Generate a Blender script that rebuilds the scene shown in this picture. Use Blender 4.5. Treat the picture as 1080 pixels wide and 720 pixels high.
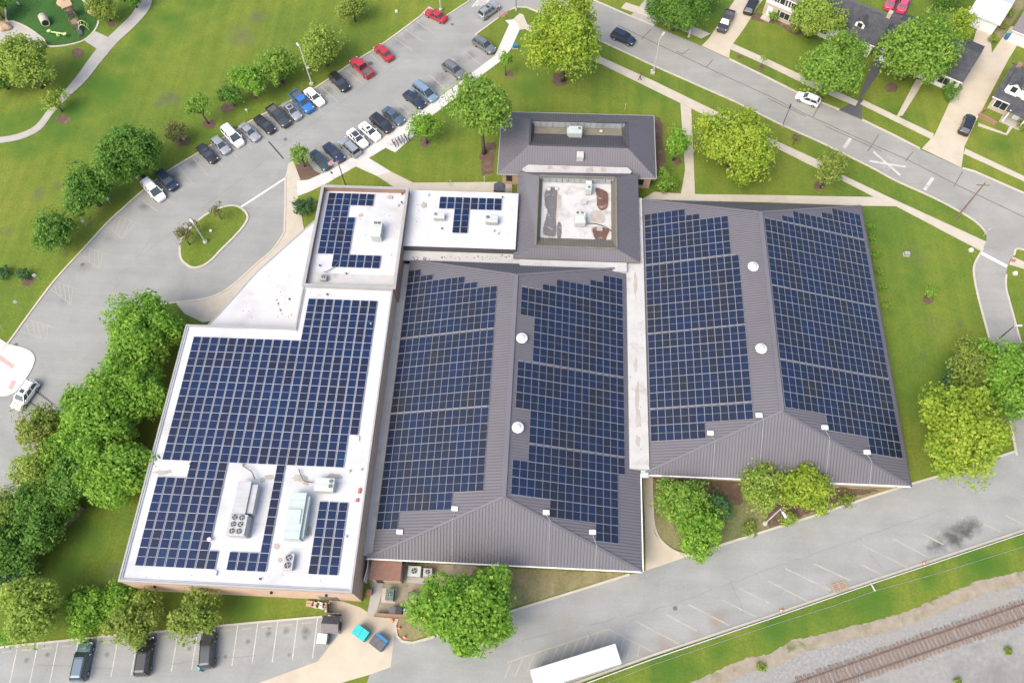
import bpy, bmesh, math, random
from mathutils import Vector, Matrix
RND = random.Random(7)
S = bpy.context.scene
for o in list(bpy.data.objects): bpy.data.objects.remove(o)
COL = S.collection
R_ = math.radians

# ------------------------------------------------------------------ camera (drone, 108 m up, looking down ~63 deg)
CAM_H = 108.0
FPX = 840.0                      # focal length in pixels of a 1080 px wide frame
PITCH, ROLL, YAW = R_(63.229), R_(-2.231), R_(4.8987)
def cam_axes():
    f = Vector((0, math.cos(PITCH), -math.sin(PITCH))); rt = Vector((1, 0, 0)); up = rt.cross(f)
    c, s = math.cos(ROLL), math.sin(ROLL)
    a = (c*rt + s*up, -s*rt + c*up, f)
    cz, sz = math.cos(YAW), math.sin(YAW)
    return [Vector((v.x*cz - v.y*sz, v.x*sz + v.y*cz, v.z)) for v in a]
AX = cam_axes()
cam = bpy.data.cameras.new('camera'); cam.sensor_width = 36.0; cam.lens = FPX/1080*36
cam.clip_start = 1.0; cam.clip_end = 8000
camo = bpy.data.objects.new('camera', cam); COL.objects.link(camo)
m = Matrix.Identity(4)
for i in range(3):
    m[i][0] = AX[0][i]; m[i][1] = AX[1][i]; m[i][2] = -AX[2][i]
m[2][3] = CAM_H
camo.matrix_world = m
S.camera = camo

# ------------------------------------------------------------------ sky, sun, exposure
SUN_EL, SUN_AZ = R_(52), R_(222)          # azimuth clockwise from +Y: hazy light from the south-west
w = bpy.data.worlds.new('World'); S.world = w; w.use_nodes = True
nt = w.node_tree; nt.nodes.clear()
sky = nt.nodes.new('ShaderNodeTexSky'); sky.sky_type = 'NISHITA'; sky.sun_disc = False
sky.sun_elevation = SUN_EL; sky.sun_rotation = SUN_AZ
sky.air_density = 1.0; sky.dust_density = 6.0; sky.ozone_density = 0.6; sky.altitude = 200
bg = nt.nodes.new('ShaderNodeBackground'); bg.inputs['Strength'].default_value = 0.15
out = nt.nodes.new('ShaderNodeOutputWorld')
nt.links.new(sky.outputs[0], bg.inputs[0]); nt.links.new(bg.outputs[0], out.inputs[0])
sl = bpy.data.lights.new('sun', 'SUN'); sl.energy = 0.55; sl.angle = R_(40); sl.color = (1, .99, .86)
so = bpy.data.objects.new('sun', sl); COL.objects.link(so)
sd = Vector((math.sin(SUN_AZ)*math.cos(SUN_EL), math.cos(SUN_AZ)*math.cos(SUN_EL), math.sin(SUN_EL)))
so.rotation_euler = sd.to_track_quat('Z', 'Y').to_euler(); so.location = (0, 0, 150)
S.view_settings.view_transform = 'Standard'; S.view_settings.look = 'None'
S.view_settings.exposure = 1.29; S.view_settings.gamma = 1.0; S.view_settings.use_curve_mapping = False
S.render.engine = 'CYCLES'

# ------------------------------------------------------------------ layout: where a sight line meets the plane at height z
def G(u, v, z=0.0):
    d = AX[0]*((u-540)/FPX) + AX[1]*(-(v-360)/FPX) + AX[2]
    t = (z-CAM_H)/d.z
    return Vector((d.x*t, d.y*t, z))
def mpp(u, v, z=0.0): return (G(u+1, v, z)-G(u, v, z)).length      # metres per pixel

# ------------------------------------------------------------------ materials
MATS = {}
def new_mat(name):
    mt = bpy.data.materials.new(name); mt.use_nodes = True
    n = mt.node_tree; b = n.nodes['Principled BSDF']
    return mt, n, b
def N(nt, t, **k):
    n = nt.nodes.new(t)
    for a, b in k.items(): setattr(n, a, b)
    return n
def ramp(nt, fac, stops):
    r = N(nt, 'ShaderNodeValToRGB'); e = r.color_ramp.elements
    while len(e) < len(stops): e.new(.5)
    for i, (p, c) in enumerate(stops): e[i].position = p; e[i].color = (*c, 1) if len(c) == 3 else c
    nt.links.new(fac, r.inputs[0]); return r.outputs[0]
def noise(nt, vec, scale, detail=4, rough=.55, dist=0):
    n = N(nt, 'ShaderNodeTexNoise'); n.inputs['Scale'].default_value = scale; n.inputs['Detail'].default_value = detail
    n.inputs['Roughness'].default_value = rough; n.inputs['Distortion'].default_value = dist
    nt.links.new(vec, n.inputs['Vector']); return n.outputs[0]
def mix(nt, f, a, b, mode='MIX'):
    m_ = N(nt, 'ShaderNodeMix', data_type='RGBA', blend_type=mode)
    for sock, v in ((m_.inputs[0], f), (m_.inputs[6], a), (m_.inputs[7], b)):
        if isinstance(v, (int, float)): sock.default_value = v
        elif isinstance(v, tuple): sock.default_value = (*v, 1)
        else: nt.links.new(v, sock)
    return m_.outputs[2]
def geo_pos(nt):
    return N(nt, 'ShaderNodeTexCoord').outputs['Object']
def world_pos(nt):
    return N(nt, 'ShaderNodeNewGeometry').outputs['Position']
def bump(nt, b, h, s=.3, d=.05):
    n = N(nt, 'ShaderNodeBump'); n.inputs['Strength'].default_value = s; n.inputs['Distance'].default_value = d
    nt.links.new(h, n.inputs['Height']); nt.links.new(n.outputs[0], b.inputs['Normal'])
def M(name, c1, c2=None, scale=1.0, rough=.8, metal=0, c3=None, scale3=.12, amt3=(.5, .75), bmp=0, bscale=20, spec=.5, coat=0):
    if name in MATS: return MATS[name]
    mt, n, b = new_mat(name)
    b.inputs['Roughness'].default_value = rough; b.inputs['Metallic'].default_value = metal
    b.inputs['Specular IOR Level'].default_value = spec
    if coat: b.inputs['Coat Weight'].default_value = coat; b.inputs['Coat Roughness'].default_value = .08
    if c2 is None: c2 = tuple(x*.88 for x in c1)
    p = world_pos(n)
    c = ramp(n, noise(n, p, scale), [(.3, c1), (.7, c2)])
    if c3:
        f = ramp(n, noise(n, p, scale3, 6, .62, .3), [(amt3[0], (0, 0, 0)), (amt3[1], (1, 1, 1))])
        c = mix(n, f, c, c3)
    n.links.new(c, b.inputs['Base Color'])
    if bmp: bump(n, b, noise(n, p, bscale, 3), bmp, .05)
    MATS[name] = mt; return mt
def spots(n, c, lst, col, nz):
    """soft worn patches with their own place and size: (x, y, radius, strength)"""
    p = world_pos(n)
    for (x, y, r, s) in lst:
        d = N(n, 'ShaderNodeVectorMath', operation='DISTANCE'); n.links.new(p, d.inputs[0]); d.inputs[1].default_value = (x, y, 0)
        a = N(n, 'ShaderNodeMath', operation='MULTIPLY_ADD'); n.links.new(nz, a.inputs[0]); a.inputs[1].default_value = r*1.3; n.links.new(d.outputs['Value'], a.inputs[2])
        mr = N(n, 'ShaderNodeMapRange'); n.links.new(a.outputs[0], mr.inputs[0])
        mr.inputs[1].default_value = r*.55; mr.inputs[2].default_value = r*1.55; mr.inputs[3].default_value = s; mr.inputs[4].default_value = 0
        c = mix(n, mr.outputs[0], c, col)
    return c
def px_spots(lst):
    o = []
    for (u, v, rp, s) in lst:
        g = G(u, v); o.append((g.x, g.y, rp*mpp(u, v), s))
    return o
def grass_mat(name, dark, mid, lite, patch=None, zones=None, zcol=(.046, .112, .013), brown=(.088, .086, .058)):
    mt, n, b = new_mat(name); b.inputs['Roughness'].default_value = .9; b.inputs['Specular IOR Level'].default_value = .2
    p = world_pos(n)
    c = ramp(n, noise(n, p, .045, 5, .6), [(.33, dark), (.5, mid), (.66, lite)])
    c2 = ramp(n, noise(n, p, .35, 6, .65), [(.32, dark), (.68, lite)])
    c = mix(n, .36, c, c2)
    ms = N(n, 'ShaderNodeMapping'); n.links.new(p, ms.inputs[0]); ms.inputs['Rotation'].default_value = (0, 0, R_(-32)); ms.inputs['Scale'].default_value = (.55, .02, 1)
    c = mix(n, .5, c, ramp(n, noise(n, ms.outputs[0], 1.0, 3, .5), [(.38, (.82, .87, .82)), (.62, (1.17, 1.11, 1.14))]), 'MULTIPLY')
    f = noise(n, p, 2.6, 4, .7)
    c = mix(n, .55, c, ramp(n, f, [(.3, (.55, .58, .55)), (.7, (1.3, 1.25, 1.2))]), 'MULTIPLY')
    nz = noise(n, p, .22, 5, .65)
    c = mix(n, .5, c, ramp(n, noise(n, p, 9.0, 3, .8), [(.3, (.62, .66, .6)), (.7, (1.34, 1.28, 1.25))]), 'MULTIPLY')
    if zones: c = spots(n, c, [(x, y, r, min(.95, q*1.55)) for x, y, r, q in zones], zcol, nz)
    if patch: c = spots(n, c, patch, brown, nz)
    n.links.new(c, b.inputs['Base Color'])
    bump(n, b, noise(n, p, 5, 4, .7), .7, .12)
    MATS[name] = mt; return mt
def asphalt_mat(name, a, bcol, stains=None, litter=None):
    mt, n, b = new_mat(name); b.inputs['Roughness'].default_value = .92; b.inputs['Specular IOR Level'].default_value = .25
    p = world_pos(n)
    c = ramp(n, noise(n, p, .16, 6, .6, .4), [(.34, a), (.66, bcol)])
    c = mix(n, .5, c, ramp(n, noise(n, p, 3.5, 5, .7), [(.3, (.8, .8, .8)), (.7, (1.12, 1.12, 1.12))]), 'MULTIPLY')
    st = N(n, 'ShaderNodeMapping'); n.links.new(p, st.inputs[0]); st.inputs['Rotation'].default_value = (0, 0, R_(28)); st.inputs['Scale'].default_value = (.05, .6, 1)
    c = mix(n, .35, c, ramp(n, noise(n, st.outputs[0], 1.0, 5, .6), [(.35, (.82, .82, .81)), (.65, (1.1, 1.1, 1.1))]), 'MULTIPLY')
    if stains: c = spots(n, c, stains, (.05, .048, .046), noise(n, p, 1.2, 5, .7))
    if litter: c = spots(n, c, litter, (.20, .15, .11), noise(n, p, 1.6, 6, .75))
    n.links.new(c, b.inputs['Base Color'])
    bump(n, b, noise(n, p, 14, 3), .25, .02)
    MATS[name] = mt; return mt

LAWN_PATCH = px_spots([(178, 104, 17, .75), (168, 110, 8, .6), (255, 38, 20, .7), (272, 18, 14, .7), (40, 205, 14, .55), (62, 196, 10, .5), (5, 245, 12, .6), (1012, 342, 6, .8),
    (972, 375, 6, .6), (1046, 158, 5, .6), (120, 600, 16, .6), (150, 560, 14, .45), (100, 615, 9, .5), (135, 580, 14, .4), (96, 235, 6, .7), (118, 25, 5, .7), (70, 268, 5, .6),
    (735, 645, 14, .25), (880, 560, 6, .3), (925, 415, 10, .45), (985, 345, 16, .3), (965, 270, 22, .25)])
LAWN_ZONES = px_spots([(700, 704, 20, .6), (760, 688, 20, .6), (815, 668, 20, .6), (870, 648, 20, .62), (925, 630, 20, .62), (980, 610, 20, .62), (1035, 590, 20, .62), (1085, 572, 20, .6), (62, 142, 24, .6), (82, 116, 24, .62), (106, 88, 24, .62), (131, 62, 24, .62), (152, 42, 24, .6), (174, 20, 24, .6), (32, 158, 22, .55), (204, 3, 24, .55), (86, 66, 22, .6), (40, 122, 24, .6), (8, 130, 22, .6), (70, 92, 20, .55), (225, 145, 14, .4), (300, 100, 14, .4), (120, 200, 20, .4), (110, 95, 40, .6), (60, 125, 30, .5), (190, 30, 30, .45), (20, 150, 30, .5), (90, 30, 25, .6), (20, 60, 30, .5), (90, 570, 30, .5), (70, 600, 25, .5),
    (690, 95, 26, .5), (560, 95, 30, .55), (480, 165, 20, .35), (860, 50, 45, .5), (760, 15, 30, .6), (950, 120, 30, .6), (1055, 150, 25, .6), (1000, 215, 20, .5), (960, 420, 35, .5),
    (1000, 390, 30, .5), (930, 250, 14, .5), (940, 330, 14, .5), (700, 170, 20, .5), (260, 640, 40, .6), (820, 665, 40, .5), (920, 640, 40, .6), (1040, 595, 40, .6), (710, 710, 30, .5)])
m_grass = grass_mat('lawn_grass', (.066, .128, .018), (.112, .160, .021), (.158, .182, .028), LAWN_PATCH, LAWN_ZONES)
m_turf = grass_mat('playground_turf', (.030, .085, .018), (.036, .10, .02), (.045, .115, .025))
m_rough = grass_mat('rough_weeds', (.07, .11, .03), (.20, .18, .10), (.27, .23, .14), None, None)
m_dry = M('dry_straw', (.27, .235, .18), (.20, .17, .125), .9, .95, c3=(.10, .12, .04), scale3=.5, amt3=(.55, .72), bmp=.6, bscale=4)
m_mulch = M('mulch', (.115, .07, .045), (.075, .05, .035), 2.0, .95, c3=(.17, .12, .08), scale3=.7, bmp=.6, bscale=6)
LOT_STAINS = px_spots([(u, v, r*1.5, min(.8, q*1.25)) for u, v, r, q in [(152, 218, 6, .45), (183, 186, 6, .5), (204, 172, 6, .55), (168, 210, 4, .3), (345, 96, 6, .5), (372, 78, 6, .4), (420, 45, 7, .35), (432, 37, 7, .35), (443, 28, 7, .35), (485, 64, 7, .35),
    (467, 82, 7, .5), (458, 90, 7, .5), (425, 116, 6, .4), (497, 58, 6, .4), (90, 282, 6, .2), (115, 252, 5, .2), (66, 318, 5, .2)]])
m_lot = asphalt_mat('lot_asphalt', (.212, .217, .207), (.252, .257, .246), LOT_STAINS)
m_street = asphalt_mat('street_asphalt', (.220, .219, .204), (.265, .262, .243))
m_rear = asphalt_mat('rear_asphalt', (.219, .226, .217), (.261, .268, .258), px_spots([(1026, 553, 13, .95), (1014, 559, 15, .95), (1002, 566, 14, .95), (990, 574, 12, .9), (1020, 560, 10, .9), (1008, 570, 12, .9), (982, 578, 8, .7)]), px_spots([(755, 655, 13, .75), (762, 648, 10, .5), (700, 679, 16, .6), (735, 668, 12, .5), (640, 700, 16, .5), (680, 690, 14, .5), (880, 619, 12, .5), (850, 560, 12, .2), (600, 660, 20, .15)]))
m_staff = asphalt_mat('staff_asphalt', (.219, .226, .217), (.261, .268, .258), px_spots([(u, v, r, .7) for u, v, r in ((283, 668, 5), (284, 662, 3), (302, 665, 5), (323, 665, 7), (322, 672, 4), (238, 692, 3), (50, 690, 4), (28, 696, 4), (200, 683, 4), (262, 676, 4), (113, 690, 4), (305, 690, 3))]))
m_black = asphalt_mat('fresh_asphalt', (.075, .075, .08), (.10, .10, .105))
m_conc = M('concrete_walk', (.40, .365, .30), (.36, .325, .265), .7, .9, c3=(.30, .27, .22), scale3=.25, amt3=(.55, .8), bmp=.15)
m_concw = M('new_concrete', (.47, .46, .44), (.42, .41, .39), .6, .9, c3=(.37, .355, .33), scale3=.2, amt3=(.55, .85))
m_concy = M('drive_concrete', (.43, .38, .295), (.38, .335, .26), .4, .9, c3=(.31, .27, .21), scale3=.12, amt3=(.5, .8), bmp=.15)
m_path = M('path_concrete', (.34, .325, .30), (.30, .285, .26), .6, .9, c3=(.25, .24, .22), scale3=.2)
m_kerb = M('kerb_concrete', (.42, .39, .33), (.35, .325, .27), .8, .9)
m_white = M('white_membrane', (.465, .472, .48), (.43, .437, .445), .25, .7, c3=(.31, .305, .30), scale3=.13, amt3=(.52, .8), spec=.3)
m_white_old = M('weathered_membrane', (.40, .396, .38), (.345, .34, .325), .5, .75, c3=(.25, .23, .20), scale3=.45, amt3=(.56, .78), spec=.3)
m_brick_tan = None
m_metal = M('standing_seam_metal', (.113, .108, .124), (.104, .0995, .114), .25, .6, .0, c3=(.123, .118, .135), scale3=.08, spec=.5)
m_rib = M('seam_rib_metal', (.081, .0775, .089), (.073, .070, .081), .25, .6)
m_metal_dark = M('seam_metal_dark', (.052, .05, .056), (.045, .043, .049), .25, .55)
m_olive = M('olive_metal', (.15, .14, .105), (.12, .112, .085), .8, .6)  # olive-brown metal for well sides, well curb and trough floor
m_galv = M('galvanised_panel', (.34, .36, .37), (.28, .30, .315), .6, .45, .2, c3=(.22, .22, .215), scale3=.5)
m_cap = M('metal_coping', (.30, .30, .295), (.26, .26, .255), .6, .5, .1)
m_trim = M('white_trim', (.66, .66, .65), (.60, .60, .59), .8, .6)
m_hv = M('unit_cream', (.42, .45, .41), (.37, .40, .37), .8, .5)
m_hvm = M('unit_mint', (.37, .425, .405), (.33, .385, .365), .8, .5)
m_hvg = M('unit_grey', (.36, .366, .366), (.31, .316, .318), .8, .5)
m_dk = M('dark_opening', (.025, .025, .028), (.018, .018, .02), 2, .6)
m_fan = M('fan_metal', (.30, .30, .31), (.24, .24, .25), 2, .5)
m_pole = M('pole_galvanised', (.52, .52, .52), (.45, .45, .45), 1, .5, .2)
m_poled = M('pole_dark', (.04, .04, .045), None, 1, .5)
m_wood = M('weathered_wood', (.20, .14, .10), (.15, .105, .075), 1.5, .9)
m_woodg = M('grey_wood', (.16, .14, .13), (.11, .10, .09), 1.5, .9)
m_yellow = M('faded_yellow_paint', (.36, .33, .245), (.28, .265, .22), 1.5, .9, c3=(.26, .255, .235), scale3=.9, amt3=(.45, .7))
m_lwhite = M('faded_white_paint', (.46, .445, .41), (.35, .34, .32), 1.5, .9, c3=(.27, .265, .255), scale3=.9, amt3=(.48, .72))
m_pwhite = M('white_paint_line', (.72, .72, .70), (.60, .60, .58), 1.0, .8)
m_seal = M('crack_sealant', (.085, .083, .08), (.12, .118, .112), .8, .9)
m_red = M('red_paving', (.36, .12, .10), (.30, .10, .085), 1.2, .9)
m_glass = M('car_glass', (.035, .045, .05), (.026, .033, .037), 1, .05, 0, spec=1.0)
m_wglass = M('window_glass', (.03, .036, .04), (.02, .026, .03), 1, .1, 0, spec=.6)
m_tyre = M('tyre_rubber', (.02, .02, .021), None, 4, .85)
m_rim = M('wheel_rim', (.42, .42, .43), (.35, .35, .36), 4, .35, .6)
m_hlamp = M('headlamp_glass', (.60, .62, .64), None, 4, .12)
m_tlamp = M('tail_lamp_red', (.30, .015, .012), None, 4, .25)
m_bark = M('bark', (.10, .08, .06), (.065, .05, .04), 3, .95, bmp=.5)
m_ballast = M('ballast_stone', (.262, .262, .25), (.172, .172, .166), 2.6, .95, c3=(.228, .217, .195), scale3=.12, amt3=(.45, .7), bmp=.9, bscale=7)
m_gravel = M('gravel', (.242, .240, .226), (.19, .187, .175), 1.5, .95, c3=(.14, .138, .132), scale3=.15, amt3=(.5, .72), bmp=.7, bscale=6)
m_tie = M('rail_tie_wood', (.21, .155, .125), (.145, .105, .085), 2, .95)
m_rail = M('rail_steel_rusty', (.21, .135, .105), (.15, .10, .08), 2, .6, .2)
m_shing = M('dark_shingles', (.047, .049, .058), (.034, .036, .043), 3.5, .9, c3=(.07, .072, .082), scale3=1.2, amt3=(.45, .7), bmp=.5, bscale=8)
m_shingg = M('grey_shingles', (.16, .145, .15), (.125, .115, .12), 3.0, .9, bmp=.4)
m_siding = M('white_siding', (.68, .68, .66), (.62, .62, .60), .8, .7)
m_beige = M('beige_brick', (.40, .34, .27), (.33, .28, .22), 3, .9)
m_galvw = M('white_metal_roof', (.46, .47, .49), (.43, .44, .46), .6, .5)
m_teal = M('teal_paint', (.015, .40, .40), (.012, .34, .345), 2, .5)
m_tealdk = M('teal_side', (.012, .25, .26), None, 2, .5)
m_blue = M('blue_paint', (.02, .16, .33), (.018, .13, .28), 2, .5)
m_lid = M('grey_plastic_lid', (.10, .10, .105), (.075, .075, .08), 2, .7)
m_brown = M('brown_roofing', (.205, .11, .08), (.165, .09, .065), 2.5, .9)
m_green = M('green_paint', (.08, .14, .115), (.065, .115, .095), 2, .6)
m_orange = M('orange_plastic', (.65, .13, .04), None, 2, .6)
m_sand = M('tan_boulder', (.40, .28, .18), (.32, .22, .14), 2, .95)
m_skin = M('skin', (.42, .25, .17), None, 3, .6)
m_lime = M('lime_plastic', (.42, .52, .22), None, 2, .5)
m_rust = M('rust_stain', (.12, .060, .048), (.075, .045, .038), 1.0, .95, c3=(.30, .25, .21), scale3=.9, amt3=(.56, .7))
m_grime = M('grey_ponding_stain', (.12, .115, .118), (.085, .082, .085), .8, .9, c3=(.26, .25, .24), scale3=.8, amt3=(.56, .72))
m_tan_stain = M('tan_stain', (.34, .31, .275), (.27, .24, .205), .9, .9)

m_well = M('stained_membrane', (.43, .43, .425), (.38, .375, .365), .6, .75, c3=(.25, .225, .195), scale3=.42, amt3=(.5, .72), spec=.3)
def brick_mat(name, c1, c2, mortar):
    mt, n, b = new_mat(name); b.inputs['Roughness'].default_value = .9
    g = N(n, 'ShaderNodeNewGeometry'); s = N(n, 'ShaderNodeSeparateXYZ'); n.links.new(g.outputs['Position'], s.inputs[0])
    ad = N(n, 'ShaderNodeMath', operation='ADD'); n.links.new(s.outputs[0], ad.inputs[0]); n.links.new(s.outputs[1], ad.inputs[1])
    cb = N(n, 'ShaderNodeCombineXYZ'); n.links.new(ad.outputs[0], cb.inputs[0]); n.links.new(s.outputs[2], cb.inputs[1])
    br = N(n, 'ShaderNodeTexBrick'); n.links.new(cb.outputs[0], br.inputs['Vector']); br.inputs['Scale'].default_value = 4.0
    br.inputs['Color1'].default_value = (*c1, 1); br.inputs['Color2'].default_value = (*c2, 1); br.inputs['Mortar'].default_value = (*mortar, 1)
    br.inputs['Mortar Size'].default_value = .02
    c = mix(n, .6, br.outputs[0], ramp(n, noise(n, g.outputs['Position'], .5, 5), [(.3, (.8, .8, .8)), (.7, (1.15, 1.15, 1.15))]), 'MULTIPLY')
    n.links.new(c, b.inputs['Base Color']); MATS[name] = mt; return mt
m_brick = brick_mat('tan_brick', (.50, .34, .245), (.45, .30, .21), (.48, .38, .30))
m_brickb = brick_mat('brown_brick', (.25, .14, .10), (.20, .115, .08), (.27, .20, .16))
m_brickt = brick_mat('pale_brick', (.42, .33, .24), (.36, .28, .20), (.45, .38, .30))

def panel_mat(name, attr):
    mt, n, b = new_mat(name)
    b.inputs['Roughness'].default_value = .2; b.inputs['Specular IOR Level'].default_value = .34
    if attr: f = N(n, 'ShaderNodeAttribute', attribute_name='tone').outputs['Fac']
    else: f = N(n, 'ShaderNodeObjectInfo').outputs['Random']
    if attr: st = [(0, (.018, .018, .022)), (.25, (.013, .0165, .028)), (.55, (.0105, .0165, .037)), (.85, (.0095, .0175, .046)), (1, (.009, .020, .058))]
    else: st = [(0, (.011, .013, .030)), (.3, (.0085, .0145, .042)), (.6, (.007, .016, .051)), (.97, (.0065, .0175, .056)), (.998, (.006, .026, .068))]
    c = ramp(n, f, st)
    p = world_pos(n)
    c = mix(n, .6, c, ramp(n, noise(n, p, .9, 4), [(.3, (.8, .8, .8)), (.7, (1.25, 1.25, 1.2))]), 'MULTIPLY')
    n.links.new(c, b.inputs['Base Color']); MATS[name] = mt; return mt
m_pv = panel_mat('photovoltaic_glass', False)
m_pvs = panel_mat('photovoltaic_glass_slope', True)
m_pvf = M('aluminium_frame', (.54, .56, .59), (.48, .50, .53), 2, .4, .3)
m_rack = M('rack_ballast', (.40, .41, .42), None, 2, .5)

LK = {'leaf_deep_green': (2.3, 2.25, 2.0), 'leaf_yellow_green': (1.75, 1.8, 1.7), 'leaf_vivid_green': (2.5, 2.0, 2.2), 'leaf_bright_green': (1.9, 1.7, 1.9), 'leaf_golden': (1.5, 1.7, 1.5)}
def leaf_mat(name, dark, mid, lite, trans=.5):
    dark, mid, lite = [tuple(min(.5, x*k) for x, k in zip(c, [q*1.32 for q in LK.get(name, (1.9, 1.85, 1.5))])) for c in (dark, mid, lite)]
    mt = bpy.data.materials.new(name); mt.use_nodes = True; n = mt.node_tree; n.nodes.clear()
    a = N(n, 'ShaderNodeAttribute', attribute_name='tone').outputs['Fac']
    c = ramp(n, a, [(0, dark), (.5, mid), (1, lite)])
    d = N(n, 'ShaderNodeBsdfPrincipled'); d.inputs['Roughness'].default_value = .6; d.inputs['Specular IOR Level'].default_value = .25
    n.links.new(c, d.inputs['Base Color'])
    t = N(n, 'ShaderNodeBsdfTranslucent'); n.links.new(c, t.inputs[0])
    mx = N(n, 'ShaderNodeMixShader'); mx.inputs[0].default_value = trans
    n.links.new(d.outputs[0], mx.inputs[1]); n.links.new(t.outputs[0], mx.inputs[2])
    o = N(n, 'ShaderNodeOutputMaterial'); n.links.new(mx.outputs[0], o.inputs[0])
    MATS[name] = mt; return mt
LEAF = {
 'deep':   leaf_mat('leaf_deep_green', (.028, .064, .012), (.042, .090, .016), (.066, .122, .024)),
 'vivid':  leaf_mat('leaf_vivid_green', (.040, .105, .012), (.062, .15, .016), (.10, .20, .026)),
 'bright': leaf_mat('leaf_bright_green', (.055, .12, .016), (.085, .16, .022), (.13, .21, .034)),
 'lime':   leaf_mat('leaf_yellow_green', (.088, .135, .016), (.135, .185, .021), (.195, .238, .034)),
 'soft':   leaf_mat('leaf_soft_olive', (.080, .125, .028), (.118, .168, .036), (.165, .21, .055)),
 'olive':  leaf_mat('leaf_olive', (.062, .095, .022), (.098, .136, .030), (.14, .172, .046)),
 'bluish': leaf_mat('leaf_blue_green', (.024, .058, .028), (.036, .082, .036), (.058, .11, .05)),
 'rust':   leaf_mat('leaf_rusty', (.060, .066, .028), (.085, .092, .040), (.11, .115, .055)),
 'gold':   leaf_mat('leaf_golden', (.085, .115, .024), (.125, .145, .032), (.19, .175, .05)),
 'spruce': leaf_mat('leaf_dark_conifer', (.014, .036, .016), (.022, .052, .022), (.034, .07, .03)),
}
LEAFN = dict(LEAF)

# ------------------------------------------------------------------ object helpers
def link(name, me, mat=None, parent=None, kind=None, label=None, cat=None, group=None):
    o = bpy.data.objects.new(name, me); COL.objects.link(o)
    if mat is not None and me is not None and hasattr(me, 'materials') and len(me.materials) == 0:
        for mm in (mat if isinstance(mat, (list, tuple)) else [mat]): me.materials.append(mm)
    if parent is not None: o.parent = parent
    if kind: o['kind'] = kind
    if label: o['label'] = label
    if cat: o['category'] = cat
    if group: o['group'] = group
    return o
def empty(name, loc, rz=0, label=None, cat=None, group=None):
    o = bpy.data.objects.new(name, None); COL.objects.link(o); o.location = loc; o.rotation_euler = (0, 0, rz); o.empty_display_size = .2
    if label: o['label'] = label
    if cat: o['category'] = cat
    if group: o['group'] = group
    return o
def bm_obj(name, bm, mat=None, parent=None, smooth=False, **k):
    bmesh.ops.recalc_face_normals(bm, faces=bm.faces[:])
    me = bpy.data.meshes.new(name); bm.to_mesh(me); bm.free()
    if smooth:
        for f in me.polygons: f.use_smooth = True
    return link(name, me, mat, parent, **k)
def box(bm, x0, x1, y0, y1, z0, z1, mi=0, rot=None, bev=0):
    vs = [bm.verts.new((x, y, z)) for z in (z0, z1) for y in (y0, y1) for x in (x0, x1)]
    fs = [(0, 1, 3, 2), (4, 6, 7, 5), (0, 4, 5, 1), (2, 3, 7, 6), (0, 2, 6, 4), (1, 5, 7, 3)]
    faces = [bm.faces.new([vs[i] for i in f]) for f in fs]
    for f in faces: f.material_index = mi
    if rot: bmesh.ops.transform(bm, matrix=rot, verts=vs)
    if bev:
        es = list({e for f in faces for e in f.edges})
        bmesh.ops.bevel(bm, geom=es, offset=bev, segments=2, affect='EDGES', profile=.6)
    return vs
def prism(bm, pts, z0, z1, mi=0):
    """vertical prism over a plan outline; pts: list of (x, y)"""
    lo = [bm.verts.new((p[0], p[1], z0)) for p in pts]; hi = [bm.verts.new((p[0], p[1], z1)) for p in pts]
    n = len(pts)
    fs = [bm.faces.new(lo[::-1]), bm.faces.new(hi)]
    for i in range(n): fs.append(bm.faces.new((lo[i], lo[(i+1) % n], hi[(i+1) % n], hi[i])))
    for f in fs: f.material_index = mi
    return lo + hi
def bar(bm, a, b, w, h=None, mi=0, up=Vector((0, 0, 1))):
    """square bar from a to b"""
    a, b = Vector(a), Vector(b); h = h or w; d = (b-a).normalized()
    s = d.cross(up)
    if s.length < 1e-4: s = d.cross(Vector((1, 0, 0)))
    s.normalize(); t = s.cross(d)
    q = [(-1, -1), (1, -1), (1, 1), (-1, 1)]
    v0 = [bm.verts.new(a + s*(i*w/2) + t*(j*h/2)) for i, j in q]; v1 = [bm.verts.new(b + s*(i*w/2) + t*(j*h/2)) for i, j in q]
    fs = [bm.faces.new(v0[::-1]), bm.faces.new(v1)] + [bm.faces.new((v0[i], v0[(i+1) % 4], v1[(i+1) % 4], v1[i])) for i in range(4)]
    for f in fs: f.material_index = mi
def tube(bm, pts, radii, seg=8, mi=0, cap=True):
    rings = []
    for i, p in enumerate(pts):
        p = Vector(p)
        d = (Vector(pts[min(i+1, len(pts)-1)]) - Vector(pts[max(i-1, 0)])).normalized()
        s = d.cross(Vector((.13, .98, .1)));
        if s.length < .05: s = d.cross(Vector((1, 0, 0)))
        s.normalize(); t = d.cross(s)
        r = radii[i] if isinstance(radii, (list, tuple)) else radii
        rings.append([bm.verts.new(p + (s*math.cos(k*2*math.pi/seg) + t*math.sin(k*2*math.pi/seg))*r) for k in range(seg)])
    for a, b in zip(rings, rings[1:]):
        for k in range(seg):
            f = bm.faces.new((a[k], a[(k+1) % seg], b[(k+1) % seg], b[k])); f.material_index = mi
    if cap:
        f = bm.faces.new(rings[0][::-1]); f.material_index = mi
        f = bm.faces.new(rings[-1]); f.material_index = mi
def disc(bm, c, r, z, seg=20, mi=0):
    f = bm.faces.new([bm.verts.new((c[0]+r*math.cos(k*2*math.pi/seg), c[1]+r*math.sin(k*2*math.pi/seg), z)) for k in range(seg)]); f.material_index = mi
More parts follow.
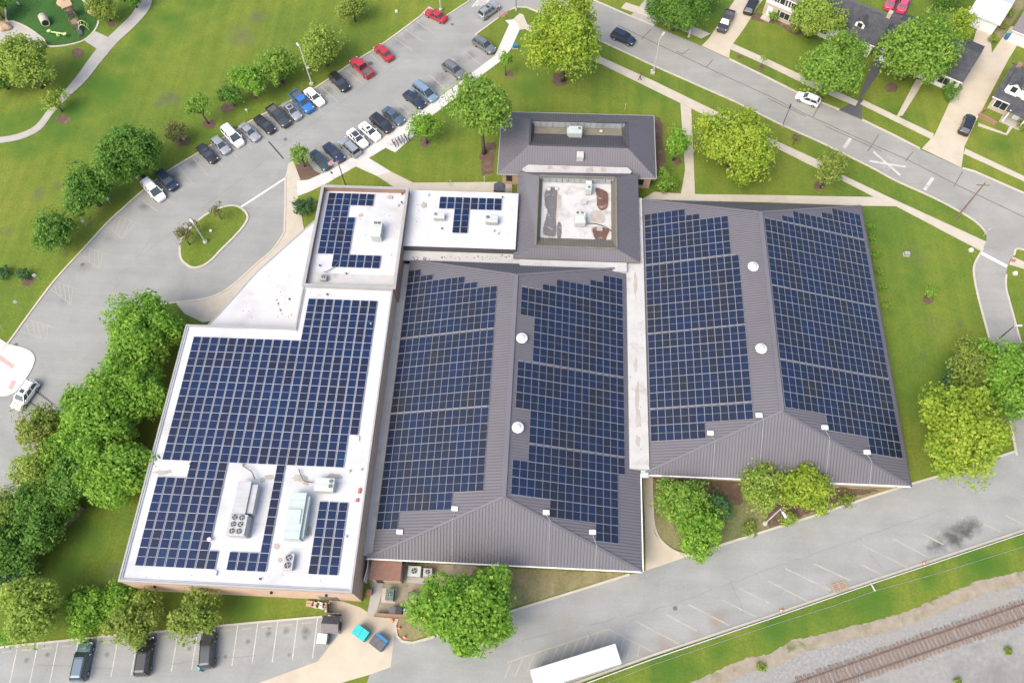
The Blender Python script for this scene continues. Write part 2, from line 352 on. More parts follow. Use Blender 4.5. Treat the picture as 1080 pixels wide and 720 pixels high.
def lathe(bm, c, prof, seg=20, mi=0):
    rings = [[bm.verts.new((c[0]+r*math.cos(k*2*math.pi/seg), c[1]+r*math.sin(k*2*math.pi/seg), c[2]+z)) for k in range(seg)] for r, z in prof]
    for a, b in zip(rings, rings[1:]):
        for k in range(seg):
            f = bm.faces.new((a[k], a[(k+1) % seg], b[(k+1) % seg], b[k])); f.material_index = mi
    f = bm.faces.new(rings[-1]); f.material_index = mi
    f = bm.faces.new(rings[0][::-1]); f.material_index = mi
def cr(pts, n=5, closed=False):
    """Catmull-Rom through points"""
    P = [Vector((p[0], p[1], 0)) for p in pts]; L = len(P); o = []
    rng = range(L) if closed else range(L-1)
    for i in rng:
        if closed: a, b, c, d = P[(i-1) % L], P[i], P[(i+1) % L], P[(i+2) % L]
        else: a, b, c, d = P[max(i-1, 0)], P[i], P[i+1], P[min(i+2, L-1)]
        for k in range(n):
            t = k/n
            o.append(.5*((2*b) + (-a+c)*t + (2*a-5*b+4*c-d)*t*t + (-a+3*b-3*c+d)*t**3))
    if not closed: o.append(P[-1])
    return [(v.x, v.y) for v in o]
def jag(pts, step=3.0, amp=1.2, seed=1):
    r = random.Random(seed); o = []
    for a, b in zip(pts, pts[1:]):
        L = math.hypot(b[0]-a[0], b[1]-a[1]); k = max(1, int(L/step))
        for i in range(k):
            t = i/k; o.append((a[0]+(b[0]-a[0])*t + r.uniform(-amp, amp), a[1]+(b[1]-a[1])*t + r.uniform(-amp, amp)))
    o.append(pts[-1]); return o
def blob(u, v, ru, rv, n=18, amp=.18, seed=0, rot=0):
    r = random.Random(seed); o = []
    for k in range(n):
        a = k*2*math.pi/n; q = 1 + r.uniform(-amp, amp); x, y = ru*q*math.cos(a), rv*q*math.sin(a)
        o.append((u + x*math.cos(rot) - y*math.sin(rot), v + x*math.sin(rot) + y*math.cos(rot)))
    return cr(o, 2, True)
def gp(pts): return [(lambda g: (g.x, g.y))(G(u, v)) for u, v in pts]
def sheet(name, pts, z, mat, thick=0, base=0, world=False, kind='structure', parent=None, **k):
    """flat area on the ground; thick: a slab with real edges"""
    q = pts if world else gp(pts)
    bm = bmesh.new()
    if thick: prism(bm, q, z-thick, z)
    else: bm.faces.new([bm.verts.new((p[0], p[1], z)) for p in q])
    bm.normal_update()
    f = [f for f in bm.faces if len(f.verts) > 4]
    if f: bmesh.ops.triangulate(bm, faces=f)
    o = bm_obj(name, bm, mat, parent, **({'kind': kind} if kind else {}), **k)
    if not thick:
        me = o.data
        if sum(p.normal.z for p in me.polygons) < 0: me.flip_normals()
    return o
def ribbon(bm, pts, w, z0, z1, closed=False, mi=0):
    """kerb / wall strip along a plan polyline"""
    P = [Vector((p[0], p[1])) for p in pts]; n = len(P); L, Rr = [], []
    for i in range(n):
        a = P[(i-1) % n] if (closed or i > 0) else P[i]; b = P[(i+1) % n] if (closed or i < n-1) else P[i]
        d = (b-a)
        if d.length < 1e-6: d = Vector((1, 0))
        d.normalize(); nn = Vector((-d.y, d.x))
        L.append(P[i]+nn*w/2); Rr.append(P[i]-nn*w/2)
    vs = [[bm.verts.new((p.x, p.y, z)) for p in row] for row, z in ((L, z0), (Rr, z0), (Rr, z1), (L, z1))]
    for i in range(n if closed else n-1):
        j = (i+1) % n
        for a, b in ((0, 1), (1, 2), (2, 3), (3, 0)):
            f = bm.faces.new((vs[a][i], vs[b][i], vs[b][j], vs[a][j])); f.material_index = mi
    if not closed:
        for i in (0, n-1):
            f = bm.faces.new([vs[k][i] for k in range(4)]); f.material_index = mi
def kerb(pts, w=.3, h=.13, closed=False, mat=None):
    bm = bmesh.new(); ribbon(bm, gp(pts), w, -.05, h, closed); return bm_obj('kerb', bm, mat or m_kerb, kind='structure')
def line(bm, a, b, w, z):
    a, b = G(*a), G(*b); d = (b-a); d.z = 0; d.normalize(); n = Vector((-d.y, d.x, 0))*w/2
    q = [a+n, a-n, b-n, b+n]
    f = bm.faces.new([bm.verts.new((p.x, p.y, z)) for p in q])
    if f.normal.z < 0: f.normal_flip()
def flat_up(o):
    for p in o.data.polygons:
        pass
    return o

# ================================================================== GROUND
bm = bmesh.new()
bm.faces.new([bm.verts.new(p) for p in ((-1600, -1200, 0), (1600, -1200, 0), (1600, 2400, 0), (-1600, 2400, 0))])
bm_obj('lawn', bm, m_grass, kind='structure')

NW = cr([(-4, 376), (10, 360), (30, 332.5), (57.5, 296), (85, 266), (112.5, 236), (132.5, 217.5), (150, 202), (180, 179), (207.5, 162.5), (240, 143), (270, 125), (300, 110), (332, 93.5), (368, 69), (402.5, 47.5), (444, 17)], 4)
LOT = [(-420, 700), (-420, 470), (-120, 420), (-30, 405)] + NW + [(452, 9), (470, 18), (494, 2), (506, -8), (540, -14), (556, 9), (545, 8.5), (538, 11), (531, 15), (526, 19), (514, 28), (502, 36.5), (505, 46), (522, 59),
       (445, 117), (387, 157), (362, 172), (347, 181), (338, 184), (331, 180), (324, 170), (316, 166), (308, 168), (304, 173), (302, 180), (301, 187), (301, 215), (300, 245)] + \
      cr([(300, 245), (289, 262), (270, 279), (240, 305), (217, 315), (185, 319)], 4) + [(165, 322), (150, 340), (115, 390), (88, 420), (62, 436), (42, 470), (20, 513), (-10, 560), (-60, 640), (-160, 760)]
sheet('parking_lot', LOT, .012, m_lot)
ST_N = [(560, -36), (590, -18), (625, 0), (665, 17.5), (690, 27.5), (740, 49), (769, 62.5), (810, 82.5), (840, 97.5), (887.5, 117.5), (909, 126.5), (945, 144), (970, 157.5), (1015, 177.5), (1027.5, 181), (1080, 204), (1150, 235)]
ST_S = [(925, 180), (910, 172.5), (870, 152.5), (820, 130), (775, 107.5), (690, 70), (645, 49), (600, 28), (575, 16), (556, 8.5)]
CORN = cr([(925, 180), (945, 191), (985, 209), (1015, 225), (1030, 235), (1039, 245), (1040, 254), (1035, 265), (1028, 278), (1027, 290), (1032, 315), (1044, 360), (1060, 420), (1072, 480)], 4)
SIDE_R = cr([(1108, 470), (1092, 420), (1076, 360), (1065, 320), (1060.5, 300), (1063, 280), (1069, 269.5), (1080, 263.5), (1150, 295)], 4)
sheet('street', ST_N + SIDE_R[::-1] + CORN[::-1] + ST_S + [(540, -2), (520, -12), (535, -40)], .016, m_street)
RU = [(418, 652), (416.5, 660), (418, 670), (424, 676), (435, 677.5), (452, 673), (540, 644), (664, 605.5), (681, 601.5), (727, 586), (762, 574), (810, 559), (870, 540), (917, 524), (960, 510.5), (1017, 494), (1072, 474), (1108, 462), (1190, 430)]
RL = [(1190, 520), (1080, 559), (975, 594), (920, 612), (810, 650), (690, 690), (610, 719), (560, 738), (500, 762), (400, 900), (325, 900), (390, 711), (412, 703)]
sheet('rear_road', RU + RL, .020, m_rear)
BL = [(-230, 712), (-60, 690), (15, 680.5), (60, 676), (117, 670), (175, 665), (270, 656), (340, 650), (357, 649), (359, 666), (335, 697), (275, 719), (220, 748), (180, 900), (-230, 930)]
sheet('staff_parking_lot', BL, .012, m_staff)
sheet('concrete_apron', [(362, 634), (380, 640), (395, 650), (418, 652), (412, 703), (390, 711), (352, 722), (320, 900), (185, 900), (222, 745), (275, 719), (335, 697), (359, 666), (357, 649), (346, 650), (347, 632)], .024, m_concy)

# ------------------------------------------------------------------ walks and drives (slabs a hand above the lawn)
WT = .07
def walk(name, pts, mat=None, z=WT, **k): return sheet(name, pts, z, mat or m_conc, thick=z+.05, **k)
walk('lot_sidewalk', [(522, 59), (525, 52), (527, 48), (537, 26), (533, 22), (541, 21), (546, 25), (548, 32), (539, 52), (529, 64), (505, 82), (487, 99), (456, 122), (438, 136), (436, 144), (417, 161), (407, 156), (389, 167), (412, 181), (398, 186), (375.5, 175.7), (344, 194), (325, 203), (314, 207), (313, 191), (325, 190), (338, 184), (347, 181), (362, 172), (387, 157), (445, 117)], m_concw)
walk('entry_walk', [(412, 181), (436, 193), (540, 192), (540, 204), (425, 204), (414, 196.5), (398, 186)])
walk('entry_apron', [(304, 173), (309, 169), (317, 190), (313, 191), (314, 207), (319, 232), (322, 250), (300, 272), (278, 295), (258, 315), (240, 336), (214, 340), (195, 331), (185, 319), (217, 315), (240, 305), (270, 279), (289, 262), (301, 245), (301, 187)], z=WT+.004)
walk('street_sidewalk', [(546, 25), (541, 21), (548, 14.5), (552, 16), (556, 26), (575, 34), (610, 50), (635, 61), (690, 86), (752, 116), (810, 145), (869, 172), (887, 184), (935, 207), (1040, 255), (1035, 265), (945, 217.5), (922, 208), (885, 189), (860, 177), (810, 152), (740, 120), (632, 67), (610, 58), (570, 40), (554, 31), (548, 32)])
walk('north_walk', [(690, 202.5), (718, 204.5), (722.5, 180), (717.5, 109), (729, 115), (732, 180), (733, 205), (810, 206), (922, 208), (945, 217.5), (910, 217.3), (810, 213.5), (676, 211)], z=WT-.006)
walk('far_sidewalk', [(660, 3), (712, 20), (749, 36), (740, 41), (700, 24), (655, 9)], m_conc)
walk('far_sidewalk', [(772, 46), (810, 63), (857, 85), (905, 107), (902, 112), (855, 92), (810, 70), (770, 52)], m_conc)
walk('far_sidewalk', [(911, 106), (985, 141.5), (982, 147), (907, 110)], m_conc)
walk('far_sidewalk', [(1018, 157), (1080, 186), (1120, 203), (1118, 209), (1080, 191.5), (1055, 180), (1016, 162)], m_conc)
walk('front_walk', [(966, 84), (975, 85), (952, 122), (945, 124)], m_conc, z=WT-.01)
walk('front_walk', [(1032, 130), (1061, 141), (1066, 130), (1070, 132), (1062, 143), (1031, 133)], m_conc, z=WT-.01)
sheet('driveway', [(665, 17), (690, 27), (700, 12), (712, -12), (692, -14), (679, 2)], .03, m_path)
sheet('driveway', [(740, 48.5), (769, 62), (770.5, 50), (785, 30), (801, 5), (818, -18), (790, -18), (775, 0), (747.5, 41)], .03, m_concy)
sheet('driveway', [(885, 116), (909, 126), (909, 103), (932, 70), (955, 15), (968, -10), (950, -10), (928, 50), (920, 67), (905, 105)], .03, m_black)
sheet('driveway', [(972, 157), (1014, 177), (1017, 155), (1030, 127), (1064, 62), (1046, 56), (1044, 30), (1032, 25), (1026, 45), (1017, 85), (1002, 107), (986, 142)], .03, m_concy)
sheet('driveway', [(1046, 56), (1064, 62), (1074, 46), (1112, 58), (1112, 38), (1066, 28), (1055, 43)], .034, m_concy)
walk('park_path', cr([(-30, 148), (0, 145), (20, 141), (37, 133), (50, 117), (62, 103), (80, 82), (102, 52), (120, 34), (140, 14), (145, 0), (147, -14)], 4) + cr([(160.5, -14), (160, 3), (154, 15), (139, 31), (123, 46), (106, 66), (90, 86), (72, 103), (56, 120), (43, 137), (22, 147), (0, 151), (-30, 154)], 4), m_path)
walk('park_path', [(89, 43), (100, 33), (115, 40), (104, 53)], m_path, z=WT-.01)
TURF = cr([(-14, -14), (4, 5), (7, 22), (14, 23), (28, 29), (45, 41), (51, 49), (70, 48), (87, 43.5), (97, 36), (103, 27), (104, 18), (101, 12), (92, 5), (84, -4), (80, -14)], 4)
sheet('playground_turf', TURF, .03, m_turf)
kerb(TURF[4:], .35, .1, mat=m_conc)
walk('playground_walk', [(-10, 24), (7, 22), (14, 23), (28, 29), (45, 41), (51, 49), (44, 50), (37, 52), (28, 57), (20, 50), (8, 46), (-10, 46)], m_path, z=WT-.02)
walk('yard_walk', [(393, 610), (404, 611), (403, 625), (396, 649), (387, 649), (391, 628)], m_path)
walk('unit_pad', [(429, 605), (460, 606), (458, 616), (429, 614)], m_path)
walk('unit_pad', [(403, 620), (419, 620), (417, 636), (402, 635)], m_conc)
walk('rear_walk', [(677, 498), (686, 500), (688, 548)] + cr([(688, 548), (691, 563), (700, 574), (712, 582), (727, 586)], 4) + [(681, 601.5), (680, 545)], m_concy, z=.05)
walk('corner_plaza', [(-30, 345), (0, 357), (9, 363), (22, 366)] + cr([(22, 366), (32, 370), (37, 377), (35, 387), (28, 399), (20, 411), (9, 417), (-3, 418)], 4) + [(-30, 420)], m_concw, z=.12)
m_pink = M('faded_red_paving', (.41, .29, .265), (.36, .255, .235), 1.2, .9)
sheet('tactile_paving', [(0, 374), (16, 385.5), (13.5, 389), (-3, 378)], .126, m_pink)
sheet('tactile_paving', [(13, 401), (18, 402), (13.5, 411), (9, 409)], .126, m_pink)
sheet('tactile_paving', [(527.5, 17), (533, 12.5), (535.5, 14), (530, 19)], .022, m_red)
sheet('tactile_paving', [(1067, 273), (1072, 274), (1070, 277), (1066, 276)], .08, m_red)
walk('corner_walk', [(1064, 279), (1068, 271), (1082, 277), (1100, 284), (1100, 292), (1078, 283)], m_conc)
# ------------------------------------------------------------------ lot island, mulch, rough ground
ISL = cr([(240, 217.5), (252, 218.5), (260.5, 226), (260, 234), (250, 247), (235, 262), (220, 277), (207, 282.5), (198, 280), (190.5, 271), (192, 252), (205, 237), (220, 225)], 4, True)
sheet('island_lawn', ISL, .10, m_grass, thick=.12)
kerb(ISL, .35, .15, closed=True)
sheet('mulch_bed', [(309, 169), (324, 170), (331, 180), (338, 183.5), (328, 188.5), (317, 190)], .10, m_mulch, thick=.14)
sheet('mulch_bed', [(687, 503), (800, 508), (880, 512), (945, 516), (915, 523), (868, 538), (810, 557), (770, 570), (735, 583)] + cr([(735, 583), (712, 578), (699, 568), (692, 556), (689, 540)], 4), .02, m_rough)
sheet('mulch_bed', jag([(689, 503), (780, 508), (783, 530), (742, 540), (720, 520), (700, 522), (689, 503)], 4, 1.5, 3), .03, m_mulch)
sheet('mulch_bed', jag([(805, 540), (835, 522), (880, 514), (930, 517), (905, 522), (868, 536), (812, 556), (805, 540)], 4, 1, 5), .03, m_mulch)
sheet('rough_strip', jag([(530, 598), (664, 605), (620, 617), (540, 641), (500, 655), (480, 640), (500, 600), (530, 598)], 4, .8, 6), .02, m_rough)
sheet('rough_strip', [(420, 651), (452, 650), (452, 668), (436, 675), (425, 674), (420, 668)], .03, m_rough)
sheet('yard_soil', [(386, 592), (500, 596), (520, 610), (470, 655), (397, 648), (392, 630)], .012, m_dry)
sheet('mulch_bed', jag([(690, 122), (697, 124), (700, 150), (703, 175), (693, 192), (689, 160), (690, 122)], 4, 1, 8), .02, m_mulch)
sheet('mulch_bed', jag([(513, 150), (523, 150), (520, 182), (508, 186), (508, 165), (513, 150)], 4, 1, 9), .02, m_mulch)
sheet('garden_bed', [(1044, 30), (1055, 42), (1068, 24), (1080, 6), (1084, -10), (1068, -10)], .02, m_rough)
sheet('garden_bed', cr([(792, 20), (806, 24), (822, 27), (834, 35), (845, 38), (848, 27), (820, 18), (797, 14)], 3, True), .02, m_mulch)
for i, (u, v, r) in enumerate([(191, 148, 9), (221, 131, 7), (240, 114, 7), (296, 88, 6), (270, 101, 5), (29, 296, 7), (66, 126, 7), (82, 56, 7), (244, 234, 5), (979, 316, 6), (864, 196, 6), (537, 79, 5), (448, 151, 6), (590, 84, 9), (840, 145, 5), (803, 72, 4), (780, 60, 3), (940, 92, 7), (118, 25, 5), (512, 164, 7), (776, 178, 9), (714, 170, 5), (980, 136, 0)]):
    if r: sheet('mulch_ring', blob(u, v, r, r*.78, 12, .14, i), .014, m_mulch)

# ------------------------------------------------------------------ railway bed
band = [(640, 766), (700, 737), (725, 722), (762, 704), (790, 692.5), (812, 689), (835, 675), (862, 669), (895, 660), (920, 655), (945, 648), (962, 642), (985, 632), (1010, 622), (1030, 612.5), (1055, 607), (1080, 601), (1200, 555)]
sheet('dry_grass_strip', jag(band, 3, 1.1, 11) + [(1240, 700), (1100, 800), (600, 800)], .02, m_dry)
b2 = [(u+9, v+13) for u, v in band]
sheet('ballast', jag(b2, 4, 1.0, 12) + [(1240, 740), (1100, 820), (600, 820)], .03, m_ballast)
sheet('gravel_yard', jag([(820, 770), (905, 722), (960, 704), (1000, 691), (1050, 672), (1090, 655), (1200, 610)], 3, 1.6, 13) + [(1260, 760), (1100, 830), (820, 830)], .035, m_gravel)
def track():
    t = empty('railway_track', G(1000, 672, 0), 0, 'rusty single railway track on pale ballast beside the rear road', 'railway')
    a, b = G(945, 683.7, .35), G(1080, 637, .35); d = (b-a); d.z = 0; d.normalize(); n = Vector((d.y, -d.x, 0))
    c0 = a + n*.76; orig = t.location
    for s in (-.76, .76):
        bm = bmesh.new()
        p, q = c0 - d*26 + n*s - orig, c0 + d*60 + n*s - orig
        p.z = q.z = .30; bar(bm, p, q, .07, .14)
        p.z = q.z = .235; bar(bm, p, q, .15, .03)
        bm_obj('rail', bm, m_rail, t)
    me = None
    for k in range(-24, 74):
        c = c0 + d*(k*.56) - orig
        if me is None:
            bm = bmesh.new(); box(bm, -.115, .115, -1.35, 1.35, .05, .215, bev=.015); ob = bm_obj('railroad_tie', bm, m_tie, t); me = ob.data
        else:
            ob = bpy.data.objects.new('railroad_tie', me); COL.objects.link(ob); ob.parent = t
        ob.location = (c.x + n.x*RND.uniform(-.12, .12), c.y + n.y*RND.uniform(-.12, .12), RND.uniform(-.015, .01)); ob.rotation_euler = (0, 0, math.atan2(d.y, d.x) + RND.uniform(-.03, .03))
track()

# ------------------------------------------------------------------ kerbs
kerb(NW[2:] + [(452, 8), (470, 17.5), (494, 2), (504, -6)], mat=m_concy)
kerb([(556, 8), (545, 8), (538, 11)]); kerb([(526, 19), (514, 28), (502, 36.5), (503, 42), (508, 47)], mat=m_concy)
kerb([(301, 187), (301, 215), (300, 245)] + cr([(300, 245), (289, 262), (270, 279), (240, 305), (217, 315), (185, 319), (165, 322)], 4))
kerb([(62, 436), (42, 470), (20, 513), (-6, 556)], mat=m_concy)
kerb([(75, 441), (58, 470), (40, 500), (24, 526)], mat=m_concy)
kerb(ST_N[1:5], .35, .12); kerb(ST_N[6:9] + [(885, 116)], .35, .12); kerb([(909, 126.5), (945, 144), (970, 157)], .35, .12); kerb([(1015, 177.5), (1027.5, 181), (1080, 204), (1150, 235)], .35, .12)
kerb(ST_S[::-1] + CORN[:22]); kerb(CORN[27:]); kerb(SIDE_R[:19]); kerb(SIDE_R[24:])
kerb([(419, 652), (417, 660), (418.5, 670), (424, 676), (435, 677.5), (452, 673), (540, 644), (664, 605.5)])
kerb(cr([(687, 501), (688, 530), (689.5, 552), (695, 567), (705, 577), (716, 583), (728, 586)], 3) + [(762, 574), (810, 559), (870, 540), (917, 524), (946, 515), (960, 510.5), (1017, 494), (1070, 476)])
kerb([(1190, 520), (1080, 559), (975, 594), (920, 612), (810, 650), (690, 690), (610, 719), (560, 738), (520, 754)])
kerb(BL[1:8], .25)
# ------------------------------------------------------------------ painted markings
def marks(name, segs, w, z, mat):
    bm = bmesh.new()
    for i, (a, b) in enumerate(segs): line(bm, a, b, w, z + (i % 5)*.0006)
    return bm_obj(name, bm, mat, kind='structure')
def along(pts, pitch, start, count):
    """points every pitch metres along a px polyline, with plan direction"""
    P = [G(*p) for p in pts]; o = []; want = start; acc = 0
    for a, b in zip(P, P[1:]):
        L = (b-a).length
        while want <= acc+L and len(o) < count:
            o.append((a + (b-a)*((want-acc)/L), (b-a).normalized())); want += pitch
        acc += L
    return o
bm = bmesh.new()
def wline(bm, a, b, w, z):
    d = (b-a); d.z = 0; d.normalize(); n = Vector((-d.y, d.x, 0))*w/2
    f = bm.faces.new([bm.verts.new((p.x, p.y, z)) for p in (a+n, a-n, b-n, b+n)])
    if f.normal.z < 0: f.normal_flip()
for p, d in along(NW, 2.9, 33.6, 42):
    n = Vector((d.y, -d.x, 0)); q = (n*.93 - d*.36).normalized() if False else n
    wline(bm, p + n*.3, p + n*5.4, .12, .016)
bm_obj('stall_lines', bm, m_yellow, kind='structure')
hs = []
for quad in ([(113.7, 238.7), (125, 228.7), (150, 236), (128.7, 252)], [(83.7, 267.5), (92.5, 261), (113.7, 268.7), (105, 283.7)], [(53.7, 305), (60, 297.5), (82.5, 305), (75, 321)], [(23.7, 350), (31, 337.5), (56, 345), (50, 358.7)]):
    a, b, c, d = [Vector((*q, 0)) for q in quad]
    hs += [((a.x, a.y), (d.x, d.y)), ((b.x, b.y), (c.x, c.y))]
    for t0 in (-.12, .10, .32, .54, .76):
        p = b.lerp(c, max(0, t0)) if t0 >= 0 else a.lerp(b, .6); q = a.lerp(d, min(1, t0+.42)); hs.append(((p.x, p.y), (q.x, q.y)))
marks('accessible_hatching', hs, .085, .018, m_yellow)
bm = bmesh.new()
for p, d in along([(347, 181), (362, 172), (387, 157), (445, 117), (522, 59)], 2.86, 1.0, 15):
    n = Vector((-d.y, d.x, 0)); q = (n*.98 + d*.05).normalized()
    wline(bm, p + q*.2, p + q*5.3, .12, .016)
bm_obj('stall_lines', bm, m_yellow, kind='structure')
marks('lane_edge_line', [((254, 218.5), (301, 188))], .3, .018, m_pwhite)
marks('crosswalk', [((498+i*4.2, 7.5-i*.6), (507+i*4.2, -2-i*.6)) for i in range(4)], .45, .02, m_lwhite)
tops = [(-2, 683), (18.7, 681), (40, 679), (61.2, 677), (82.5, 675), (103.7, 672.5), (125, 670.5), (146, 668.5), (167, 666.5), (188, 664.5), (209, 662.5), (230, 660.5), (251, 658.5), (272, 656.5), (293, 654.8), (314, 652.5), (335, 651)]
marks('stall_lines', [((u, v), (u-7.5 + (u-160)*.012, v+43)) for u, v in tops], .13, .016, m_lwhite)
marks('kerb_stripes', [((u+4, v+4.5), (u+15, v+3.3)) for u, v in tops[:-1]], .16, .017, m_yellow)
rr = [((810, 612), (852, 634)), ((828, 599), (876, 622)), ((858, 594), (897, 612)), ((908, 595), (932.5, 607)), ((910, 575), (959, 599)), ((942, 568), (980, 588)), ((972, 562), (995, 574)), ((1037, 552.5), (1055, 560)), ((1060, 543), (1080, 553)),
      ((671, 655), (717, 679)), ((703, 648), (735, 665)), ((726, 637), (769, 659)), ((761, 632), (797, 650)), ((780, 620), (812, 636))]
m_yfaint = M('worn_yellow_paint', (.35, .32, .235), (.30, .285, .235), 1.5, .9, c3=(.25, .25, .24), scale3=.9, amt3=(.42, .62))
marks('stall_lines', rr, .18, .026, m_yfaint)
hz = [((535, 698), (642, 663)), ((642, 663), (688.5, 687))]
for a in ((540, 697), (551.5, 694), (563.7, 690), (576.6, 686), (588, 682.3), (598.8, 678.5), (610, 674.4), (621, 670.5), (631, 667), (642, 663.5)): hz.append((a, (a[0]-8.5, a[1]+19)))
for a, b in (((649.8, 668.7), (645, 683)), ((658.4, 673), (653, 690)), ((667, 676.6), (661, 694)), ((675, 681), (672, 692))): hz.append((a, b))
marks('trailer_bay_hatching', hz, .14, .026, m_yellow)
marks('railroad_crossing_mark', [((921, 160), (949.5, 185)), ((917, 170), (955, 176))], .42, .022, m_lwhite)
m_ghost = M('worn_white_paint', (.295, .29, .275), (.27, .265, .25), 1.5, .9)
fd = (G(970, 157.5)-G(690, 27.5)).normalized(); rd = Vector((fd.y, -fd.x, 0)); bm = bmesh.new()
for u, v in ((939.5, 168), (932, 177)):        # worn letters R R on either side of the cross
    o0 = G(u, v) - fd*.95 - rd*.4
    P_ = lambda a, b: o0 + rd*(a*.8) + fd*(b*1.9)
    for i, (p, q) in enumerate((((0, 0), (0, 1)), ((0, .97), (.8, .93)), ((.8, .95), (.8, .55)), ((.8, .54), (0, .5)), ((.3, .5), (.9, 0)))): wline(bm, P_(*p), P_(*q), .17, .021+i*.0006)
bm_obj('road_lettering', bm, m_ghost, kind='structure')
marks('transverse_bars', [((890, 156.5), (897, 146)), ((975, 200.5), (984, 187.5))], .55, .022, m_lwhite)
marks('stop_bar', [((1034.5, 266.5), (1062, 281))], .55, .022, m_pwhite)
ck = [((700, 50), (755, 76)), ((755, 76), (810, 101)), ((810, 101), (848, 120)), ((848, 120), (910, 148)), ((910, 148), (960, 170)), ((960, 170), (1015, 198)), ((1015, 198), (1080, 229)), ((652, 27), (700, 50)), ((676, 42), (687, 31)), ((720, 57), (727, 52)), ((745, 71), (752, 63)), ((857, 124), (864, 112)), ((915, 160), (927, 142)), ((955, 170), (963, 160)), ((1006, 197), (1015, 181)),
      ((713, 54), (720, 57.5)), ((810, 104), (850, 123)), ((870, 133), (930, 160))]
marks('crack_seal', [((a[0], a[1]), (b[0], b[1])) for a, b in ck], .16, .021, m_seal)
cseg = []
for k, (a, b, n) in enumerate((((560, 672), (700, 640), 14), ((700, 640), (840, 590), 14), ((840, 590), (1000, 535), 16), ((620, 665), (640, 700), 5), ((770, 612), (785, 645), 5), ((905, 565), (930, 600), 6), ((480, 700), (560, 672), 8), ((150, 270), (240, 200), 10), ((240, 200), (330, 130), 10), ((330, 130), (430, 60), 10), ((110, 320), (160, 250), 8), ((30, 700), (120, 705), 9), ((180, 700), (270, 690), 9), ((60, 470), (90, 400), 8))):
    rr_ = random.Random(k); p = a
    for i in range(1, n+1):
        q = (a[0]+(b[0]-a[0])*i/n + rr_.uniform(-1.3, 1.3), a[1]+(b[1]-a[1])*i/n + rr_.uniform(-1.1, 1.1))
        if rr_.random() < .8: cseg.append((p, q))
        p = q
m_crack = M('pavement_crack', (.155, .153, .147), (.19, .188, .18), .8, .95)
marks('pavement_crack', cseg, .06, .0265, m_crack)
marks('dark_line', [((283.5, 149.5), (299, 167.5))], .25, .03, m_poled)  # single narrow dark line across the lot asphalt
for a, b in (((40, 413.5), (56, 426)), ((32, 424), (42, 431))):
    A, B = G(*a), G(*b); sg = []
    n = 9
    for i in range(n):
        t0, t1 = i/n, (i+.62)/n
        sg.append(((a[0]+(b[0]-a[0])*t0, a[1]+(b[1]-a[1])*t0), (a[0]+(b[0]-a[0])*t1, a[1]+(b[1]-a[1])*t1)))
    marks('dark_dashes', sg, .28, .03, m_poled)  # row of short dark dashes lying on the asphalt
for u, v, r in ((301, 147, .35), (87, 279, .35), (17, 363.5, .35), (391, 67, .45), (712, 641, .3), (477, 26, .3)):
    bm = bmesh.new(); c = G(u, v); lathe(bm, (c.x, c.y, .012), [(r, 0), (r, .015)], 14); bm_obj('manhole_cover', bm, m_seal, kind='structure')

# ================================================================== SCHOOL BUILDING
SB = empty('school_building', (0, 45, 0), 0, 'large brick school with white flat roofs and two big grey hip roofs under solar panels', 'school')
SBI = Matrix.Translation((0, -45, 0))
def part(name, bm, mat, root=SB, inv=None, **k):
    o = bm_obj(name, bm, mat, root, **k)
    o.matrix_parent_inverse = inv if inv is not None else SBI if root is SB else Matrix.Translation(-root.location)
    return o
def clip_line(poly, u, v, k):
    """points where the line u=k crosses a planar polygon given in (u, v)"""
    hit = []
    n = len(poly)
    for i in range(n):
        (a0, b0), (a1, b1) = poly[i], poly[(i+1) % n]
        if (a0-k)*(a1-k) < 0:
            t = (k-a0)/(a1-a0); hit.append(b0+(b1-b0)*t)
    return sorted(hit)
def seam_roof(bm, poly, down, pitch=.41, thick=.18, rib=(.075, .07), mi=0, mi2=1):
    """metal roof slab with standing seams running down the slope"""
    P = [Vector(p) for p in poly]
    nrm = (P[1]-P[0]).cross(P[2]-P[0]).normalized()
    if nrm.z < 0: P = P[::-1]; nrm = -nrm
    top = [bm.verts.new(p) for p in P]; bot = [bm.verts.new(p - Vector((0, 0, thick))) for p in P]
    fs = [bm.faces.new(top), bm.faces.new(bot[::-1])] + [bm.faces.new((top[i], bot[i], bot[(i+1) % len(P)], top[(i+1) % len(P)])) for i in range(len(P))]
    for f in fs: f.material_index = mi
    v = Vector(down); v = (v - nrm*v.dot(nrm)).normalized(); u = v.cross(nrm).normalized()
    q = [((p-P[0]).dot(u), (p-P[0]).dot(v)) for p in P]
    lo, hi = min(a for a, _ in q), max(a for a, _ in q); k = lo + pitch*.5
    while k < hi:
        h = clip_line(q, u, v, k)
        if len(h) >= 2 and h[-1]-h[0] > .15:
            a = P[0] + u*k + v*(h[0]+.02) + nrm*rib[1]/2; b = P[0] + u*k + v*(h[-1]-.02) + nrm*rib[1]/2
            bar(bm, a, b, rib[0], rib[1], mi2, nrm)
        k += pitch
def ridge_cap(bm, a, b, w=.42, mi=0):
    bar(bm, Vector(a)+Vector((0, 0, .10)), Vector(b)+Vector((0, 0, .10)), w, .05, mi)

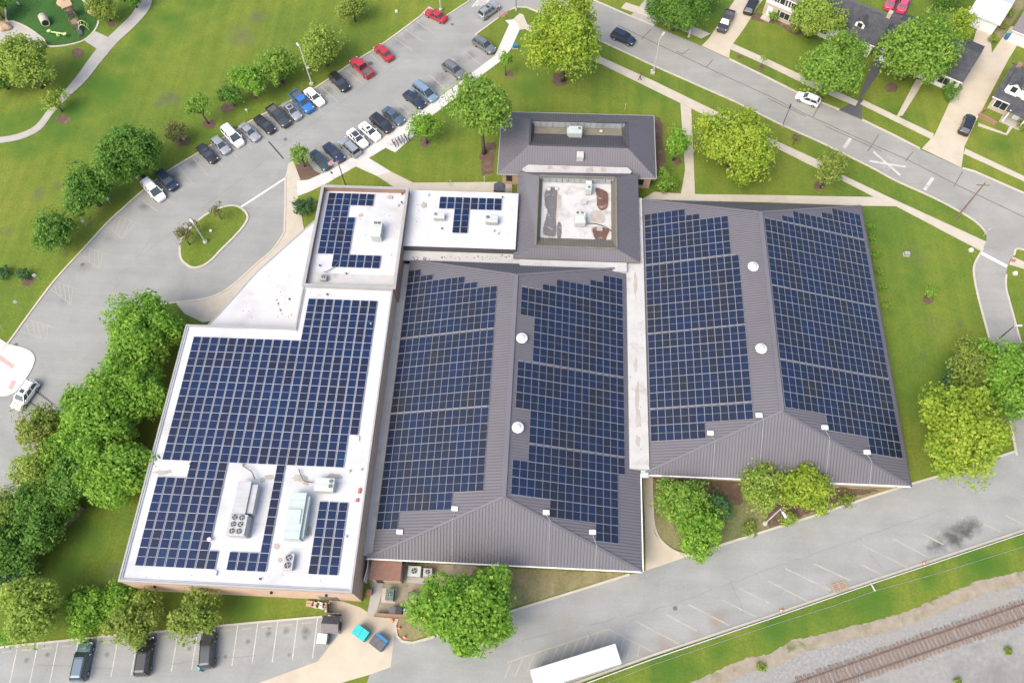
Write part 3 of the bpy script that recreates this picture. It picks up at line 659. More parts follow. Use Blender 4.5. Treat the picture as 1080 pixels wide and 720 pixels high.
# ---- west flat-roofed wing (gymnasium)
GX0, GX1, GN0, GN1, GN2, GX2 = -51.7, -22.35, 15.45, 51.6, 58.7, -35.75
gout = [(GX0, GN0), (GX1, GN0), (GX1, GN2), (GX2, GN2), (GX2, GN1), (GX0, GN1)]
def inset(pts, d):
    o = []; n = len(pts)
    for i in range(n):
        a, b, c = [Vector(pts[(i+k-1) % n]) for k in range(3)]
        d1 = (b-a).normalized(); d2 = (c-b).normalized(); n1 = Vector((-d1.y, d1.x)); n2 = Vector((-d2.y, d2.x))
        k = (n1+n2); k = k/ max(.2, k.dot(n1)) ; p = b + k*d; o.append((p.x, p.y))
    return o
def walls(pts, z0, z1, t, mat, name='brick_wall', **k):
    bm = bmesh.new(); n = len(pts); ins = inset(pts, t)
    for i in range(n):
        j = (i+1) % n
        q = [pts[i], pts[j], ins[j], ins[i]]
        lo = [bm.verts.new((*p, z0)) for p in q]; hi = [bm.verts.new((*p, z1)) for p in q]
        bm.faces.new((lo[0], lo[1], hi[1], hi[0])); bm.faces.new((lo[2], lo[3], hi[3], hi[2])); bm.faces.new(hi); bm.faces.new(lo[::-1])
    bmesh.ops.remove_doubles(bm, verts=bm.verts[:], dist=.001)
    return part(name, bm, mat, **k)
def coping(pts, z, w, mat, out_=.05, h=.09):
    o = inset(pts, -out_); i_ = inset(pts, w); bm = bmesh.new(); n = len(pts)
    for k in range(n):
        j = (k+1) % n; q = [o[k], o[j], i_[j], i_[k]]
        lo = [bm.verts.new((*p, z)) for p in q]; hi = [bm.verts.new((*p, z+h)) for p in q]
        for f in ((lo[0], lo[1], hi[1], hi[0]), (lo[2], lo[3], hi[3], hi[2]), hi, lo[::-1]): bm.faces.new(f)
    bmesh.ops.remove_doubles(bm, verts=bm.verts[:], dist=.001)
    return part('parapet_coping', bm, mat)
walls(gout, 0, 6.84, .2, m_brick)
coping(gout, 6.84, .20, m_cap, .03, .07)
bm = bmesh.new(); prism(bm, inset(gout, .202), 6.3, 6.62); part('flat_roof', bm, m_white)
# inner parapet flashing
gi = inset(gout, .204); bm = bmesh.new(); ribbon(bm, inset(gi, .09), .16, 6.60, 6.80, True); part('parapet_flashing', bm, m_white)
bm = bmesh.new()          # wall lamps on the south wall
for x in (-48, -41.9, -33, -26): box(bm, x-.14, x+.14, 15.15, 15.45, 4.4, 4.7); box(bm, x-.05, x+.05, 15.1, 15.45, 4.7, 4.9)
part('wall_lamp', bm, m_dk)
bm = bmesh.new(); box(bm, GX0-.06, GX1+.06, GN0-.075, GN0-.002, 6.42, 6.80); box(bm, GX1+.002, GX1+.075, GN0-.06, GN0+1.6, 6.42, 6.80); part('fascia_band', bm, m_cap)
bm = bmesh.new(); box(bm, -27.6, -25.2, 15.38, 15.449, 0, 2.6); part('service_door', bm, m_woodg)
bm = bmesh.new()
for k in range(13):
    y = 17.6+k*2.9
    if y < 51: box(bm, GX0+.35, GX1-.35, y-.04, y+.04, 6.62, 6.626)
part('membrane_seam', bm, m_white_old)
# ---- north-west wing
nw = [(-35.85, 58.705), (-22.0, 58.705), (-22.0, 77.2), (-35.85, 77.2)]
walls(nw, 0, 6.95, .35, m_brickb)
coping(nw, 6.95, .40, m_cap)
bm = bmesh.new(); prism(bm, inset(nw, .352), 5.6, 5.95); part('flat_roof', bm, m_white)
bm = bmesh.new(); box(bm, -35.4, -22.4, 59.06, 61.6, 5.951, 6.0); part('roof_walk_pad', bm, m_white_old)
# ---- low canopy roof over the west entry
tri = [(-35.9, 73.6), (-37.71, 71.55), (-44.46, 62.46), (-48.51, 55.21), (-50.4, 52.2), (-50.2, 51.65), (-35.9, 51.65), (-35.9, 58.6)]
bm = bmesh.new(); prism(bm, tri, 3.6, 3.95); part('canopy_roof', bm, m_white)
bm = bmesh.new(); ribbon(bm, tri[:6], .25, 3.4, 4.02); part('canopy_edge', bm, m_cap)
bm = bmesh.new()
for t in (.06, .28, .5, .72, .94):
    x, y = -36.6+(-50.2+36.6)*t, 71.0+(52.2-71.0)*t; tube(bm, [(x+.5, y-.35, 0), (x+.5, y-.35, 3.55)], .16, 10)
part('canopy_post', bm, m_trim)
# ---- north flat roof with the T-shaped array
bm = bmesh.new(); prism(bm, [(-21.995, 67.35), (-4.7, 67.35), (-4.7, 77.95), (-21.995, 77.95)], 4.95, 5.4); part('flat_roof', bm, m_white)
bm = bmesh.new(); box(bm, -21.7, -5.2, 67.6, 77.6, 0, 4.95); part('brick_wall', bm, m_brickb)
bm = bmesh.new(); box(bm, -21.995, -4.7, 67.27, 67.348, 4.22, 5.36); part('fascia_band', bm, m_metal_dark)
bm = bmesh.new(); box(bm, -3.995, -2.9, 64.7, 66.15, 4.0, 4.58); box(bm, -21.995, -4.0, 65.6, 67.27, 3.85, 4.20); prism(bm, [(-4.69, 67.26), (-3.85, 67.26), (-3.85, 77.9), (-4.69, 77.9)], 4.3, 4.62); part('roof_ledge', bm, m_white_old)

# ---- the two big hip roofs
def hip(x0, x1, n0, n1, xr, nr0, nr1, ze, zr, wcut=0):
    bm = bmesh.new()
    a, b, c, d = Vector((x0, n0, ze)), Vector((x1, n0, ze)), Vector((x1, n1, ze)), Vector((x0, n1, ze)); r0, r1 = Vector((xr, nr0, zr)), Vector((xr, nr1, zr))
    aw, dw = a.lerp(r0, wcut), d.lerp(r1, wcut)
    seam_roof(bm, [aw, r0, r1, dw], (-1, 0, -.3)); seam_roof(bm, [b, c, r1, r0], (1, 0, -.3))
    seam_roof(bm, [a, b, r0], (0, -1, -.5)); seam_roof(bm, [c, d, r1], (0, 1, -.5))
    o = part('hip_roof', bm, [m_metal, m_rib])
    bm = bmesh.new()
    for p, q in ((a, r0), (b, r0), (c, r1), (d, r1)): ridge_cap(bm, p, q, .3)
    ridge_cap(bm, r0, r1, .62)
    k = bm_obj('ridge_cap', bm, m_metal, o)
    return o
HL = hip(-21.84, 13.83, 20.35, 66.1, -4.2, 27.7, 60.55, 3.5, 9.0, .047)
HR = hip(13.93, 49.8, 33.2, 78.95, 31.98, 40.88, 73.03, 3.5, 9.0)
for x0, x1, n0, n1 in ((-20.9, 13.2, 21.1, 65.4), (14.5, 49.1, 33.9, 78.3)):
    walls([(x0, n0), (x1, n0), (x1, n1), (x0, n1)], 0, 3.36, .3, m_brickt if x0 > 0 else m_brick)
bm = bmesh.new(); box(bm, 12.35, 15.0, 33.75, 78.75, 3.3, 4.12); part('valley_gutter', bm, m_white_old)
bm = bmesh.new(); box(bm, -22.34, -21.02, 20.75, 65.6, 2.7, 3.06); part('valley_gutter', bm, m_white_old)
bm = bmesh.new(); box(bm, -3.1, 12.36, 64.55, 66.1, 3.6, 4.62)
vs = [v for v in bm.verts if v.co.x < 0 and v.co.y < 65]
for v in vs: v.co.x -= .75
part('valley_gutter', bm, m_white_old)
bm = bmesh.new()             # eave gutters
for a, b in (((-21.84, 20.27, 3.42), (13.83, 20.27, 3.42)), ((13.93, 33.12, 3.42), (49.8, 33.12, 3.42)), ((13.93, 20.35, 3.42), (13.93, 33.3, 3.42))): bar(bm, a, b, .16, .16)
part('eave_gutter', bm, m_trim)
bm = bmesh.new(); bar(bm, (49.88, 33.1, 3.42), (49.88, 78.95, 3.42), .14, .16); part('eave_gutter', bm, m_metal_dark)
bm = bmesh.new(); box(bm, 13.9, 14.9, 32.7, 33.7, 3.5, 3.8); part('rain_head', bm, m_hvm)
# ---- connector with the roof well
def ring_roof(outer, zo, inner, zi, floor, zf, names, fmat, imats):
    """hip-like ring round a sunken flat roof. outer/inner/floor = (x0, x1, n0, n1)"""
    c = lambda r, z: [Vector((r[0], r[2], z)), Vector((r[1], r[2], z)), Vector((r[1], r[3], z)), Vector((r[0], r[3], z))]
    O, I, F = c(outer, 0), c(inner, zi), c(floor, zf)
    for k in range(4): O[k].z = zo[k]
    bm = bmesh.new(); dn = [(0, -1, -.5), (1, 0, -.5), (0, 1, -.5), (-1, 0, -.5)]
    for k in range(4): seam_roof(bm, [O[k], O[(k+1) % 4], I[(k+1) % 4], I[k]], dn[k])
    o = part('hip_roof', bm, [m_metal, m_rib])
    for k in range(4):
        bm = bmesh.new(); P = [I[k], I[(k+1) % 4], F[(k+1) % 4], F[k]]
        seam_roof(bm, P, (-dn[k][0], -dn[k][1], -.9), .46, .08, (.07, .06)); bm_obj(names, bm, [imats[k], m_rib], o).parent = o
    bm = bmesh.new(); prism(bm, [(floor[0]-.05, floor[2]-.05), (floor[1]+.05, floor[2]-.05), (floor[1]+.05, floor[3]+.05), (floor[0]-.05, floor[3]+.05)], zf-.3, zf+.03)
    bm_obj('well_floor', bm, fmat, o)
    bm = bmesh.new()
    for k in range(4): bar(bm, I[k]+Vector((0, 0, .05)), I[(k+1) % 4]+Vector((0, 0, .05)), .28, .12)
    bm_obj('well_curb', bm, m_metal_dark if fmat is not m_well else m_olive, o)
    return o
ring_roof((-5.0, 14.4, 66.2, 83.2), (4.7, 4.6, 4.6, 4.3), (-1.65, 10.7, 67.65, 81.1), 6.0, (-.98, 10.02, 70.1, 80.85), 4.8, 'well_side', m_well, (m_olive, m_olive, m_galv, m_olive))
bm = bmesh.new()
for k in range(11): box(bm, -.7+k*.98, -.7+k*.98+.86, 80.7, 80.82, 4.95, 5.85)
part('wall_panel', bm, m_galv)
bm = bmesh.new(); box(bm, -3.6, 13.6, 67.0, 82.6, 0, 4.1); part('brick_wall', bm, m_brick)
# ---- north building
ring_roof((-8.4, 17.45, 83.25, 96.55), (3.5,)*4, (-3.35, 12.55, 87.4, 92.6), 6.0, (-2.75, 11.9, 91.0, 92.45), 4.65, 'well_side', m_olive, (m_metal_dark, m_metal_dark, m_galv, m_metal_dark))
bm = bmesh.new()
for k in range(14): box(bm, -2.7+k*1.04, -2.7+k*1.04+.94, 92.36, 92.42, 4.75, 5.9)
part('wall_panel', bm, m_galv)
bm = bmesh.new(); box(bm, -7.7, 16.8, 83.9, 95.9, 0, 3.35); part('brick_wall', bm, m_brick)
bm = bmesh.new(); prism(bm, [(-4.4, 83.55), (-3.8, 82.85), (12.9, 82.85), (13.45, 83.6), (12.75, 84.4), (-3.45, 84.4)], 3.8, 4.62); part('valley_gutter', bm, m_white_old)
bm = bmesh.new()
c = G(612, 163, 5.75)
box(bm, c.x-.55, c.x+.55, c.y-.6, c.y+.6, 4.6, 5.8); o = part('skylight', bm, m_white_old)
bm = bmesh.new()
for a, b in (((-8.4, 83.17, 3.42), (-4.6, 83.17, 3.42)), ((13.6, 83.17, 3.42), (17.45, 83.17, 3.42)), ((-8.48, 83.2, 3.42), (-8.48, 96.6, 3.42)), ((17.53, 83.2, 3.42), (17.53, 96.6, 3.42)), ((-8.4, 96.63, 3.42), (17.45, 96.63, 3.42))): bar(bm, a, b, .14, .14)
part('eave_gutter', bm, m_cap)
bm = bmesh.new()
for x in (-6.6, 15.2): box(bm, x-.5, x+.5, 83.84, 83.9, .9, 2.3)
part('window', bm, m_wglass)
bm = bmesh.new()                     # windows along the east and south walls
for k in range(9): box(bm, 49.10, 49.14, 36.5+k*4.6, 38.3+k*4.6, 1.0, 2.4)
for k in range(7): box(bm, 16.5+k*4.6, 18.4+k*4.6, 33.83, 33.9, 1.0, 2.3)
part('window', bm, m_wglass)
# small entry hood by the connector
bm = bmesh.new(); c = G(527, 197, 3.0); prism(bm, [(c.x-.95, c.y-.9), (c.x+.95, c.y-.9), (c.x+.95, c.y+.5), (c.x, c.y+1.1), (c.x-.95, c.y+.5)], 2.8, 3.1); part('entry_hood', bm, m_shing)
bm = bmesh.new(); box(bm, c.x-.8, c.x+.8, c.y-.8, c.y-.1, 0, 2.8); part('entry_wall', bm, m_brick)

# ---- stains with their own shapes on the flat roofs (thin dried deposits)
def stain(pts, z, mat, dz=.004):
    return [(lambda g: (g.x, g.y))(G(u, v, z)) for u, v in pts]
def roof_stain(lst, mat):
    for i, (u, v, ru, rv, z) in enumerate(lst):
        q = stain(blob(u, v, ru, rv, 14, .28, i*7+3), z, mat)
        bm = bmesh.new(); bm.faces.new([bm.verts.new((x, y, z+.004+.0008*i)) for x, y in q]); o = part('roof_stain', bm, mat)
def roof_stain_poly(pts, z, mat):
    pts = jag(pts + pts[:1], .55, .32, len(pts))[:-1]
    if mat is not m_tan_stain:
        cx, cy = sum(p[0] for p in pts)/len(pts), sum(p[1] for p in pts)/len(pts); rr = random.Random(len(pts))
        h = [(cx+(u-cx)*1.16+rr.uniform(-.25, .25), cy+(v-cy)*1.06+rr.uniform(-.25, .25)) for u, v in pts]
        bm = bmesh.new(); f = bm.faces.new([bm.verts.new((x, y, z-.0035)) for x, y in stain(h, z, mat)]); bm.normal_update(); bmesh.ops.triangulate(bm, faces=[f]); part('roof_stain', bm, m_tan_stain)
    bm = bmesh.new(); f = bm.faces.new([bm.verts.new((x, y, z)) for x, y in stain(pts, z, mat)]); bm.normal_update(); bmesh.ops.triangulate(bm, faces=[f]); part('roof_stain', bm, mat)
zf = 4.836
s_ = lambda pts: [(560+x/10.286, 180+y/10.286) for x, y in pts]
roof_stain_poly(s_(cr([(150, 260), (190, 190), (270, 190), (285, 250), (280, 400), (270, 500), (275, 690), (210, 712), (140, 690), (135, 620), (160, 520), (180, 430), (155, 380)], 3, True)), zf, m_grime)
roof_stain_poly(s_(cr([(700, 190), (760, 200), (830, 240), (840, 330), (820, 410), (760, 430), (720, 380), (715, 280)], 3, True)), zf+.002, m_rust)
roof_stain_poly(s_(cr([(690, 720), (665, 640), (700, 610), (800, 620), (850, 640), (830, 700), (800, 760), (720, 780)], 3, True)), zf+.002, m_rust)
roof_stain_poly(s_(cr([(650, 450), (740, 430), (800, 490), (800, 560), (740, 570), (660, 540)], 3, True)), zf+.003, m_tan_stain)
roof_stain_poly(s_(cr([(285, 270), (330, 270), (330, 390), (290, 390)], 3, True)), zf+.001, m_tan_stain)
roof_stain_poly(s_(cr([(290, 570), (328, 575), (328, 720), (285, 720)], 3, True)), zf+.001, m_grime)
roof_stain([(170, 498, 9, 2.2, 6.62), (178, 497, 4, 2, 6.62), (352, 502, 9, 3, 6.62), (316, 504, 8, 3.5, 6.62), (323, 509, 4, 3, 6.62), (277, 506, 3, 3, 6.62), (292, 576, 4, 4, 6.62), (296, 590, 3, 3, 6.62), (326, 560, 3, 5, 6.62), (285, 503, 5, 3, 6.62)], m_tan_stain)
roof_stain([(670.5, 385, 2.2, 7, 4.12), (672, 418, 2.5, 14, 4.12), (673, 440, 3, 10, 4.12), (670, 300, 2, 12, 4.12), (673, 465, 3, 6, 4.12)], m_tan_stain)
roof_stain([(596, 177, 4.5, 2.2, 4.62), (622, 179.5, 4.5, 2.6, 4.62), (580, 176.5, 3, 2, 4.62), (636, 179.5, 3, 2.5, 4.62)], m_tan_stain)
roof_stain([(411.5, 208, 3.5, 2.2, 5.95), (381, 227, 3, 2, 5.95)], m_tan_stain)
roof_stain([(447, 216.5, 3, 3, 5.4)], m_tan_stain)

def specks(z, area, n, mat, r0, r1, seed):
    rr = random.Random(seed); bm = bmesh.new()
    for _ in range(n):
        u, v = area(rr); q = stain(blob(u, v, rr.uniform(r0, r1), rr.uniform(r0, r1), 7, .4, rr.randint(0, 9999)), z, mat)
        bm.faces.new([bm.verts.new((x, y, z+.012)) for x, y in q])
    part('roof_specks', bm, mat)
rect = lambda u0, u1, v0, v1: (lambda rr: (rr.uniform(u0, u1), rr.uniform(v0, v1)))
specks(3.95, rect(255, 310, 290, 335), 14, m_grime, .3, .7, 1)
specks(3.95, lambda rr: (lambda t: (281+17*t+rr.uniform(-.8, .8), 283+50*t))(rr.random()), 26, m_white_old, .4, 1.1, 2)
specks(6.62, rect(369, 390, 455, 590), 22, m_grime, .25, .6, 3)
specks(6.62, rect(150, 360, 604, 612), 18, m_grime, .25, .6, 4)
specks(6.62, rect(325, 400, 306, 312), 10, m_grime, .25, .5, 5)
specks(5.95, rect(380, 420, 210, 275), 14, m_grime, .25, .6, 6)
specks(5.4, rect(436, 470, 205, 255), 12, m_grime, .25, .5, 7); specks(5.4, rect(500, 540, 240, 262), 10, m_grime, .25, .5, 8)
specks(4.12, lambda rr: (rr.uniform(664, 679), rr.uniform(215, 480)), 60, m_grime, .2, .6, 9)
specks(4.20, rect(432, 538, 269, 274), 40, m_grime, .3, .9, 10)

# ================================================================== SOLAR PANELS
PV = [0]
def panel_meshes():
    W, L, T = 1.12, 2.285, .04
    bm = bmesh.new(); 
    for y0, y1 in ((-L/2+.024, -.016), (.016, L/2-.024)): box(bm, -W/2+.024, W/2-.024, y0, y1, .004, .041)
    bmesh.ops.recalc_face_normals(bm, faces=bm.faces[:]); me = bpy.data.meshes.new('solar_panel'); bm.to_mesh(me); bm.free(); me.materials.append(m_pv)
    bm = bmesh.new()
    box(bm, -W/2, W/2, -L/2, -L/2+.022, 0, T); box(bm, -W/2, W/2, L/2-.022, L/2, 0, T); box(bm, -W/2, -W/2+.022, -L/2+.023, L/2-.023, 0, T); box(bm, W/2-.022, W/2, -L/2+.023, L/2-.023, 0, T); box(bm, -W/2+.023, W/2-.023, -.015, .015, 0, T)
    bmesh.ops.recalc_face_normals(bm, faces=bm.faces[:]); mf = bpy.data.meshes.new('frame'); bm.to_mesh(mf); bm.free(); mf.materials.append(m_pvf)
    bm = bmesh.new(); box(bm, -W/2-.06, W/2+.06, -.035, .035, -.14, -.003)
    bmesh.ops.recalc_face_normals(bm, faces=bm.faces[:]); mr = bpy.data.meshes.new('mounting_rail'); bm.to_mesh(mr); bm.free(); mr.materials.append(m_rack)
    return me, mf, mr
PME, PMF, PMR = panel_meshes()
def panel(x, y, z, label, group):
    o = link('solar_panel', PME, label=label, cat='solar panel', group=group); o.location = (x, y, z); o.rotation_euler = (RND.uniform(-.006, .006), RND.uniform(-.006, .006), 0)
    for nme, me, dy in (('frame', PMF, 0), ('mounting_rail', PMR, -.75), ('mounting_rail', PMR, .75)):
        c = link(nme, me); c.parent = o; c.location.y = dy
def lattice(x0, n0, dx, dn, rows, z, label, group):
    for k, cols in rows:
        for c in cols: panel(x0+(c+.5)*dx-.09, n0-(k+.5)*dn, z, label, group)
R = lambda a, b: list(range(a, b))
rows = [(k, R(12, 20)) for k in range(3)] + [(k, R(0, 20)) for k in range(3, 9)] + [(k, R(0, 19)) for k in (9, 10)] + [(11, R(3, 7)+[12])] + [(k, R(0, 7)+[12]) for k in (12, 13, 14, 15)] + [(16, R(0, 8)+R(9, 13))] + [(k, [17, 18, 19]) for k in (13, 14, 15, 16)]
lattice(-50.15, 56.7, 1.296, 2.311, rows, 6.765, 'blue solar panel in the big tight array on the large white flat roof', 'blue panels in the big array on the white flat roof')
lattice(-34.75, 76.4, 1.235, 2.29, [(0, R(0, 6)), (1, R(0, 3)), (2, R(0, 4)), (3, R(0, 4)), (4, R(0, 4)), (5, R(2, 8))], 6.095, 'dark panel in the small hook-shaped array on the walled white roof', 'panels in the hook-shaped array on the small walled roof')
lattice(-17.1, 76.7, 1.245, 2.26, [(0, R(0, 8)), (1, [2, 3]), (2, [2, 3])], 5.545, 'dark panel in the T-shaped array on the white roof', 'panels in the T-shaped array on the white roof')
# sloped arrays: several hundred more panels of the same kind as one stuff object
sv, sf, smi, stone = [], [], [], []
def slope_panel(fz, xa, xb, na, nb, split_x):
    """one panel lying on the slope, between plan x xa..xb and n na..nb; two cell fields inside an aluminium frame"""
    def quad(x0, x1, y0, y1, up, mi, tn):
        i = len(sv)
        for x, y in ((x0, y0), (x1, y0), (x1, y1), (x0, y1)): sv.append((x, y, fz(x)+up))
        sf.append((i, i+1, i+2, i+3)); smi.append(mi); stone.append(tn)
    def slab(x0, x1, y0, y1, u0, u1, mi, tn):
        quad(x0, x1, y0, y1, u1, mi, tn); i = len(sv)
        for x, y in ((x0, y0), (x1, y0), (x1, y1), (x0, y1)): sv.append((x, y, fz(x)+u0))
        for a, b in ((0, 1), (1, 2), (2, 3), (3, 0)): sf.append((i+a, i+b, i-4+b, i-4+a)); smi.append(mi); stone.append(tn)
    cx, cn = (xa+xb)/2, (na+nb)/2
    tn = .5 + .5*math.sin(cx*.9+1.3*math.sin(cn*.21))*math.cos(cn*.33+cx*.2)
    tn = min(.96, max(.02, tn*.55 + RND.random()*.45))
    g = .018
    slab(xa+g, xb-g, na+g, nb-g, .07, .135, 1, 0)
    f = .031
    if split_x: fields = [(xa+f, cx-.011, na+f, nb-f), (cx+.011, xb-f, na+f, nb-f)]
    else: fields = [(xa+f, xb-f, na+f, cn-.011), (xa+f, xb-f, cn+.011, nb-f)]
    for a in fields: quad(*a, .139, 0, tn)
def slope_array(fz, x0, pitch, blocks, land=()):
    for top, npair, c0, c1 in blocks:
        for k in range(npair):
            for c in range(c0, c1): slope_panel(fz, x0+c*pitch, x0+(c+1)*pitch, top-(k+1)*2.325+.02, top-k*2.325-.02, False)
    for xa, xb, na, nb in land: slope_panel(fz, xa, xb, na, nb, True)
zLW = lambda x: 9-5.5*(-4.2-x)/17.64; zLE = lambda x: 9-5.5*(x+4.2)/18.03
zRW = lambda x: 9-5.5*(31.98-x)/18.05; zRE = lambda x: 9-5.5*(x-31.98)/17.82
slope_array(zLW, -20.95, 1.003, [(63.8, 1, 0, 2), (61.48, 1, 0, 9), (59.15, 3, 0, 14), (51.95, 5, 0, 14), (40.15, 5, 0, 14), (28.58, 1, 0, 10), (26.26, 1, 0, 3)],
            [(-18.94, -16.94, 61.5, 62.55), (-11.92, -9.92, 59.17, 60.22)])
slope_array(zLE, -3.32, 1.003, [(63.45, 1, 12, 15), (61.14, 1, 5, 15), (58.75, 2, 0, 15), (54.12, 3, 2, 15), (46.9, 3, 0, 15), (39.95, 2, 2, 15), (35.08, 1, 2, 15), (32.75, 2, 0, 14), (28.1, 1, 5, 14), (25.78, 1, 11, 14)],
            [(-.31, 1.69, 58.83, 59.88), (6.71, 8.71, 61.16, 62.2)])
slope_array(zRW, 15.3, 1.012, [(75.55, 1, 0, 6), (73.2, 3, 0, 12), (66.0, 5, 0, 13), (54.2, 5, 0, 13), (42.35, 1, 0, 13), (40.02, 1, 0, 7)], [(21.39, 23.4, 73.22, 74.27)])
slope_array(zRE, 32.5, .985, [(77.0, 1, 12, 17), (74.68, 1, 5, 17), (72.1, 5, 0, 17), (60.35, 5, 0, 17), (48.5, 3, 0, 17), (41.52, 1, 6, 17), (39.18, 1, 12, 17)], [(35.46, 37.4, 72.32, 73.37), (42.37, 44.3, 74.7, 75.75)])
for fz, xa, xb, nn in ((zLW, -20.9, -6.95, (52.12, 40.28)), (zLE, -3.3, 11.7, (58.87, 46.99)), (zLE, -1.3, 11.7, (35.2,)), (zRW, 15.3, 28.4, (66.13, 54.33, 42.5)), (zRE, 32.5, 49.2, (72.22, 60.47, 48.66))):
    for n0 in nn:                              # bare racking shows between the blocks of rows
        x = xa
        while x < xb-.05:
            x1 = min(x+.7, xb); i = len(sv)
            for px, py in ((x, n0-.02), (x1, n0-.02), (x1, n0+.015), (x, n0+.015)): sv.append((px, py, fz(px)+.11))
            sf.append((i, i+1, i+2, i+3)); smi.append(1); stone.append(0); x += 1.003
me = bpy.data.meshes.new('solar_panels'); me.from_pydata(sv, [], sf); me.materials.append(m_pvs); me.materials.append(m_pvf)
me.polygons.foreach_set('material_index', smi); at = me.attributes.new('tone', 'FLOAT', 'FACE'); at.data.foreach_set('value', stone); me.update()
link('solar_panels', me, kind='stuff', label='dense rows of dark blue solar panels covering the slopes of both grey hip roofs', cat='solar panels')

# ================================================================== ROOFTOP EQUIPMENT
def child(root, name, bm, mat, smooth=False, **k): return bm_obj(name, bm, mat, root, smooth, **k)
def fan(root, x, y, z, r, mat=m_fan):
    bm = bmesh.new(); lathe(bm, (x, y, z), [(r, 0), (r, .10), (r*.92, .12)], 18); ob = child(root, 'fan_ring', bm, m_fan)
    bm = bmesh.new(); disc(bm, (x, y), r*.9, z+.125, 18); child(ob, 'fan_opening', bm, m_dk).matrix_parent_inverse = Matrix.Identity(4)
    bm = bmesh.new()
    a0 = RND.uniform(0, 1)
    for k in range(4):
        a = a0 + k*math.pi/2; d = Vector((math.cos(a), math.sin(a), 0)); n = Vector((-d.y, d.x, 0))
        P = [Vector((x, y, z+.15)) + d*r*.12 - n*r*.07, Vector((x, y, z+.15)) + d*r*.82 - n*r*.02, Vector((x, y, z+.17)) + d*r*.78 + n*r*.26, Vector((x, y, z+.17)) + d*r*.15 + n*r*.13]
        bm.faces.new([bm.verts.new(p) for p in P])
    disc(bm, (x, y), r*.17, z+.18, 10); child(ob, 'fan_blades', bm, m_fan)
def unit(u, v, z, w, d, h, mat, label, rz=0.0, name='rooftop_unit', curb=.25, fans=(), louvres=0, hood=None, seams=2, steps=()):
    g = G(u, v, z+h); t = empty(name, (g.x, g.y, z), rz, label, 'rooftop unit')
    bm = bmesh.new(); box(bm, -w/2, w/2, -d/2, d/2, curb, h, bev=.04); child(t, 'casing', bm, mat)
    bm = bmesh.new(); box(bm, -w/2+.12, w/2-.12, -d/2+.12, d/2-.12, 0, curb); child(t, 'curb', bm, m_cap)
    bm = bmesh.new()
    for k in range(1, seams+1): y = -d/2 + d*k/(seams+1); box(bm, -w/2-.012, w/2+.012, y-.02, y+.02, curb+.05, h+.012)
    for s in (-1, 1): box(bm, s*w/2-.03, s*w/2+.03, -d/2+.1, d/2-.1, h*.55, h*.60)
    child(t, 'panel_seam', bm, m_fan)
    for (x, y, r) in fans: fan(t, x*w/2, y*d/2, h, r)
    if louvres:
        bm = bmesh.new()
        for k in range(louvres): zz = curb+.1 + (h-curb-.25)*k/louvres; box(bm, -w/2+.12, w/2-.12, -d/2-.035, -d/2-.002, zz, zz+.07)
        child(t, 'louvre', bm, m_fan)
    if hood:
        bm = bmesh.new(); x0, x1, y0, y1, hh = hood
        vs = box(bm, x0*w/2, x1*w/2, y0*d/2, y1*d/2, curb+.3, h*hh)
        child(t, 'intake_hood', bm, mat)
    for (x0, x1, y0, y1, z1) in steps:
        bm = bmesh.new(); box(bm, x0*w/2, x1*w/2, y0*d/2, y1*d/2, h+.003, z1, bev=.03); child(t, 'casing_top', bm, mat)
    return t
def pipe(name, pts, r, mat, label, cat='pipe'):
    bm = bmesh.new(); tube(bm, cr3(pts), r, 8); return bm_obj(name, bm, mat, None, True, label=label, cat=cat)
def cr3(P, n=5):
    P = [Vector(p) for p in P]; o = []
    for i in range(len(P)-1):
        a, b, c, d = P[max(i-1, 0)], P[i], P[i+1], P[min(i+2, len(P)-1)]
        for k in range(n):
            t = k/n; o.append(.5*((2*b) + (-a+c)*t + (2*a-5*b+4*c-d)*t*t + (-a+3*b-3*c+d)*t**3))
    return o + [P[-1]]
Z1 = 6.62
# long air handler with six fans
g = G(256, 535, 8.5); t = empty('rooftop_unit', (g.x, g.y, Z1), 0, 'long grey air handler with six round fans on the white flat roof', 'rooftop unit')
bm = bmesh.new(); box(bm, -1.35, .42, -.9, 3.5, .25, 1.75, bev=.04); box(bm, -1.45, .9, -3.55, -.905, .25, 1.95, bev=.05); child(t, 'casing', bm, m_hvg)
bm = bmesh.new(); box(bm, .43, 1.25, -.6, 3.2, .25, 1.45, bev=.04); child(t, 'filter_section', bm, m_hvg)
bm = bmesh.new(); box(bm, -1.3, 1.1, -3.4, 3.3, 0, .25); child(t, 'curb', bm, m_cap)
bm = bmesh.new()
for y in (.65, 1.95): box(bm, .42, 1.27, y-.02, y+.02, .3, 1.462)
for y in (.2, 1.3, 2.4): box(bm, -1.36, .43, y-.015, y+.015, .3, 1.762)
child(t, 'panel_seam', bm, m_fan)
for j in range(3):
    for i in (-.72, .18): fan(t, i, -3.05+j*.86, 1.95, .36)
unit(311, 543, Z1, 2.1, 5.9, 1.9, m_hvm, 'tall pale mint air handler with sloped louvred side on the white flat roof', fans=(), seams=5, steps=((-.95, .75, -.35, .25, 2.05),), hood=(1.0, 1.35, -.9, .9, .75))
unit(342, 510.5, Z1, 2.5, 1.75, 1.35, m_hv, 'cream boxy rooftop unit with two small fans near the brick parapet', fans=((.68, .5, .26), (.68, -.25, .26)), seams=1, louvres=3)
t = unit(304, 592, Z1, 1.25, 2.0, .95, m_hvg, 'small condenser with two square dark fans near the south roof edge', fans=((0, .46, .42), (0, -.46, .42)), seams=1)
unit(397, 241, 5.95, 1.55, 2.75, 1.7, m_hv, 'cream rooftop unit beside the hook-shaped solar array', fans=((-.35, .72, .25), (.4, .72, .25)), seams=2, louvres=4)
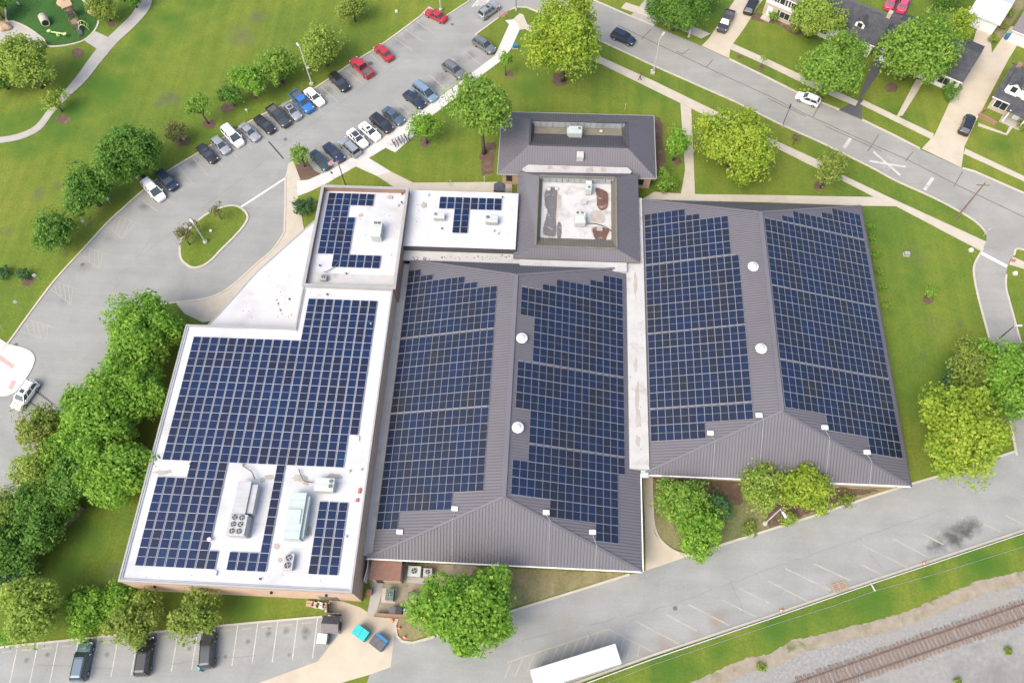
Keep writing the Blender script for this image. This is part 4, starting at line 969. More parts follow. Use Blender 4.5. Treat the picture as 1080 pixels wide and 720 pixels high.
unit(341, 292, 6.0, .95, .95, .8, m_fan, 'small dark condenser in the corner of the walled white roof', fans=((0, 0, .33),), seams=0)
unit(463, 227, 5.4, 1.75, 1.0, 1.0, m_hv, 'pale rooftop unit left of the T-shaped solar array', fans=((-.62, .35, .24),), seams=1, louvres=5)
unit(518.5, 230.5, 5.4, 1.95, 1.15, 1.1, m_hv, 'pale rooftop unit right of the T-shaped solar array', fans=((-.6, .4, .27),), seams=1, louvres=5)
unit(621, 195, 4.83, .95, 1.7, 1.7, m_hv, 'narrow pale unit against the north side of the square roof well', fans=((.1, -.55, .22),), seams=1, louvres=4)
unit(612, 229, 4.83, 1.65, 2.1, 1.3, m_hv, 'squat pale unit in the middle of the square roof well', fans=((-.5, .75, .22), (.35, .75, .22)), seams=2, louvres=3, steps=((-.8, .8, -.55, .1, 1.42),))
unit(616.5, 213, 4.83, .75, .5, .45, m_hvm, 'little low box north of the squat unit in the roof well', seams=1)
unit(607, 136.5, 4.65, 2.2, 1.5, 1.5, m_hvm, 'pale mint unit in the long roof trough of the north building', fans=((.6, .3, .26),), seams=1, louvres=4, hood=(-1.25, -1.0, -.8, .8, .8))
unit(634, 138, 4.65, .5, .4, .4, m_hv, 'tiny pale vent box right of the mint unit in the roof trough', name='vent_box', seams=0)
pipe('flexible_duct', [G(256, 491, 6.9), G(261, 494, 7.2), G(266, 498, 7.2), G(268.5, 505, 7.4)], .07, m_seal, 'dark bent pipe leading to the six-fan air handler')
pipe('flexible_duct', [G(315, 494.5, 6.9), G(317.5, 501, 7.0), G(321, 507, 7.0), G(330, 508.5, 7.3)], .07, m_seal, 'dark bent pipe leading to the cream boxy unit')
pipe('flexible_duct', [G(341, 287, 6.4), G(345, 286, 6.4), G(353, 281, 6.3), G(358, 274.5, 6.2)], .06, m_seal, 'dark cable run from the small condenser to the hook-shaped array')
pipe('flexible_duct', [G(619.5, 235.5, 5.2), G(628, 236, 5.0), G(638, 239, 4.95), G(645, 244, 4.95)], .07, m_rust, 'rusty pipe running from the squat unit to the well edge')
# little roof items: one thing each
def small_box(u, v, z, sx, sy, sz, mat, label, cat='roof box', name='roof_box'):
    g = G(u, v, z+sz); t = empty(name, (g.x, g.y, z), RND.uniform(-.05, .05), label, cat)
    bm = bmesh.new(); box(bm, -sx/2, sx/2, -sy/2, sy/2, .03, sz, bev=.03); child(t, 'lid', bm, mat)
    bm = bmesh.new(); box(bm, -sx/2+.05, sx/2-.05, -sy/2+.05, sy/2-.05, 0, .03); child(t, 'flange', bm, m_cap); return t
small_box(375, 462, Z1, .9, .55, .35, m_trim, 'white combiner box at the stepped corner of the big solar array')
small_box(226, 604, Z1, .5, .55, .35, m_trim, 'white box below the bottom edge of the big solar array')
small_box(411.5, 208, 5.95, .75, .5, .18, m_tan_stain, 'tan roof hatch near the north parapet of the walled roof', 'roof hatch', 'roof_hatch')
small_box(447, 216.5, 5.4, .7, .7, .18, m_tan_stain, 'tan roof hatch at the left end of the T-array roof', 'roof hatch', 'roof_hatch')
small_box(632.5, 241, 4.85, .9, .7, .22, m_tan_stain, 'pale hatch on the rusty stain in the roof well', 'roof hatch', 'roof_hatch')
small_box(579, 199, 4.85, .5, .45, .3, m_hv, 'left of the two small pale boxes atop the grey stain in the roof well')
small_box(587, 198.5, 4.85, .5, .45, .3, m_hv, 'right of the two small pale boxes atop the grey stain in the roof well')
small_box(379, 517, Z1, .35, .7, .3, m_red, 'reddish pipe box by the parapet east of the cream unit')
small_box(376.5, 527, Z1, .4, .45, .25, m_red, 'small reddish box by the parapet, south of the longer one')
def roof_pipe(u, v, z, r, h, mat, label, cat='vent pipe'):
    g = G(u, v, z+h); t = empty('vent_pipe', (g.x, g.y, z), 0, label, cat)
    bm = bmesh.new(); lathe(bm, (0, 0, 0), [(r*1.6, 0), (r*1.5, .06), (r, .1), (r, h)], 10); child(t, 'stack', bm, mat)
    bm = bmesh.new(); lathe(bm, (0, 0, h), [(r*1.35, 0), (r*1.35, .05), (r*.6, .1)], 10); child(t, 'cap', bm, mat)
GRP = 'small vent pipes on the white flat roofs'
for u, v, z in ((381, 494.5, Z1), (368.5, 496, Z1), (255.5, 489.5, Z1), (200.5, 489, Z1), (345, 310, Z1), (391, 341, Z1), (424, 204, 5.95), (420, 216, 5.95), (423.5, 213, 5.95), (452, 205, 5.4), (530, 207.5, 5.4), (352, 231, 5.95), (337, 279.5, 5.95), (365, 288, 5.95), (466, 240.5, 5.4), (521, 243, 5.4), (525.5, 245.5, 5.4), (305, 315, Z1), (274, 610, Z1), (365, 565, Z1), (365, 534, Z1)):
    g = G(u, v, z+.35); t = empty('vent_pipe', (g.x, g.y, z), 0, 'short vent pipe sticking up from a white flat roof', 'vent pipe', GRP)
    bm = bmesh.new(); lathe(bm, (0, 0, 0), [(.17, 0), (.15, .06), (.10, .1), (.10, .33)], 10); child(t, 'stack', bm, m_cap)
    bm = bmesh.new(); lathe(bm, (0, 0, .33), [(.14, 0), (.14, .05), (.06, .1)], 10); child(t, 'cap', bm, m_dk if RND.random() < .5 else m_galv)
roof_pipe(220.5, 568.5, Z1, .2, .6, m_trim, 'white round ventilator right of the lower-left solar block')
def dome(u, v, z, label):
    g = G(u, v, z+.5); t = empty('roof_vent', (g.x, g.y, z-.25), 0, label, 'roof vent')
    bm = bmesh.new(); lathe(bm, (0, 0, 0), [(.55, 0), (.55, .45)], 20); child(t, 'collar', bm, m_cap)
    bm = bmesh.new(); lathe(bm, (0, 0, .45), [(.82, 0), (.80, .12), (.6, .26), (.52, .28)], 24); child(t, 'cap', bm, m_trim, True)
    bm = bmesh.new(); lathe(bm, (0, 0, .732), [(.48, 0), (.45, .07), (.25, .17), (.08, .2)], 20); child(t, 'dome', bm, m_galvw, True)
dome(550.6, 355.5, 8.6, 'round white vent by the left ridge, in the upper notch of the panels')
dome(546.3, 449.8, 8.6, 'round white vent by the left ridge, in the lower notch of the panels')
dome(795, 280, 8.5, 'round white vent by the right ridge, nearer the street end')
dome(803.5, 366.5, 8.5, 'round white vent by the right ridge, nearer the rear road end')
def combiner(u, v, fz, label, xc, n_hip, hipside, n_eave, zh):
    """white box on the slope, conduit over the hip and down the end slope"""
    z = 5
    for _ in range(30): g = G(u, v, z+.35); z = fz(g.x)
    t = empty('combiner_box', (g.x, g.y, z), 0, label, 'electrical box')
    bm = bmesh.new(); box(bm, -.42, .42, -.28, .28, .12, .42, bev=.03); child(t, 'enclosure', bm, m_trim)
    bm = bmesh.new()
    for s in (-1, 1): box(bm, s*.3-.04, s*.3+.04, -.22, .22, -.05, .12)
    child(t, 'bracket', bm, m_fan)
    # conduit
    L = -t.location
    zs = lambda n: 3.5+5.5*(n-n_eave)/zh
    nh = n_hip
    P = [Vector((g.x, g.y-.25, z+.2)), Vector((xc, nh+.15, zs(nh)+.22)), Vector((xc, nh-.3, zs(nh-.3)+.16)), Vector((xc, n_eave+.05, 3.66))]
    bm = bmesh.new(); tube(bm, [p+L for p in P], .036, 6); child(t, 'conduit', bm, m_fan)
hipn = lambda x, xe, xr, ne, nr: ne + (nr-ne)*abs(x-xe)/abs(xr-xe)
for u, v, fz, lab, side in ((479.6, 536, zLW, 'white box at the upper step of the left roof array, west slope', 0), (421.5, 560.5, zLW, 'white box at the lowest step of the left roof array, west slope', 0), (576, 540, zLE, 'white box at the first step of the left roof array, east slope', 1), (625, 560.7, zLE, 'white box at the lowest step of the left roof array, east slope', 1),
                         (800.7, 437.5, zRW, 'white box at the array corner near the right roof ridge, west slope', 2), (749.4, 456.3, zRW, 'white box at the lower array step of the right roof, west slope', 2), (870.2, 450.4, zRE, 'white box at the first array step of the right roof, east slope', 3), (914.6, 476.5, zRE, 'white box at the last array step of the right roof, east slope', 3)):
    z = 5
    for _ in range(30): g = G(u, v, z+.35); z = fz(g.x)
    xc = g.x + (.55 if side != 0 else -.1)
    if side in (0, 1): nh = hipn(xc, -21.84 if side == 0 else 13.83, -4.2, 20.35, 27.7); combiner(u, v, fz, lab, xc, nh, side, 20.35, 7.35)
    else: nh = hipn(xc, 13.93 if side == 2 else 49.8, 31.98, 33.2, 40.88); combiner(u, v, fz, lab, xc, nh, side, 33.2, 7.68)

# ================================================================== TREES
import numpy as np
def tree(label, u, v, rp, kind, zc=None, H=None, dens=1.0, leaf=None, squash=.82, name='tree', cat='tree', group=None, seed=None, nblob=None, ru=1.0, trunk=True, base=None):
    """crown centred on the sight line at height zc; rp: crown radius in px of the photograph"""
    seed = seed if seed is not None else int(u*7+v*13); r = np.random.RandomState(seed % 100000)
    R0 = rp*mpp(u, v, 3)
    rp = rp*(1.08 if rp < 30 else .97)
    if zc is None: zc = max(R0*.72, min(1.02*R0+.5, 7.0))
    if base:                                  # trunk foot known: the crown height follows from it
        gb = G(*base); zc = min([k*.1 for k in range(int(10*max(1.0, R0*.6)), 130)], key=lambda z: (G(u, v, z).xy-gb.xy).length)
    c = G(u, v, zc); R0 = rp*mpp(u, v, zc)
    rz = min(R0*squash, zc*.95) if trunk else min(R0*squash, zc*1.0)
    t = empty(name, (c.x, c.y, 0), 0, label, cat, group)
    nb = nblob or int(max(12, min(64, 13 + R0*R0*2.1)))
    bc, br, bt = [], [], []
    tries = 0; ph = r.uniform(0, 6.28, 3)
    while len(bc) < nb and tries < 4000:
        tries += 1
        p = r.normal(size=3); p /= np.linalg.norm(p); k = r.uniform(.30, .86)
        if p[2] < -.75: continue
        th = math.atan2(p[1], p[0]); lob = 1 + .17*math.sin(2*th+ph[0]) + .13*math.sin(3*th+ph[1]) + .08*math.sin(5*th+ph[2])
        q = np.array([p[0]*R0*ru*k*lob, p[1]*R0*k*lob, p[2]*rz*k]); rad = R0*r.uniform(.16, .31)*(1.12-.35*k)*(1.25 if nb < 14 else 1)
        if any(np.linalg.norm((q-b)) < .55*(rad) for b in bc): continue
        bc.append(q); br.append(rad); bt.append(r.uniform(-.28, .28))
    bc = np.array(bc); br = np.array(br); bt = np.array(bt)
    lf = leaf or max(.13, min(.24, .11+R0*.021))
    area = (4*math.pi*br**2).sum()
    n = int(min(22000, area/(lf*lf)*.95*dens))
    pr = br**2/(br**2).sum(); ib = r.choice(len(bc), n, p=pr)
    d = r.normal(size=(n, 3)); d[:, 2] += .25; d /= np.linalg.norm(d, axis=1)[:, None]
    P = bc[ib] + d*(br[ib]*r.uniform(.55, 1.12, n)**1.0)[:, None]
    sc = r.rand(n) < .26                      # twigs outside the main clumps
    dd = r.normal(size=(n, 3)); dd[:, 2] = np.abs(dd[:, 2])*.9 - .25; dd /= np.linalg.norm(dd, axis=1)[:, None]
    th = np.arctan2(dd[:, 1], dd[:, 0]); lob = 1 + .17*np.sin(2*th+ph[0]) + .13*np.sin(3*th+ph[1]) + .08*np.sin(5*th+ph[2]) + .06*np.sin(9*th+ph[0]*3)
    rr_ = (r.uniform(.45, 1.04, n)*lob)[:, None]
    P = np.where(sc[:, None], dd*rr_*np.array([R0*ru*.98, R0*.98, rz*1.0]), P); d = np.where(sc[:, None], dd, d)
    P[:, 2] = np.maximum(P[:, 2], -zc*.9 + r.uniform(0, .5, n))
    nr = d*.75 + r.normal(size=(n, 3))*.5 + np.array([0, 0, .35]); nr /= np.linalg.norm(nr, axis=1)[:, None]
    a = np.cross(nr, r.normal(size=(n, 3))); a /= np.linalg.norm(a, axis=1)[:, None]; b = np.cross(nr, a)
    s = (lf*r.uniform(.42, 1.45, n))[:, None]; q = r.uniform(.45, .8, n)[:, None]
    V = np.stack([P - a*s, P - b*s*q + nr*s*.12, P + a*s*.9, P + b*s*q - nr*s*.1], 1) + np.array([0, 0, zc])
    me = bpy.data.meshes.new('crown'); me.vertices.add(n*4); me.vertices.foreach_set('co', V.reshape(-1).astype(np.float32))
    me.loops.add(n*4); me.loops.foreach_set('vertex_index', np.arange(n*4, dtype=np.int32)); me.polygons.add(n)
    me.polygons.foreach_set('loop_start', np.arange(0, n*4, 4, dtype=np.int32)); me.polygons.foreach_set('loop_total', np.full(n, 4, dtype=np.int32))
    me.update(); at = me.attributes.new('tone', 'FLOAT', 'FACE'); at.data.foreach_set('value', np.clip(.5 + bt[ib] + r.normal(size=n)*.22, 0, 1).astype(np.float32))
    link('crown', me, LEAF[kind], t)
    if trunk:
        bm = bmesh.new(); tr = max(.05, min(.38, R0*.065)); top = zc*.75
        lean = r.normal(size=2)*.15
        tube(bm, [(0, 0, -.05), (lean[0]*.3, lean[1]*.3, top*.3), (lean[0]*.7, lean[1]*.7, top*.7), (lean[0], lean[1], zc+rz*.25)], [tr*1.25, tr, tr*.75, tr*.35], 9)
        for k in r.choice(len(bc), min(len(bc), 12 if R0 > 2 else 5), replace=False):
            e = Vector(bc[k]) + Vector((0, 0, zc)); s0 = Vector((lean[0]*.6, lean[1]*.6, max(top*.35, min(top, e.z*.55)))); md = s0.lerp(e, .5) + Vector((0, 0, .15*R0*.4))
            tube(bm, [s0, md, e], [tr*.5, tr*.3, tr*.12], 6, cap=False)
        bm_obj('trunk', bm, m_bark, t, True)
    return t
T = tree
# park side
T('broad dark green tree, largest beside the parking lot lawn', 134, 162, 33, 'deep')
T('round dark green tree second along the lot, above the pole island', 91, 199, 25, 'deep')
T('smaller dark green tree third along the lot, near the playground path', 57, 243, 22, 'deep')
T('light green young tree between two mulch rings by the silver cars', 210, 111, 13, 'bright', base=(219, 131), dens=.75)
T('thin brownish crab tree on a mulch ring by the black sedan', 185, 138, 13, 'rust', base=(191, 149), dens=.55)
T('upright dark pear tree left of the paired leafy trees', 242, 99, 13, 'deep', base=(240, 114))
T('mid green tree, left of the pair behind the white lamp pole', 263, 84, 17, 'vivid', base=(269, 102))
T('lighter green tree, right of the pair behind the white lamp pole', 291, 70, 21, 'bright', base=(296, 88), dens=.85)
T('loose olive tree just right of the white lamp pole', 339, 49, 23, 'soft', dens=.7)
T('dense brownish shrubby tree alone at the top edge of the lawn', 371, 8, 15, 'olive')
T('big mottled tree overhanging the playground walk', 25, 66, 31, 'soft', dens=.85)
T('dark tree at the left frame edge below the playground', -4, 78, 18, 'deep')
T('thin small tree where the park path narrows', 57, 106, 13, 'soft', dens=.55)
T('olive tree at the top edge beside the playground path', 108, 8, 15, 'olive', dens=.8)
T('dark tree at the very top left of the park path', 138, -4, 12, 'deep')
T('deep green tree at the top left corner behind the turf', -8, 4, 16, 'deep')
T('small round blue-green bush on the lawn edge, at the frame edge', 3, 288, 8, 'bluish', zc=1.0, name='bush', cat='bush', trunk=False)
T('small round blue-green bush beside a mulch ring', 24, 290, 7.5, 'bluish', zc=.9, name='bush', cat='bush', trunk=False)
# lot islands
T('young green tree on the mulch point at the lot end', 316, 163, 12, 'bright', dens=.7, zc=3.2)
T('reddish sparse crab tree on the lot island tip', 228, 222, 8, 'rust', dens=.5, zc=2.4)
T('reddish sparse crab tree overhanging the island kerb', 194, 249, 11, 'rust', dens=.5, zc=2.6)
T('reddish crab tree beside the island lamp pole', 204, 236, 7, 'rust', dens=.5, zc=2.4)
T('dark round shrub against the low white canopy roof', 321, 218, 12, 'bluish', zc=1.4, name='shrub', cat='shrub', trunk=False)
# lawn in front of the school
T('round pear tree by the bike rack', 447, 132, 16, 'vivid', base=(448, 151))
T('tall bright green tree left of the north building', 507, 114, 33, 'bright', base=(510, 162), squash=.95)
T('narrow young tree by the white sidewalk and silver SUV', 533, 62, 9, 'vivid', base=(537, 79), dens=.8, ru=.8)
T('small young tree over the sidewalk by the silver wagon', 495, 84, 9, 'bright', dens=.7)
T('huge yellow-green tree beside the street', 596, 40, 47, 'lime', base=(592, 85), squash=.9, dens=.9)
T('slender green tree leaning over the north walk', 715, 149, 16, 'vivid', base=(714, 170), dens=.7, ru=.85)
T('leafy green shrub at the corner of the connector', 700, 190, 13, 'bright', zc=1.5, name='shrub', cat='shrub', trunk=False)
T('broad loose yellow-green tree over the street sidewalk', 777, 151, 43, 'lime', base=(776, 177), dens=.8, squash=.75)
T('small golden-tipped tree by the street sidewalk', 876, 177, 18, 'gold', base=(864, 197), dens=.85)
T('small mint sapling on the east lawn', 981, 307, 7, 'vivid', base=(977, 316), zc=1.3, dens=.7)
for i, (u, v, r) in enumerate(((915, 238, 6), (919, 252, 5), (922, 268, 6), (926, 286, 5), (929, 303, 5), (933, 322, 5)), 0):
    T('low green shrub in the row along the east wall', u+2, v, r, 'bright' if i % 2 else 'vivid', zc=.45, name='shrub', cat='shrub', group='shrubs along the east wall', trunk=False, dens=.8, seed=900+i)
# street side gardens
T('dark leafy tree at the top edge left of the far driveway', 714, 8, 26, 'deep')
T('dark green tree at the top edge over the first far lawn', 740, -6, 16, 'deep')
T('large light green street tree by the white hatchback', 880, 70, 37, 'bright')
T('tree with pale crown between the two far white houses', 860, 17, 24, 'soft', dens=.9)
T('great spreading tree hiding the far grey house', 970, 52, 44, 'bright', dens=.95, squash=.8)
T('light tree edge behind the far grey house, by the garage', 1008, 30, 20, 'lime', dens=.7)
T('clipped round dark bush by the wide far driveway', 1004, 96, 10, 'deep', zc=1.6, name='bush', cat='bush', trunk=False)
T('small green bush at the white house door', 816, 17, 6, 'vivid', zc=1.0, name='bush', cat='bush', trunk=False)
T('small golden bush at the white house corner', 839.5, 29.5, 6, 'gold', zc=.9, name='bush', cat='bush', trunk=False)
T('thin sapling on the far verge by the street', 805, 62, 4, 'soft', zc=2.0, dens=.6)
T('yellow-green bush by the brick porch', 1078, 132, 6, 'gold', zc=.8, name='bush', cat='bush', trunk=False)
T('dark green tree behind the white garage', 1000, -4, 15, 'deep')
T('thin orange-leaved sapling on the near verge', 840, 144, 4, 'rust', zc=2.0, dens=.5)
T('tiny mixed garden shrub beside the white garage', 1058, 27, 5, 'olive', zc=.6, name='shrub', cat='shrub', trunk=False)
T('taller mixed garden shrub up the garden strip', 1066, 14, 5, 'soft', zc=.6, name='shrub', cat='shrub', trunk=False)
T('garden shrub at the point of the driveway fork', 1047, 42, 5, 'olive', zc=.6, name='shrub', cat='shrub', trunk=False)
# east cluster
T('dark olive tree at the end of the side road', 1028, 385, 29, 'olive', dens=.9)
T('bluish tree left of the bright tree at the right edge', 1012, 396, 18, 'bluish')
T('bright green tree at the right frame edge', 1065, 398, 40, 'vivid')
T('light green tree cut by the right frame edge', 1090, 385, 28, 'bright')
T('large yellow-green tree at the rear road corner', 1015, 457, 51, 'lime', dens=.8, squash=.78)
# south garden
T('leafy green tree left in the courtyard garden', 718, 528, 26, 'bright', zc=3.4, squash=.9)
T('lower green tree leaning over the rear road kerb', 738, 557, 30, 'vivid', zc=3.0)
T('dark thin-branched tree behind the courtyard trees', 757, 535, 17, 'bluish', zc=2.4, dens=.6)
T('feathery yellow-green tree, left of the two by the roof edge', 803, 512, 25, 'soft', zc=4.0, dens=.75)
T('feathery yellow tree, right of the two by the roof edge', 849, 516, 31, 'lime', zc=4.0, dens=.8)
T('small green undergrowth bush below the feathery trees', 832, 547, 9, 'soft', zc=.8, name='bush', cat='bush', trunk=False)
T('weedy low bush at the courtyard kerb', 790, 556, 10, 'olive', zc=.5, name='bush', cat='bush', trunk=False, dens=.5)
T('weedy low bush at the far tip of the courtyard', 893, 527, 10, 'olive', zc=.4, name='bush', cat='bush', trunk=False, dens=.5)
T('massive bright green tree over the fenced utility yard', 492, 643, 51, 'vivid', squash=.88, zc=6.5)
T('lone dark tuft of weeds on the gravel', 1063.5, 686, 4.5, 'olive', zc=.4, name='weed', cat='weed', trunk=False)
T('green tuft of weeds by the ballast edge', 803, 703, 5, 'olive', zc=.4, name='weed', cat='weed', trunk=False)
T('pale tuft of weeds at the bottom of the gravel', 1010, 718, 4, 'olive', zc=.4, name='weed', cat='weed', trunk=False)
# west wood
T('bright green crown at the top of the tree row beside the gym', 150, 352, 45, 'vivid', squash=.9, zc=5.2)
T('widest bright green crown in the middle of the row beside the gym', 112, 432, 50, 'vivid', squash=.9, zc=5.2)
T('bright crown leaning to the gym wall', 145, 412, 34, 'vivid', squash=.9, zc=5.2)
T('green crown at the lower end of the row beside the gym', 120, 496, 42, 'vivid', squash=.85, zc=5.2)
T('dark green crown in the lower row behind the fence', 82, 506, 32, 'deep')
T('rounded dark crown deep in the wood', 96, 478, 30, 'deep')
T('mid green crown near the top of the wood', 72, 470, 24, 'vivid')
T('golden-brown tree at the kerb by the white SUV', 42, 452, 26, 'gold', dens=.8)
T('thin olive tree overhanging the lot kerb below the golden one', 36, 497, 22, 'soft', dens=.65)
T('small olive tree between the thin kerb tree and the wood', 55, 512, 15, 'olive')
T('dark conifer-like crown at the lot edge', 36, 534, 26, 'deep')
T('olive crown at the left frame edge of the wood', 6, 538, 24, 'olive')
T('shadowy green crown by the wooden fence', 38, 560, 27, 'deep')
T('light green crown beside the fence', 68, 535, 17, 'vivid')
T('deep green crown at the left edge, lower wood', 4, 582, 30, 'deep')
T('bluish crown low in the wood', 16, 606, 20, 'bluish', zc=2.6)
T('yellowish feathery tree at the lower left lot edge', 32, 641, 35, 'soft', dens=.8)
T('green bush below the yellowish feathery tree', 16, 668, 14, 'vivid', zc=1.6, name='bush', cat='bush', trunk=False)
T('vivid ivy-like bush left of the olive lot tree', 92, 645, 25, 'vivid', zc=1.8, name='bush', cat='bush', trunk=False, squash=.7)
T('vivid bush below the gym corner', 128, 632, 21, 'vivid', zc=1.8, name='bush', cat='bush', trunk=False, squash=.7)
T('olive tree leaning over the parked cars', 142, 655, 27, 'olive')
T('rounded olive tree against the gym south wall', 208, 646, 30, 'olive', squash=.75)

# ================================================================== VEHICLES
def paint(name, c, metal=.25):
    mt, n, b = new_mat(name); b.inputs['Base Color'].default_value = (*c, 1); b.inputs['Metallic'].default_value = metal
    b.inputs['Roughness'].default_value = .32; b.inputs['Coat Weight'].default_value = .6; b.inputs['Coat Roughness'].default_value = .07
    return mt
PAINT = {k: paint('paint_'+k, *v) for k, v in dict(black=((.016, .017, .02), .1), charcoal=((.05, .053, .06), .3), navy=((.02, .032, .065), .3), steel=((.085, .125, .165), .4), teal=((.035, .06, .072), .3), silver=((.34, .35, .36), .5), grey=((.17, .18, .19), .4),
         white=((.78, .78, .78), 0), red=((.36, .018, .03), .1), blue=((.03, .15, .42), .2), sky=((.20, .30, .38), .4), pink=((.5, .05, .12), 0)).items()}
def loft_body(bm, st, zb, mi=0):
    rows = []
    for x, hw, zt, fl in st:
        c = [(-hw*.90, zb), (-hw*.985, zb+.18), (-hw, (zb+zt)/2), (-hw*.975, zt-.14), (-hw*.90, zt-.02), (-hw*.5, zt+.025*fl), (0, zt+.035*fl)]
        c = c + [(-y, z) for y, z in c[-2::-1]]
        rows.append([bm.verts.new((x, y, z)) for y, z in c])
    for a, b in zip(rows, rows[1:]):
        for i in range(len(a)-1): bm.faces.new((a[i], a[i+1], b[i+1], b[i])).material_index = mi
        bm.faces.new((a[-1], a[0], b[0], b[-1])).material_index = mi
    bm.faces.new(rows[0]).material_index = mi; bm.faces.new(rows[-1][::-1]).material_index = mi
def rounded(x0, x1, hw, r0, r1):
    """plan outline of a roof, corners trimmed"""
    return [(x0, -hw+r0), (x0+r0*.35, -hw+r0*.3), (x0+r0, -hw), (x1-r1, -hw), (x1-r1*.35, -hw+r1*.3), (x1, -hw+r1), (x1, hw-r1), (x1-r1*.35, hw-r1*.3), (x1-r1, hw), (x0+r0, hw), (x0+r0*.35, hw-r0*.3), (x0, hw-r0)]
CARS = {}
def car_proto(kind):
    sp = dict(
      sedan=dict(st=[(-2.36, .62, .82, 1), (-2.28, .82, .93, 1), (-1.75, .895, .985, 1), (-.7, .905, .95, 0), (.75, .905, .93, 1), (1.55, .885, .86, 1), (2.1, .83, .75, 1), (2.33, .62, .64, 1)], base=(-1.72, .98, .80), roof=(-.98, .22, .60), belt=.93, H=1.45, wx=(-1.38, 1.42), wr=.33),
      hatch=dict(st=[(-2.1, .66, .9, 1), (-2.02, .83, .98, 1), (-1.5, .89, 1.0, 0), (-.6, .90, .97, 0), (.7, .895, .95, 1), (1.4, .875, .88, 1), (1.95, .81, .77, 1), (2.15, .60, .66, 1)], base=(-1.98, .98, .80), roof=(-1.55, .2, .61), belt=.96, H=1.52, wx=(-1.28, 1.3), wr=.33),
      suv=dict(st=[(-2.38, .74, 1.0, 1), (-2.3, .89, 1.07, 1), (-1.6, .945, 1.09, 0), (-.6, .95, 1.07, 0), (.85, .945, 1.06, 1), (1.6, .925, 1.0, 1), (2.15, .87, .9, 1), (2.36, .68, .78, 1)], base=(-2.26, 1.12, .86), roof=(-1.92, .38, .67), belt=1.06, H=1.70, wx=(-1.42, 1.45), wr=.37),
      van=dict(st=[(-2.55, .80, 1.0, 1), (-2.48, .93, 1.07, 1), (-1.6, .985, 1.08, 0), (.2, .985, 1.06, 0), (1.25, .97, 1.0, 1), (1.9, .93, .88, 1), (2.35, .85, .76, 1), (2.55, .66, .66, 1)], base=(-2.44, 1.62, .90), roof=(-2.25, .55, .74), belt=1.04, H=1.76, wx=(-1.5, 1.55), wr=.35),
      pickup=dict(st=[(-2.85, .88, .80, 0), (-2.8, .93, .82, 0), (-.86, .95, .82, 0), (-.82, .97, 1.12, 0), (1.0, .97, 1.12, 1), (1.75, .96, 1.08, 1), (2.45, .92, 1.0, 1), (2.75, .78, .86, 1)], base=(-.80, 1.32, .88), roof=(-.55, .62, .70), belt=1.12, H=1.86, wx=(-1.75, 1.75), wr=.40))[kind]
    parts = []
    def done(name, bm, mats, smooth=False, mod=None):
        bmesh.ops.recalc_face_normals(bm, faces=bm.faces[:]); me = bpy.data.meshes.new(name); bm.to_mesh(me); bm.free()
        for m_ in mats: me.materials.append(m_)
        if smooth:
            for f in me.polygons: f.use_smooth = True
        return me
    bx0, bx1, bh = sp['base']; rx0, rx1, rh = sp['roof']; zb, zr = sp['belt']-.04, sp['H']-.07
    B = [Vector((bx0, -bh, zb)), Vector((bx1, -bh, zb)), Vector((bx1, bh, zb)), Vector((bx0, bh, zb))]
    Tt = [Vector((rx0, -rh, zr)), Vector((rx1, -rh, zr)), Vector((rx1, rh, zr)), Vector((rx0, rh, zr))]
    bm = bmesh.new(); loft_body(bm, sp['st'], .24)
    # cabin core, pillars, mirrors
    k = .97
    lo = [bm.verts.new((v.x*k if True else 0, v.y*k, v.z)) for v in B]; hi = [bm.verts.new((v.x*k, v.y*k, v.z)) for v in Tt]
    for i in range(4): bm.faces.new((lo[i], lo[(i+1) % 4], hi[(i+1) % 4], hi[i])).material_index = 1
    bm.faces.new(hi).material_index = 1
    for i in range(4): bar(bm, B[i]+Vector((0, 0, .02)), Tt[i], .10, .07)
    nb = 1 if kind in ('sedan', 'hatch', 'pickup') else 2
    for j in range(nb):
        f = (j+1)/(nb+1)+.04
        for s in (0, 3):
            o = 1 if s == 0 else 2
            bar(bm, B[s].lerp(B[o], f), Tt[s].lerp(Tt[o], f), .09, .05)
    for s in (-1, 1): box(bm, bx1-.42, bx1-.28, s*(bh+.19)-.09, s*(bh+.19)+.09, sp['belt']+.0, sp['belt']+.14, bev=.02)
    # roof skin
    q = rounded(rx0-.06, rx1+.06, rh+.035, .22, .26)
    a = [bm.verts.new((x, y, zr-.01)) for x, y in q]; b = [bm.verts.new((x, y, zr+.04)) for x, y in q]; c = [bm.verts.new((rx0+(rx1-rx0)*.5 + (x-(rx0+rx1)/2)*.8, y*.8, zr+.07)) for x, y in q]
    n = len(q)
    for i in range(n):
        j = (i+1) % n; bm.faces.new((a[i], a[j], b[j], b[i])); bm.faces.new((b[i], b[j], c[j], c[i]))
    bm.faces.new(c); bm.faces.new(a[::-1])
    if kind == 'pickup':
        box(bm, -2.83, -.84, -.95, -.85, .8, 1.14); box(bm, -2.83, -.84, .85, .95, .8, 1.14); box(bm, -2.86, -2.76, -.93, .93, .78, 1.13)
    parts.append(('body', done('body', bm, [PAINT['white'], m_dk]), None, 0))
    def pane(name, idx, sh):
        bm = bmesh.new(); P = [B[idx[0]], B[idx[1]], Tt[idx[1]], Tt[idx[0]]]; c = sum(P, Vector())/4
        nrm = (P[1]-P[0]).cross(P[3]-P[0]).normalized();
        if nrm.dot(Vector((c.x-(bx0+bx1)/2, c.y, .3))) < 0: nrm = -nrm
        P = [c + (p-c)*sh + nrm*.012 for p in P]; Q = [p - nrm*.02 for p in P]
        f = [bm.verts.new(p) for p in P]; g_ = [bm.verts.new(p) for p in Q]
        bm.faces.new(f); bm.faces.new(g_[::-1])
        for i in range(4): bm.faces.new((f[i], f[(i+1) % 4], g_[(i+1) % 4], g_[i]))
